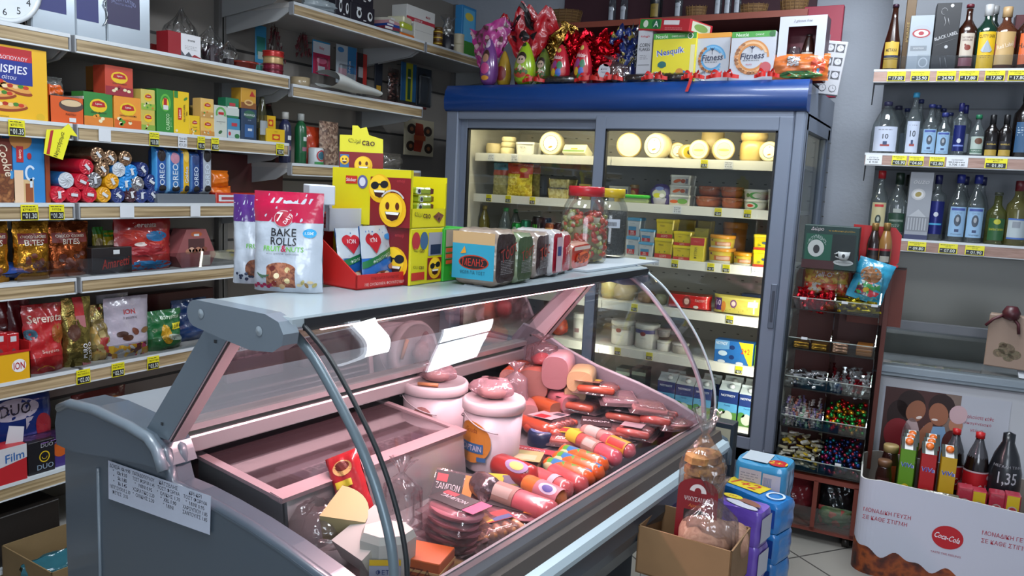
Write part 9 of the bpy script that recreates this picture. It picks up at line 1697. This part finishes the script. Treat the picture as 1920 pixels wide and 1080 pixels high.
pack('ouzo_box','tall grey silver ouzo box with a round gold emblem and temple print','bottle box','R',(1694,322,1738,446),R3,.08,M('7d8086',.4,.2),lambda Q,F,w,h:(Q.tx(F,'ouzo',w*.5,h*.85,h*.05,cd('b0b0b4'),1,0,shear=.3),Q.ell(F,w*.42,h*.67,w*.3,h*.085,cd('a5a5a8'),1),Q.ell(F,w*.42,h*.67,w*.22,h*.062,cd('c0c0c0'),2),Q.ell(F,w*.42,h*.67,w*.14,h*.035,cd('8a7a3a'),3,rot=.5),Q.poly(F,[(w*.1,h*.34),(w*.5,h*.45),(w*.85,h*.34)],cd('94979c'),1),Q.rect(F,0,h*.12,w,h*.34,cd('6a6d73'),1),[Q.rect(F,w*(.1+.12*k),h*.14,w*(.16+.12*k),h*.32,cd('8d9095'),2)for k in range(7)],Q.rect(F,0,0,w,h*.07,cd('23284a'),1)),back=.03)
wbottle('slim clear bottle with a cobalt blue label and blue cap',1749,327,450,32,R3,.03,SQ,cl,M('16194a',.35),[(.10,.50,1.8,lambda Q,F,w,h:(Q.ell(F,w*.5,h*.6,w*.14,h*.07,cd('a9adb5'),2),Q.rect(F,w*.1,h*.28,w*.9,h*.33,cd('3a8ab0'),2)),M('151c5c',.3,.4))],caph=.14)
for i,(px,lb)in enumerate(((1790,'ouzo bottle with a light blue portrait label, left of the big pair'),(1823,'ouzo bottle with a light blue portrait label, right of the big pair'))):
 wbottle(lb,px,326+i,455+i,33,R3,.03,OZ,cl,M('1f2a78',.35),[(.08,.44,1.75,ouz,cd('7f9fbc'))],caph=.13)
 wbottle('clear bottle with a dark blue cap behind '+['the left','the right'][i]+' ouzo bottle of the big pair',px+9,330+i,450,28,R3,.13,OZ,cl,M('171d4a',.35),[(.08,.4,1.5,None,cd('6a7f92'))],caph=.13)
wbottle('small yellow green bottle with a green label on the lower shelf',1864,360,461,34,R3,.03,WI,bglass('c9c98a',.3,'5a5f2a'),M('3a3f34',.35),[(.08,.42,1.7,lambda Q,F,w,h:(Q.ell(F,w*.5,h*.85,w*.2,h*.12,cd('a0a02a'),2),Q.tx(F,'ΒΑΡΒΑΓΙΑΝΝΗ',w*.5,h*.5,h*.10,cd('a9a82a'),2,1,wm=w*.85)),cd('1f4a26'))],caph=.05)
wbottle('yellow green bottle with a white label and red cap, right end of lower shelf',1902,338,463,38,R3,.03,WI,bglass('c9c48a',.3,'6a6428'),M('5a1820',.35),[(.10,.32,1.7,lambda Q,F,w,h:(Q.rect(F,w*.25,h*.55,w*.65,h*.85,cd('7a8088'),2),Q.rect(F,0,0,w,h*.08,cd('3a5a9a'),2),Q.rect(F,0,h*.92,w,h,cd('3a5a9a'),2)),cd('9aa4a8'))],caph=.16)
def rtag(px,price,words,z,label,w=.055,white=False,yt=None):
 p=rp(px,300,-.0305);q=gw(WR.dot(p),4.0435,z-.029);return price_tag((q.x,q.y,z-.029),CA,price,words,w,.043,label,'price tags on the bottle shelves',white=white)
for i,(px,t)in enumerate(((1663,'17.00'),(1707,'25.90'),(1755,'24.90'),(1797,'17.80'),(1845,'17.80'),(1888,'17.80'))):rtag(px,t,'ΟΥΙΣΚΥ',R1,'price tag on the whisky shelf, %s from the left'%['first','second','third','fourth','fifth','sixth'][i],.075)
rtag(1638,'€ 9.00','ΟΥΖΟ 10',R2,'handwritten white tag at the left end of the middle bottle shelf',.07,True)
for px,t,lb in((1686,'05.90','price tag 05.90 on the middle bottle shelf'),(1718,'04.60','price tag 04.60 on the middle bottle shelf'),(1757,'02.80','price tag 02.80 on the middle bottle shelf')):rtag(px,t,'ΟΥΖΟ',R2,lb,.06)
rtag(1795,'0.70€ 1.80','ΤΣΙΠΟΥΡΟ',R2,'handwritten white tag in the middle of the middle bottle shelf',.085,True);rtag(1868,'01.80','ΚΡΑΣΙ',R2,'price tag under the dark wine bottles',.085)
for px,t,lb in((1738,'09.80','price tag 09.80 on the lower bottle shelf'),(1798,'07.00','price tag 07.00 on the lower bottle shelf'),(1849,'01.90','price tag 01.90 on the lower bottle shelf')):rtag(px,t,'ΟΥΖΟ',R3,lb,.075)
# ON THE SWEETS RACK
zc=rz_(1.13)
def rk_box(px0,px1,yt,yb_,y):
 a=onp(px0,yb_,*PY(y));b=onp(px1,yb_,*PY(y));t=onp((px0+px1)/2,yt,*PY(y));return(a+b)/2,b.x-a.x,t.z-a.z
c,w,h=rk_box(1501,1604,428,505,RY+.02)
Q=MB();dg=cd('12302c');D0=.09;Q.box(-w/2,w/2,-D0/2,D0/2,0,h,dg,.002);F=F_front(w,D0,h)
Q.rect(F,w*.04,h*.04,w*.52,h*.80,cd('0f4a38'),1).rect(F,0,0,w*.6,h*.2,cd('3a1a1c'),2).ell(F,w*.24,h*.47,w*.15,h*.2,cd('a9adab'),2).ell(F,w*.25,h*.45,w*.06,h*.1,cd('2a2a2c'),3).tx(F,'ΛΟΥΜΙΔΗΣ',w*.25,h*.74,h*.09,cd('a5b0ac'),3,1,wm=w*.34,arc=20)
Q.tx(F,'Δώρο',w*.24,h*.91,h*.10,cd('c4b5b8'),2,1,shear=.2,wm=w*.28).tx(F,'το αυθεντικό φλυτζάνι',w*.68,h*.89,h*.05,cd('a8842a'),2,1,wm=w*.5)
Q.rect(F,w*.53,h*.18,w*.95,h*.82,cd('0c1a1a'),1).ell(F,w*.76,h*.18,w*.18,h*.07,cd('a5a9a8'),3).tx(F,'ΓΝΗΣΙΑ ΠΟΡΣΕΛΑΝΗ',w*.76,h*.18,h*.03,cd('#333'),4,1,wm=w*.3)
o=solo(Q,'coffee_box','dark green coffee box with a cup, on top of the sweets rack','coffee box',(c.x,RY+.02+D0/2,c.z),radians(2))
q=MB();q.la([(.011,0),(.019,.006),(.024,.034),(.022,.034),(.017,.008)],M('a9adad',.3),20,sy=.55).tube([(-.022,0,.028),(-.034,0,.024),(-.030,0,.012),(-.019,0,.008)],.0035,M('a9adad',.3),6).ell(Face(lambda u,v,o_:(u,-.0128-o_,v),1,1),.0,.018,.006,.008,cd('23282a'),1);q=q.bd('coffee_cup',o);q.location=(w*.26,-D0/2-.008,h*.24)
Q=R_();Q.box(rx0,rx1,RY+.02,RY+.20,c.z-.006,c.z-.002,pane('b9c2bd',.08));pw(Q,'upper_tray',rk)
def jell(Q,F,w,h):Q.tx(F,'Jell-O',w*.45,h*.70,h*.22,cd('b5aeb4'),3,1,shear=.1,wm=w*.6);Q.rect(F,0,h*.45,w,h,mottled('jelly_print',['8a7a24','a88a3a','8a3a24','b59a44'],40,kind='noise'),1);Q.rect(F,0,0,w,h*.42,mottled('jelly_sweets',['a8341c','b5603a','9a9a94','8a2a1c','b58a5a'],60,.3,coat=.5),1)
c2,w2,h2=rk_box(1500,1585,505,555,RY+.03);Q=MB();F=bag(Q,w2,h2+.02,.05,wrap('8a6a2c'),'slab',.004,5);jell(Q,F,w2,h2);solo(Q,'jelly_sweets_bag','yellow and red jelly sweets bag below the coffee box','sweets bag',(c2.x,RY+.10,1.045),radians(2))
c3,w3,h3=rk_box(1582,1652,478,555,RY+.02);Q=MB();F=bag(Q,w3*1.0,h3,.05,wrap('2a86a5'),'pillow',.006,8);Q.ell(F,w3*.45,h3*.62,w3*.3,h3*.2,cd('8a5a34'),2).rect(F,w3*.2,h3*.12,w3*.85,h3*.45,mottled('mixed_sweets',['a8303a','3a8a4a','b5b5b0','4a2a34','c2a02a','2f8aa0'],60,.3,coat=.5),3);solo(Q,'sweets_bag','blue bag with a round picture and mixed sweets on the right of the rack top','sweets bag',(c3.x,RY+.07,1.040),0,rot=(radians(-12),radians(14),.05))
p=onp(1650,470,*PY(3.60));Q=MB();Q.prism([(-.10,0),(.07,0),(.085,.02),(.085,.13),(.06,.16),(-.10,.165)],lambda a,b_,d:(a,d,b_),0,.008,M('a31a1c',.35,coat=.3));Q.box(-.10,.085,-.05,.008,0,.006,M('a31a1c',.35))
zsy=onp(1650,498,*PY(3.60)).z
solo(Q,'syrup_holder','bright red plastic holder behind the two syrup bottles','holder',(p.x-.01,3.60,zsy),0)
for i,(px,c_,lb)in enumerate(((1634,'241614','dark syrup bottle with a gold cap in the red holder'),(1656,'8a6232','caramel coloured syrup bottle with a gold cap in the red holder'))):
 p=onp(px,496,*PY(3.57));H=onp(px,418,*PY(3.57)).z-zsy;bottle('syrup_bottle',lb,(p.x,3.57,zsy+.0065),[(.024,0),(.026,.008),(.026,H*.45),(.024,H*.55),(.014,H*.76),(.012,H*.8)],M(c_,.2,coat=.6),(.0135,H*.79,H*.97,M('8a6a3a',.35,.4)),(.026,H*.04,H*.34,.045,lambda Q,F,w,h:(Q.rect(F,0,h*.85,w,h,cd('8a1c28'),2),Q.rect(F,w*.1,h*.1,w*.9,h*.5,cd('9a958a')if i else cd('3a2a24'),2)),cd('1a1414')),CA)
tag(MB().box(-.11,.10,-.06,.06,0,.004,pane('b9c2bd',.08)).box(-.11,.10,.05,.06,-.25,.0,M('6d2f22',.4)).bd('side_ledge',None,(onp(1650,498,*PY(3.60)).x,3.59,zsy-.006)),'small ledge behind the rack carrying the red holder','ledge')
# DRINKS IN THE BIN
ZB=.191
def bx(px,py,yloc):
 a=BMX@Vector((0,yloc,0));n=BMX.to_3x3()@Vector((0,1,0));p=onp(px,py,n,n.dot(a));return(BMX.inverted()@p)
def juice(label,px,y,yt,w_,c,c2,group=None):
 t=bx(px,yt,y);x=t.x;H=t.z-ZB;W_=w_;D_=.075;hb_=H-.03;loc=bloc(x,y+D_/2,ZB);o=empty('juice_carton',label,'juice carton',loc,BA,group)
 Q=MB();Q.box(-W_/2,W_/2,-D_/2,D_/2,0,hb_,cd(c),.001);Q.add([(-W_/2,-D_/2,hb_),(W_/2,-D_/2,hb_),(W_/2,D_/2,hb_),(-W_/2,D_/2,hb_),(-W_/2,D_/2-.006,H),(W_/2,D_/2-.006,H)],[(0,1,5,4),(0,4,3),(1,2,5),(2,3,4,5)],cd('2a302a'));F=F_front(W_,D_,hb_)
 Q.rect(F,0,h_0:=0,W_,hb_*.32,cd('17201a'),1);Q.ell(F,W_*.5,hb_*.45,W_*.35,hb_*.09,cd(c2),2);Q.ell(F,W_*.3,hb_*.38,W_*.2,hb_*.06,cd('b5a03a'),3);Q.tx(F,'ViVa',W_*.5+.001,hb_*.79,W_*.36,cd('b5bcd4'),2,1,shear=.1,wm=W_*.94);Q.tx(F,'ViVa',W_*.5,hb_*.79,W_*.32,cd('2440a8'),3,1,shear=.1,wm=W_*.86);Q.tx(F,'nectar',W_*.55,hb_*.22,W_*.12,cd('b5b5a5'),2,0);Q.bd('carton_body',o)
 sl=Face(lambda u,v,o_:(u-W_/2,-D_/2+v*(D_-.006)-o_*.4,hb_+v*(H-hb_)+o_*1.0),W_,1);q=MB();q.rect(sl,W_*.22,-.02,W_*.78,.98,cd('c4c6c4'),2);q.bd('spout_panel',o)
 q=MB();q.la([(.014,0),(.0145,.012),(.012,.016),(0,.016)],M('d0641a',.35),16);q=q.bd('cap',o);q.location=(0,-.004,hb_+(H-hb_)*.48+.004);q.rotation_euler=(radians(40),0,0)
jw=.052
for i,(px,yt,y)in enumerate(((1706,829,.12),(1709,822,.20),(1712,815,.28))):juice(['green juice carton, front of a row of three','green juice carton, middle of a row of three','green juice carton, back of a row of three'][i],px,y,yt,jw,'5a8a1c','c2b02a')
for i,(px,yt,y)in enumerate(((1745,838,.12),(1748,830,.20),(1751,822,.28))):juice(['red juice carton, front of a row of three','red juice carton, middle of a row of three','red juice carton, back of a row of three'][i],px,y,yt,jw,'a81c22','a83a2c')
juice('yellow juice carton, alone right of the red row',1783,.10,844,jw,'b58f14','c2a02a')
def cola(label,px,y,yt,R,dark=False):
 t=bx(px,yt,y);x=t.x;H=t.z-ZB;p_=[(R*.86,0),(R*.98,H*.05),(R,H*.12),(R*.93,H*.25),(R*.98,H*.38),(R*.97,H*.60),(R*.80,H*.74),(R*.42,H*.87),(R*.30,H*.92),(R*.33,H*.945)]
 o=solo(MB().la(p_,M('140a08',.12,coat=.8)if not dark else M('141318',.35),24),'cola_bottle',label,'cola bottle',bloc(x,y+R,ZB),BA)
 if not dark:
  MB().la([(R*.36,H*.935),(R*.36,H*.99),(0,H)],M('b01c1e',.35),18).bd('cap',o);Q=MB();F=F_cyl(R+.0012,R*2.6,H*.36,n=24);F.h=H*.26;w,h=F.w,F.h;Q.rect(F,0,0,w,h,cd('a8141c'),1).rect(F,0,h*.94,w,h,cd('b0a0a4'),2).tx(F,'Coca-Cola',w*.5,h*.34,h*.30,cd('c9b5b8'),3,1,shear=.3,rot=.08,wm=w*.75).ell(F,w*.86,h*.78,w*.05,h*.09,cd('b08a90'),2);Q.bd('label',o)
  MB().la([(R*.80*.99,H*.742),(R*.66,H*.80),(R*.42,H*.872),(R*.31,H*.92)],bglass('a9aab0',.35,'6a6a70'),20,cap=False).bd('shoulder',o)
cola('cola bottle with a red cap and label, left of two in the bin',1797,.24,808,.043);cola('cola bottle with a red cap and label, right of two in the bin',1842,.17,815,.045)
t=bx(1898,817,.15);H=t.z-ZB;Q=MB();R=.058
Q.la([(R*.9,0),(R,.01),(R*1.0,H*.42),(R*.99,H*.62),(R*.72,H*.78),(R*.36,H*.90),(R*.36,H*.98),(0,H)],M('15161b',.3,coat=.4),26);F=F_cyl(R+.0012,R*2.6,0,n=24);F.h=H;Q.rect(F,0,0,F.w,H*.42,cd('7d1018'),1).tx(F,'1,35',F.w*.52,H*.58,H*.13,cd('b0b0b5'),2,1,wm=F.w*.42).tx(F,'ΜΕΓΑΛΗ ΤΙΜΗ',F.w*.5,H*.70,H*.025,cd('a0a0a5'),2,0).tx(F,'Βίκος',F.w*.5,H*.30,H*.09,cd('b59aa0'),2,1,wm=F.w*.4).tx(F,'Cola',F.w*.52,H*.15,H*.10,cd('b59aa0'),2,1,shear=.3,wm=F.w*.35)
solo(Q,'cola_bottle','big black and red cola bottle with large white 1,35 at right of bin','cola bottle',bloc(t.x,.15+R,ZB),BA)
for i,x in enumerate((.36,.42,.49,.56)):
 t=bx([1812,1838,1872,1902][i],[915,922,926,930][i],.06);Q=MB();w_=.050;H=max(.15,t.z-ZB);Q.box(-w_/2,w_/2,-.025,.025,0,H,wrap('a33040'),.004);F=F_front(w_,.05,H)
 if i%2:Q.rect(F,w_*.1,H*.45,w_*.9,H*.98,cd('c0a418'),1)
 Q.ell(F,w_*.5,H*.72,w_*.32,w_*.32,cd('a9a09a'),2).ell(F,w_*.5,H*.72,w_*.24,w_*.24,cd('a8303a'),3).tx(F,'Amita',w_*.5,H*.72,.009,cd('d8c8c8'),4,1)
 solo(Q,'juice_pack',['small pink juice pack, first in the front of the bin','small pink and yellow juice pack, second in the front of the bin','small pink juice pack, third in the front of the bin','small pink and yellow juice pack, last at the right edge of the bin'][i],'juice pack',bloc(t.x,.06+.03,ZB),BA,'small juice packs in the bin')
for i,(px,yt,y,R,lb)in enumerate(((1660,866,.16,.030,'dark sauce jar with a brown lid at the left of the bin'),(1672,838,.24,.034,'taller sauce jar with a cream lid behind the dark one'))):
 t=bx(px,yt,y);H=t.z-ZB;o=solo(MB().la([(R*.9,0),(R,.01),(R,H*.72),(R*.8,H*.86),(R*.78,H*.90)],M('2a1410',.2,coat=.6),22),'sauce_jar',lb,'jar',bloc(t.x,y+R,ZB),BA);MB().la([(R*.86,H*.89),(R*.88,H*.98),(R*.8,H),(0,H)],M('6a4a34' if i==0 else 'a08a5a',.4),22).bd('lid',o);Q=MB();F=F_cyl(R+.001,R*1.6,H*.2,n=20);F.h=H*.5;Q.rect(F,0,0,F.w,F.h,cd('3a1c18' if i==0 else '8a3a1c'),1).tx(F,'Giotis',F.w*.5,F.h*.4,F.h*.2,cd('a09a94'),2,1,wm=F.w*.7);Q.bd('label',o)
Q=MB();F=bag(Q,.20,.05,.05,wrap('6a6450'),'pillow',.006,5);Q.ell(F,.06,.025,.03,.012,cd('3a3a7a'),2);solo(Q,'snack_bag','beige and blue bag lying at the front of the bin under the juice cartons','snack bag',bloc(.24,.055,.315),BA)
tag(MB().box(-.11,.11,-.02,.02,0,.12,cd('5a4a3a')).bd('carton',None,bloc(.24,.055,ZB),BA),'low brown carton inside the bin carrying the beige bag','carton')
# FLOOR IN FRONT OF THE COUNTER
A_,B_2,C_2=onz(1197,985,.635),onz(1373,1035,.635),onz(1413,990,.635)
d_=B_2-A_;wC=d_.length;rzC=math.atan2(d_.y,d_.x);dC=(C_2-B_2).length;cC=(A_+B_2)/2+Vector((-sin(rzC),cos(rzC),0))*dC/2
openbox('cardboard_box','open brown cardboard box of bread bags in front of the counter, upper of two',(cC.x,cC.y,.515),wC,dC,.12,rzC,'7d5f3f',cat='cardboard box')
Q=MB();Q.box(-wC/2+.01,wC/2-.012,-dC/2+.008,dC/2-.012,0,.514,M('a5a29c',.6),.002);F=F_front(wC-.02,dC-.02,.254);F=Face(lambda u,v,o:(u-wC/2+.01,-dC/2+.008-o,v+.26),1,1);Q.tube([F.fn(.03,.20,.002),F.fn(.06,.235,.002),F.fn(.09,.225,.002),F.fn(.115,.19,.002)],.002,cd('2a1a1c'),5).tube([F.fn(.05,.22,.002),F.fn(.055,.19,.002)],.0015,cd('2a1a1c'),5).ell(F,.14,.21,.02,.01,cd('5a2a2c'),1);solo(Q,'printed_box','white printed box under the brown cardboard box','cardboard box',(cC.x,cC.y,0),rzC)
def inC(x,y,z):return Vector((cC.x+cos(rzC)*x-sin(rzC)*y,cC.y+sin(rzC)*x+cos(rzC)*y,z))
pR=inC(-wC/2+.115,.025,.521);dep=(pR-O).dot(CF);nC=Vector((CF.x,CF.y,0)).normalized();Hr=onp(1300,768,nC,nC.dot(pR)).z-.521
bread=mottled('rusk',['5c3420','8a5a30','a87a44','6d4024'],26,.7,kind='noise',bump=.6)
rw=78/2*dep/FPX*1.02
o=empty('rusk_bag','clear bag of brown rusks with a dark red front label, standing in the cardboard box','bread bag',pR,rzC+.15)
Q=MB();r=random.Random(3)
for i in range(10):
 z=.02+i*.028*Hr/.40;Q.M=Matrix.Translation(((r.random()-.5)*.012,(r.random()-.5)*.01,z))@Matrix.Rotation(r.random()*.5-.25,4,'X')@Matrix.Rotation(r.random()*.4-.2,4,'Y')@Matrix.Rotation(r.random(),4,'Z');Q.la([(rw*.7,0),(rw*.98,.004),(rw*.94,.020),(rw*.6,.027),(0,.028)],bread,9,sy=.74,sx=1.0,smooth=False)
Q.M=None;Q.bd('rusks',o)
Q=MB();fm=film('eeeae6',.10,.9,24,.05,'a09088')
def rb(u,v):
 a=u*2*pi;rr=min(1,(v+.02)/.04)if v<.68 else(1-.80*(v-.68)/.17 if v<.85 else .16+.5*(v-.85)/.15);rr*=1+.05*sin(a*6)*(v>.6)+.04*sin(a*9+v*9);k=(abs(cos(a))**4+abs(sin(a))**4)**(-.25);k=k if v<.68 else 1+(k-1)*max(0,1-(v-.68)/.15)
 return(rw*rr*k*cos(a),rw*.80*rr*k*sin(a),Hr*v)
Q.grid(rb,40,20,fm);Q.bd('clear_bag',o)
LFh=Hr*.62;F=Face(lambda u,v,o_:(u-rw*.95,-rw*.83-.004-o_,v),rw*1.9,LFh);Q=MB();dr=cd('6a1018');arch=[(0,0),(rw*1.9,0),(rw*1.85,LFh*.86)]+[(rw*.95+rw*.95*cos(a)*.95,LFh*.86+LFh*.12*sin(a))for a in[i*pi/8 for i in range(9)]]+[(rw*.05,LFh*.86)]
Q.poly(F,arch,dr,1);w=rw*1.9;h=LFh
Q.ell(F,w*.5,h*.84,w*.2,h*.085,cd('b5b0ae'),2,16,a0=0,a1=pi+.01).ell(F,w*.5,h*.85,w*.08,h*.04,cd('6a1018'),3).tx(F,'ΨΙΧΥΣΑΜΗΣ',w*.5,h*.77,h*.045,cd('b5b0ae'),2,1,wm=w*.62).tx(F,'Αρχαίες',w*.5,h*.70,h*.04,cd('b5682c'),2,1,shear=.2,wm=w*.4).rect(F,w*.2,h*.36,w*.72,h*.66,cd('1a1210'),2).ell(F,w*.5,h*.52,w*.13,h*.08,cd('9a5a24'),3,rot=.6).ell(F,w*.42,h*.42,w*.2,h*.04,cd('4a3426'),3)
for k in range(6):Q.ell(F,w*(.84+.03*(k%2)),h*(.34+.045*k),w*.05,h*.02,cd('b5a090'),3,rot=.7 if k%2 else 2.3)
Q.tx(F,'Παξιμάδια',w*.42,h*.29,h*.035,cd('b5a8a4'),2,0,shear=.3).tx(F,'ΛΑΔΙΟΥ',w*.5,h*.22,h*.06,cd('c9c0bc'),2,1,wm=w*.66).tx(F,'ΜΕ ΓΛΥΚ. ΑΝΙΣΟ',w*.5,h*.15,h*.028,cd('b5a8a4'),2,1,wm=w*.7).tx(F,'Κουλούρια',w*.55,h*.10,h*.03,cd('b5a8a4'),2,0,shear=.3);Q.bd('label',o)
pB=inC(wC/2-.075,-.01,.521);dep=(pB-O).dot(CF);Hb=onp(1335,892,nC,nC.dot(pB)).z-.521;bw_=.070
o=empty('bread_bag','clear tied bag of brown round bread in the cardboard box','bread bag',pB,rzC+.3)
Q=MB();lf_=mottled('brown_loaf',['7a5646','94705c','8a6450','a5826c'],30,.8,kind='noise',bump=.4);ct_=M('8d6f5e',.85,bump=.3,bscale=60)
for(x,y,z,t,s)in((.0,.01,.035,.0,1),(-.01,-.01,.105,.22,1.02),(.05,.03,.09,-.3,.7)):
 Q.M=Matrix.Translation((x,y,z))@Matrix.Rotation(t,4,'Y')@Matrix.Rotation(-1.25,4,'X');Q.la([(.0,-.05),(.052*s,-.045),(.062*s,-.02),(.064*s,.0),(.062*s,.03)],lf_,22,sy=.72,cap=False);Q.la([(.062*s,.03),(0,.032)],ct_,22,sy=.72,cap=False)
Q.M=None;Q.bd('bread',o)
Q=MB()
def bbg(u,v):
 a=u*2*pi;rr=min(1,(v+.03)/.06)**.5*(1-.12*v)if v<.58 else(max(.10,.93-.83*(v-.58)/.22)if v<.80 else .10+.38*(v-.80)/.20);rr*=1+.05*sin(a*7)*(v>.4)+.05*sin(a*11+v*6)*(1 if v<.8 else 3);return(bw_*rr*cos(a),bw_*.85*rr*sin(a),Hb*v)
Q.grid(bbg,44,20,film('ece6e6',.12,1.0,26,.07,'a89a98'));Q.bd('clear_bag',o)
def softpack(name,label,c,w,d,h,rz,mat,art=None,topa=None,lefta=None,seed=0,group=None):
 Q=MB()
 def fn(u,v):
  a=u*2*pi;k=(abs(cos(a))**10+abs(sin(a))**10)**(-.1);e=1-.05*abs(2*v-1)**8;wv=1+.012*sin(a*5+seed)+.01*sin(v*14+seed*2);return(w/2*k*cos(a)*e*wv,d/2*k*sin(a)*e*wv,h*v+.003*sin(a*3+seed))
 Q.grid(fn,36,10,mat);top=[fn(i/36,1)for i in range(36)];bot=[fn(i/36,0)for i in range(36)];Q.add(top,[tuple(range(36))],mat);Q.add(bot,[tuple(reversed(range(36)))],mat)
 if art:art(Q,Face(lambda u,v,o:(u-w/2,-d/2*1.012-.002-o,v),w,h),w,h)
 if topa:topa(Q,Face(lambda u,v,o:(u-w/2,v-d/2,h+.004+o),w,d),w,d)
 if lefta:lefta(Q,Face(lambda u,v,o:(w/2*1.012+.002+o,u-d/2,v),d,h),d,h)
 return solo(Q,name,label,'pack',c,rz,group)
bl2=wrap('1f6fb0');lbl=wrap('3a8ab5');pur=wrap('5a3f9a')
def barc(Q,F,w,h):Q.rect(F,w*.12,h*.12,w*.55,h*.85,cd('a9a4ae'),2);Q.rect(F,w*.58,h*.15,w*.92,h*.82,cd('a9a4ae'),2);Q.scr(F,w*.33,h*.7,w*.36,4,h*.05,cd('7a7a8a'),3,3);[Q.rect(F,w*(.6+.02*k),h*.25,w*(.61+.02*k),h*.7,cd('5a6a9a'),3)for k in range(8)]
g0=onz(1377,862,.565);g1=onz(1474,884,.565);dg_=g1-g0;wg=dg_.length*1.0;rzg=math.atan2(dg_.y,dg_.x);cg=(g0+g1)/2+Vector((-sin(rzg),cos(rzg),0))*.075
zs=0
for i in range(5):
 hh=.111;softpack('tissue_pack',['light blue pack at the floor of the back stack','light blue pack, second from the floor of the back stack','light blue pack, third from the floor of the back stack','light blue pack just below the top of the back stack','light blue pack with a red yellow badge on top of the back stack'][i],(cg.x,cg.y,zs),wg,.15,hh,rzg+.02*(i%2),lbl,barc,(lambda Q,F,w,h:(Q.rect(F,w*.1,h*.2,w*.6,h*.9,cd('a8b5bd'),1),Q.ell(F,w*.78,h*.35,w*.18,h*.22,cd('a81c20'),2),Q.tx(F,'2+1',w*.78,h*.35,h*.2,cd('c9b02a'),3,1)))if i==4 else None,seed=i,group='light blue packs in the back stack');zs+=hh+.002
h0_=onz(1345,905,.50);h1_=onz(1462,948,.50);dh=h1_-h0_;rzh=math.atan2(dh.y,dh.x);wh_=dh.length
ch=(h0_+h1_)/2+Vector((-sin(rzh),cos(rzh),0))*.055;zs=0
for i in range(5):
 hh=.098;softpack('nappy_pack',['strong blue pack at the floor of the right hand stack','strong blue pack, second from the floor of the right hand stack','strong blue pack in the middle of the right hand stack','strong blue pack, second from the top of the right hand stack','strong blue pack with a yellow 1+2 strip on top of the right hand stack'][i],(ch.x,ch.y,zs),wh_,.11,hh,rzh+.02*(i%2),bl2,lambda Q,F,w,h:(Q.rect(F,w*.72,h*.2,w*.95,h*.8,cd('1a3f8a'),1)),(lambda Q,F,w,h:(Q.rect(F,w*.02,h*.25,w*.62,h*.9,cd('c9b51c'),1),Q.tx(F,'1+2',w*.32,h*.58,h*.42,cd('b02a1c'),2,1,shear=.2,wm=w*.5),Q.ringp(F,w*.80,h*.5,w*.13,h*.3,.008,cd('c0ccd8'),1)))if i==4 else None,seed=i+10,group='strong blue packs in the right hand stack');zs+=hh+.002
k0,k1=onz(1340,938,.54),onz(1420,963,.54);dk_=k1-k0;rzk=math.atan2(dk_.y,dk_.x);ck_=(k0+k1)/2+Vector((-sin(rzk),cos(rzk),0))*.045;zs=0
for i in range(5):
 hh=.106;softpack('pad_pack',['purple and white pack at the floor of the purple stack','purple and white pack, second from the floor of the purple stack','purple and white pack in the middle of the purple stack','purple and white pack, second from the top of the purple stack','purple pack with a yellow badge and a woman printed on top of the purple stack'][i],(ck_.x,ck_.y,zs),dk_.length+.02,.09,hh,rzk,pur,None,(lambda Q,F,w,h:(Q.ell(F,w*.25,h*.75,w*.2,h*.18,cd('c9b51c'),2),Q.tx(F,'1+1',w*.25,h*.75,h*.14,cd('b02a1c'),3,1),Q.ell(F,w*.62,h*.62,w*.26,h*.2,cd('7a4a3a'),1,rot=-.3),Q.ell(F,w*.55,h*.3,w*.35,h*.2,cd('b0b0bc'),1,rot=-.2)))if i==4 else None,lambda Q,F,w,h:(Q.rect(F,w*.08,h*.15,w*.92,h*.85,cd('b0b2bc'),1)),seed=i+20,group='purple and white packs in the purple stack');zs+=hh+.002
Q=MB();Q.box(-.05,.05,-.03,.03,0,.62,cd('23303a'),.003).rect(F_front(.1,.06,.62),.01,.53,.09,.60,cd('9aa08a'),1);p=onz(1350,870,.60);solo(Q,'carton','dark upright carton with a pale green label behind the blue packs','carton',(p.x-.10,p.y+.42,0),rzg)
Q=MB();Q.box(-.14,.14,-.1,.1,0,.28,M('16202c',.5),.01);p=onz(1090,1060,.15);solo(Q,'crate','dark blue crate in the shade below the counter front','crate',(-.86,1.72,0),-TA)
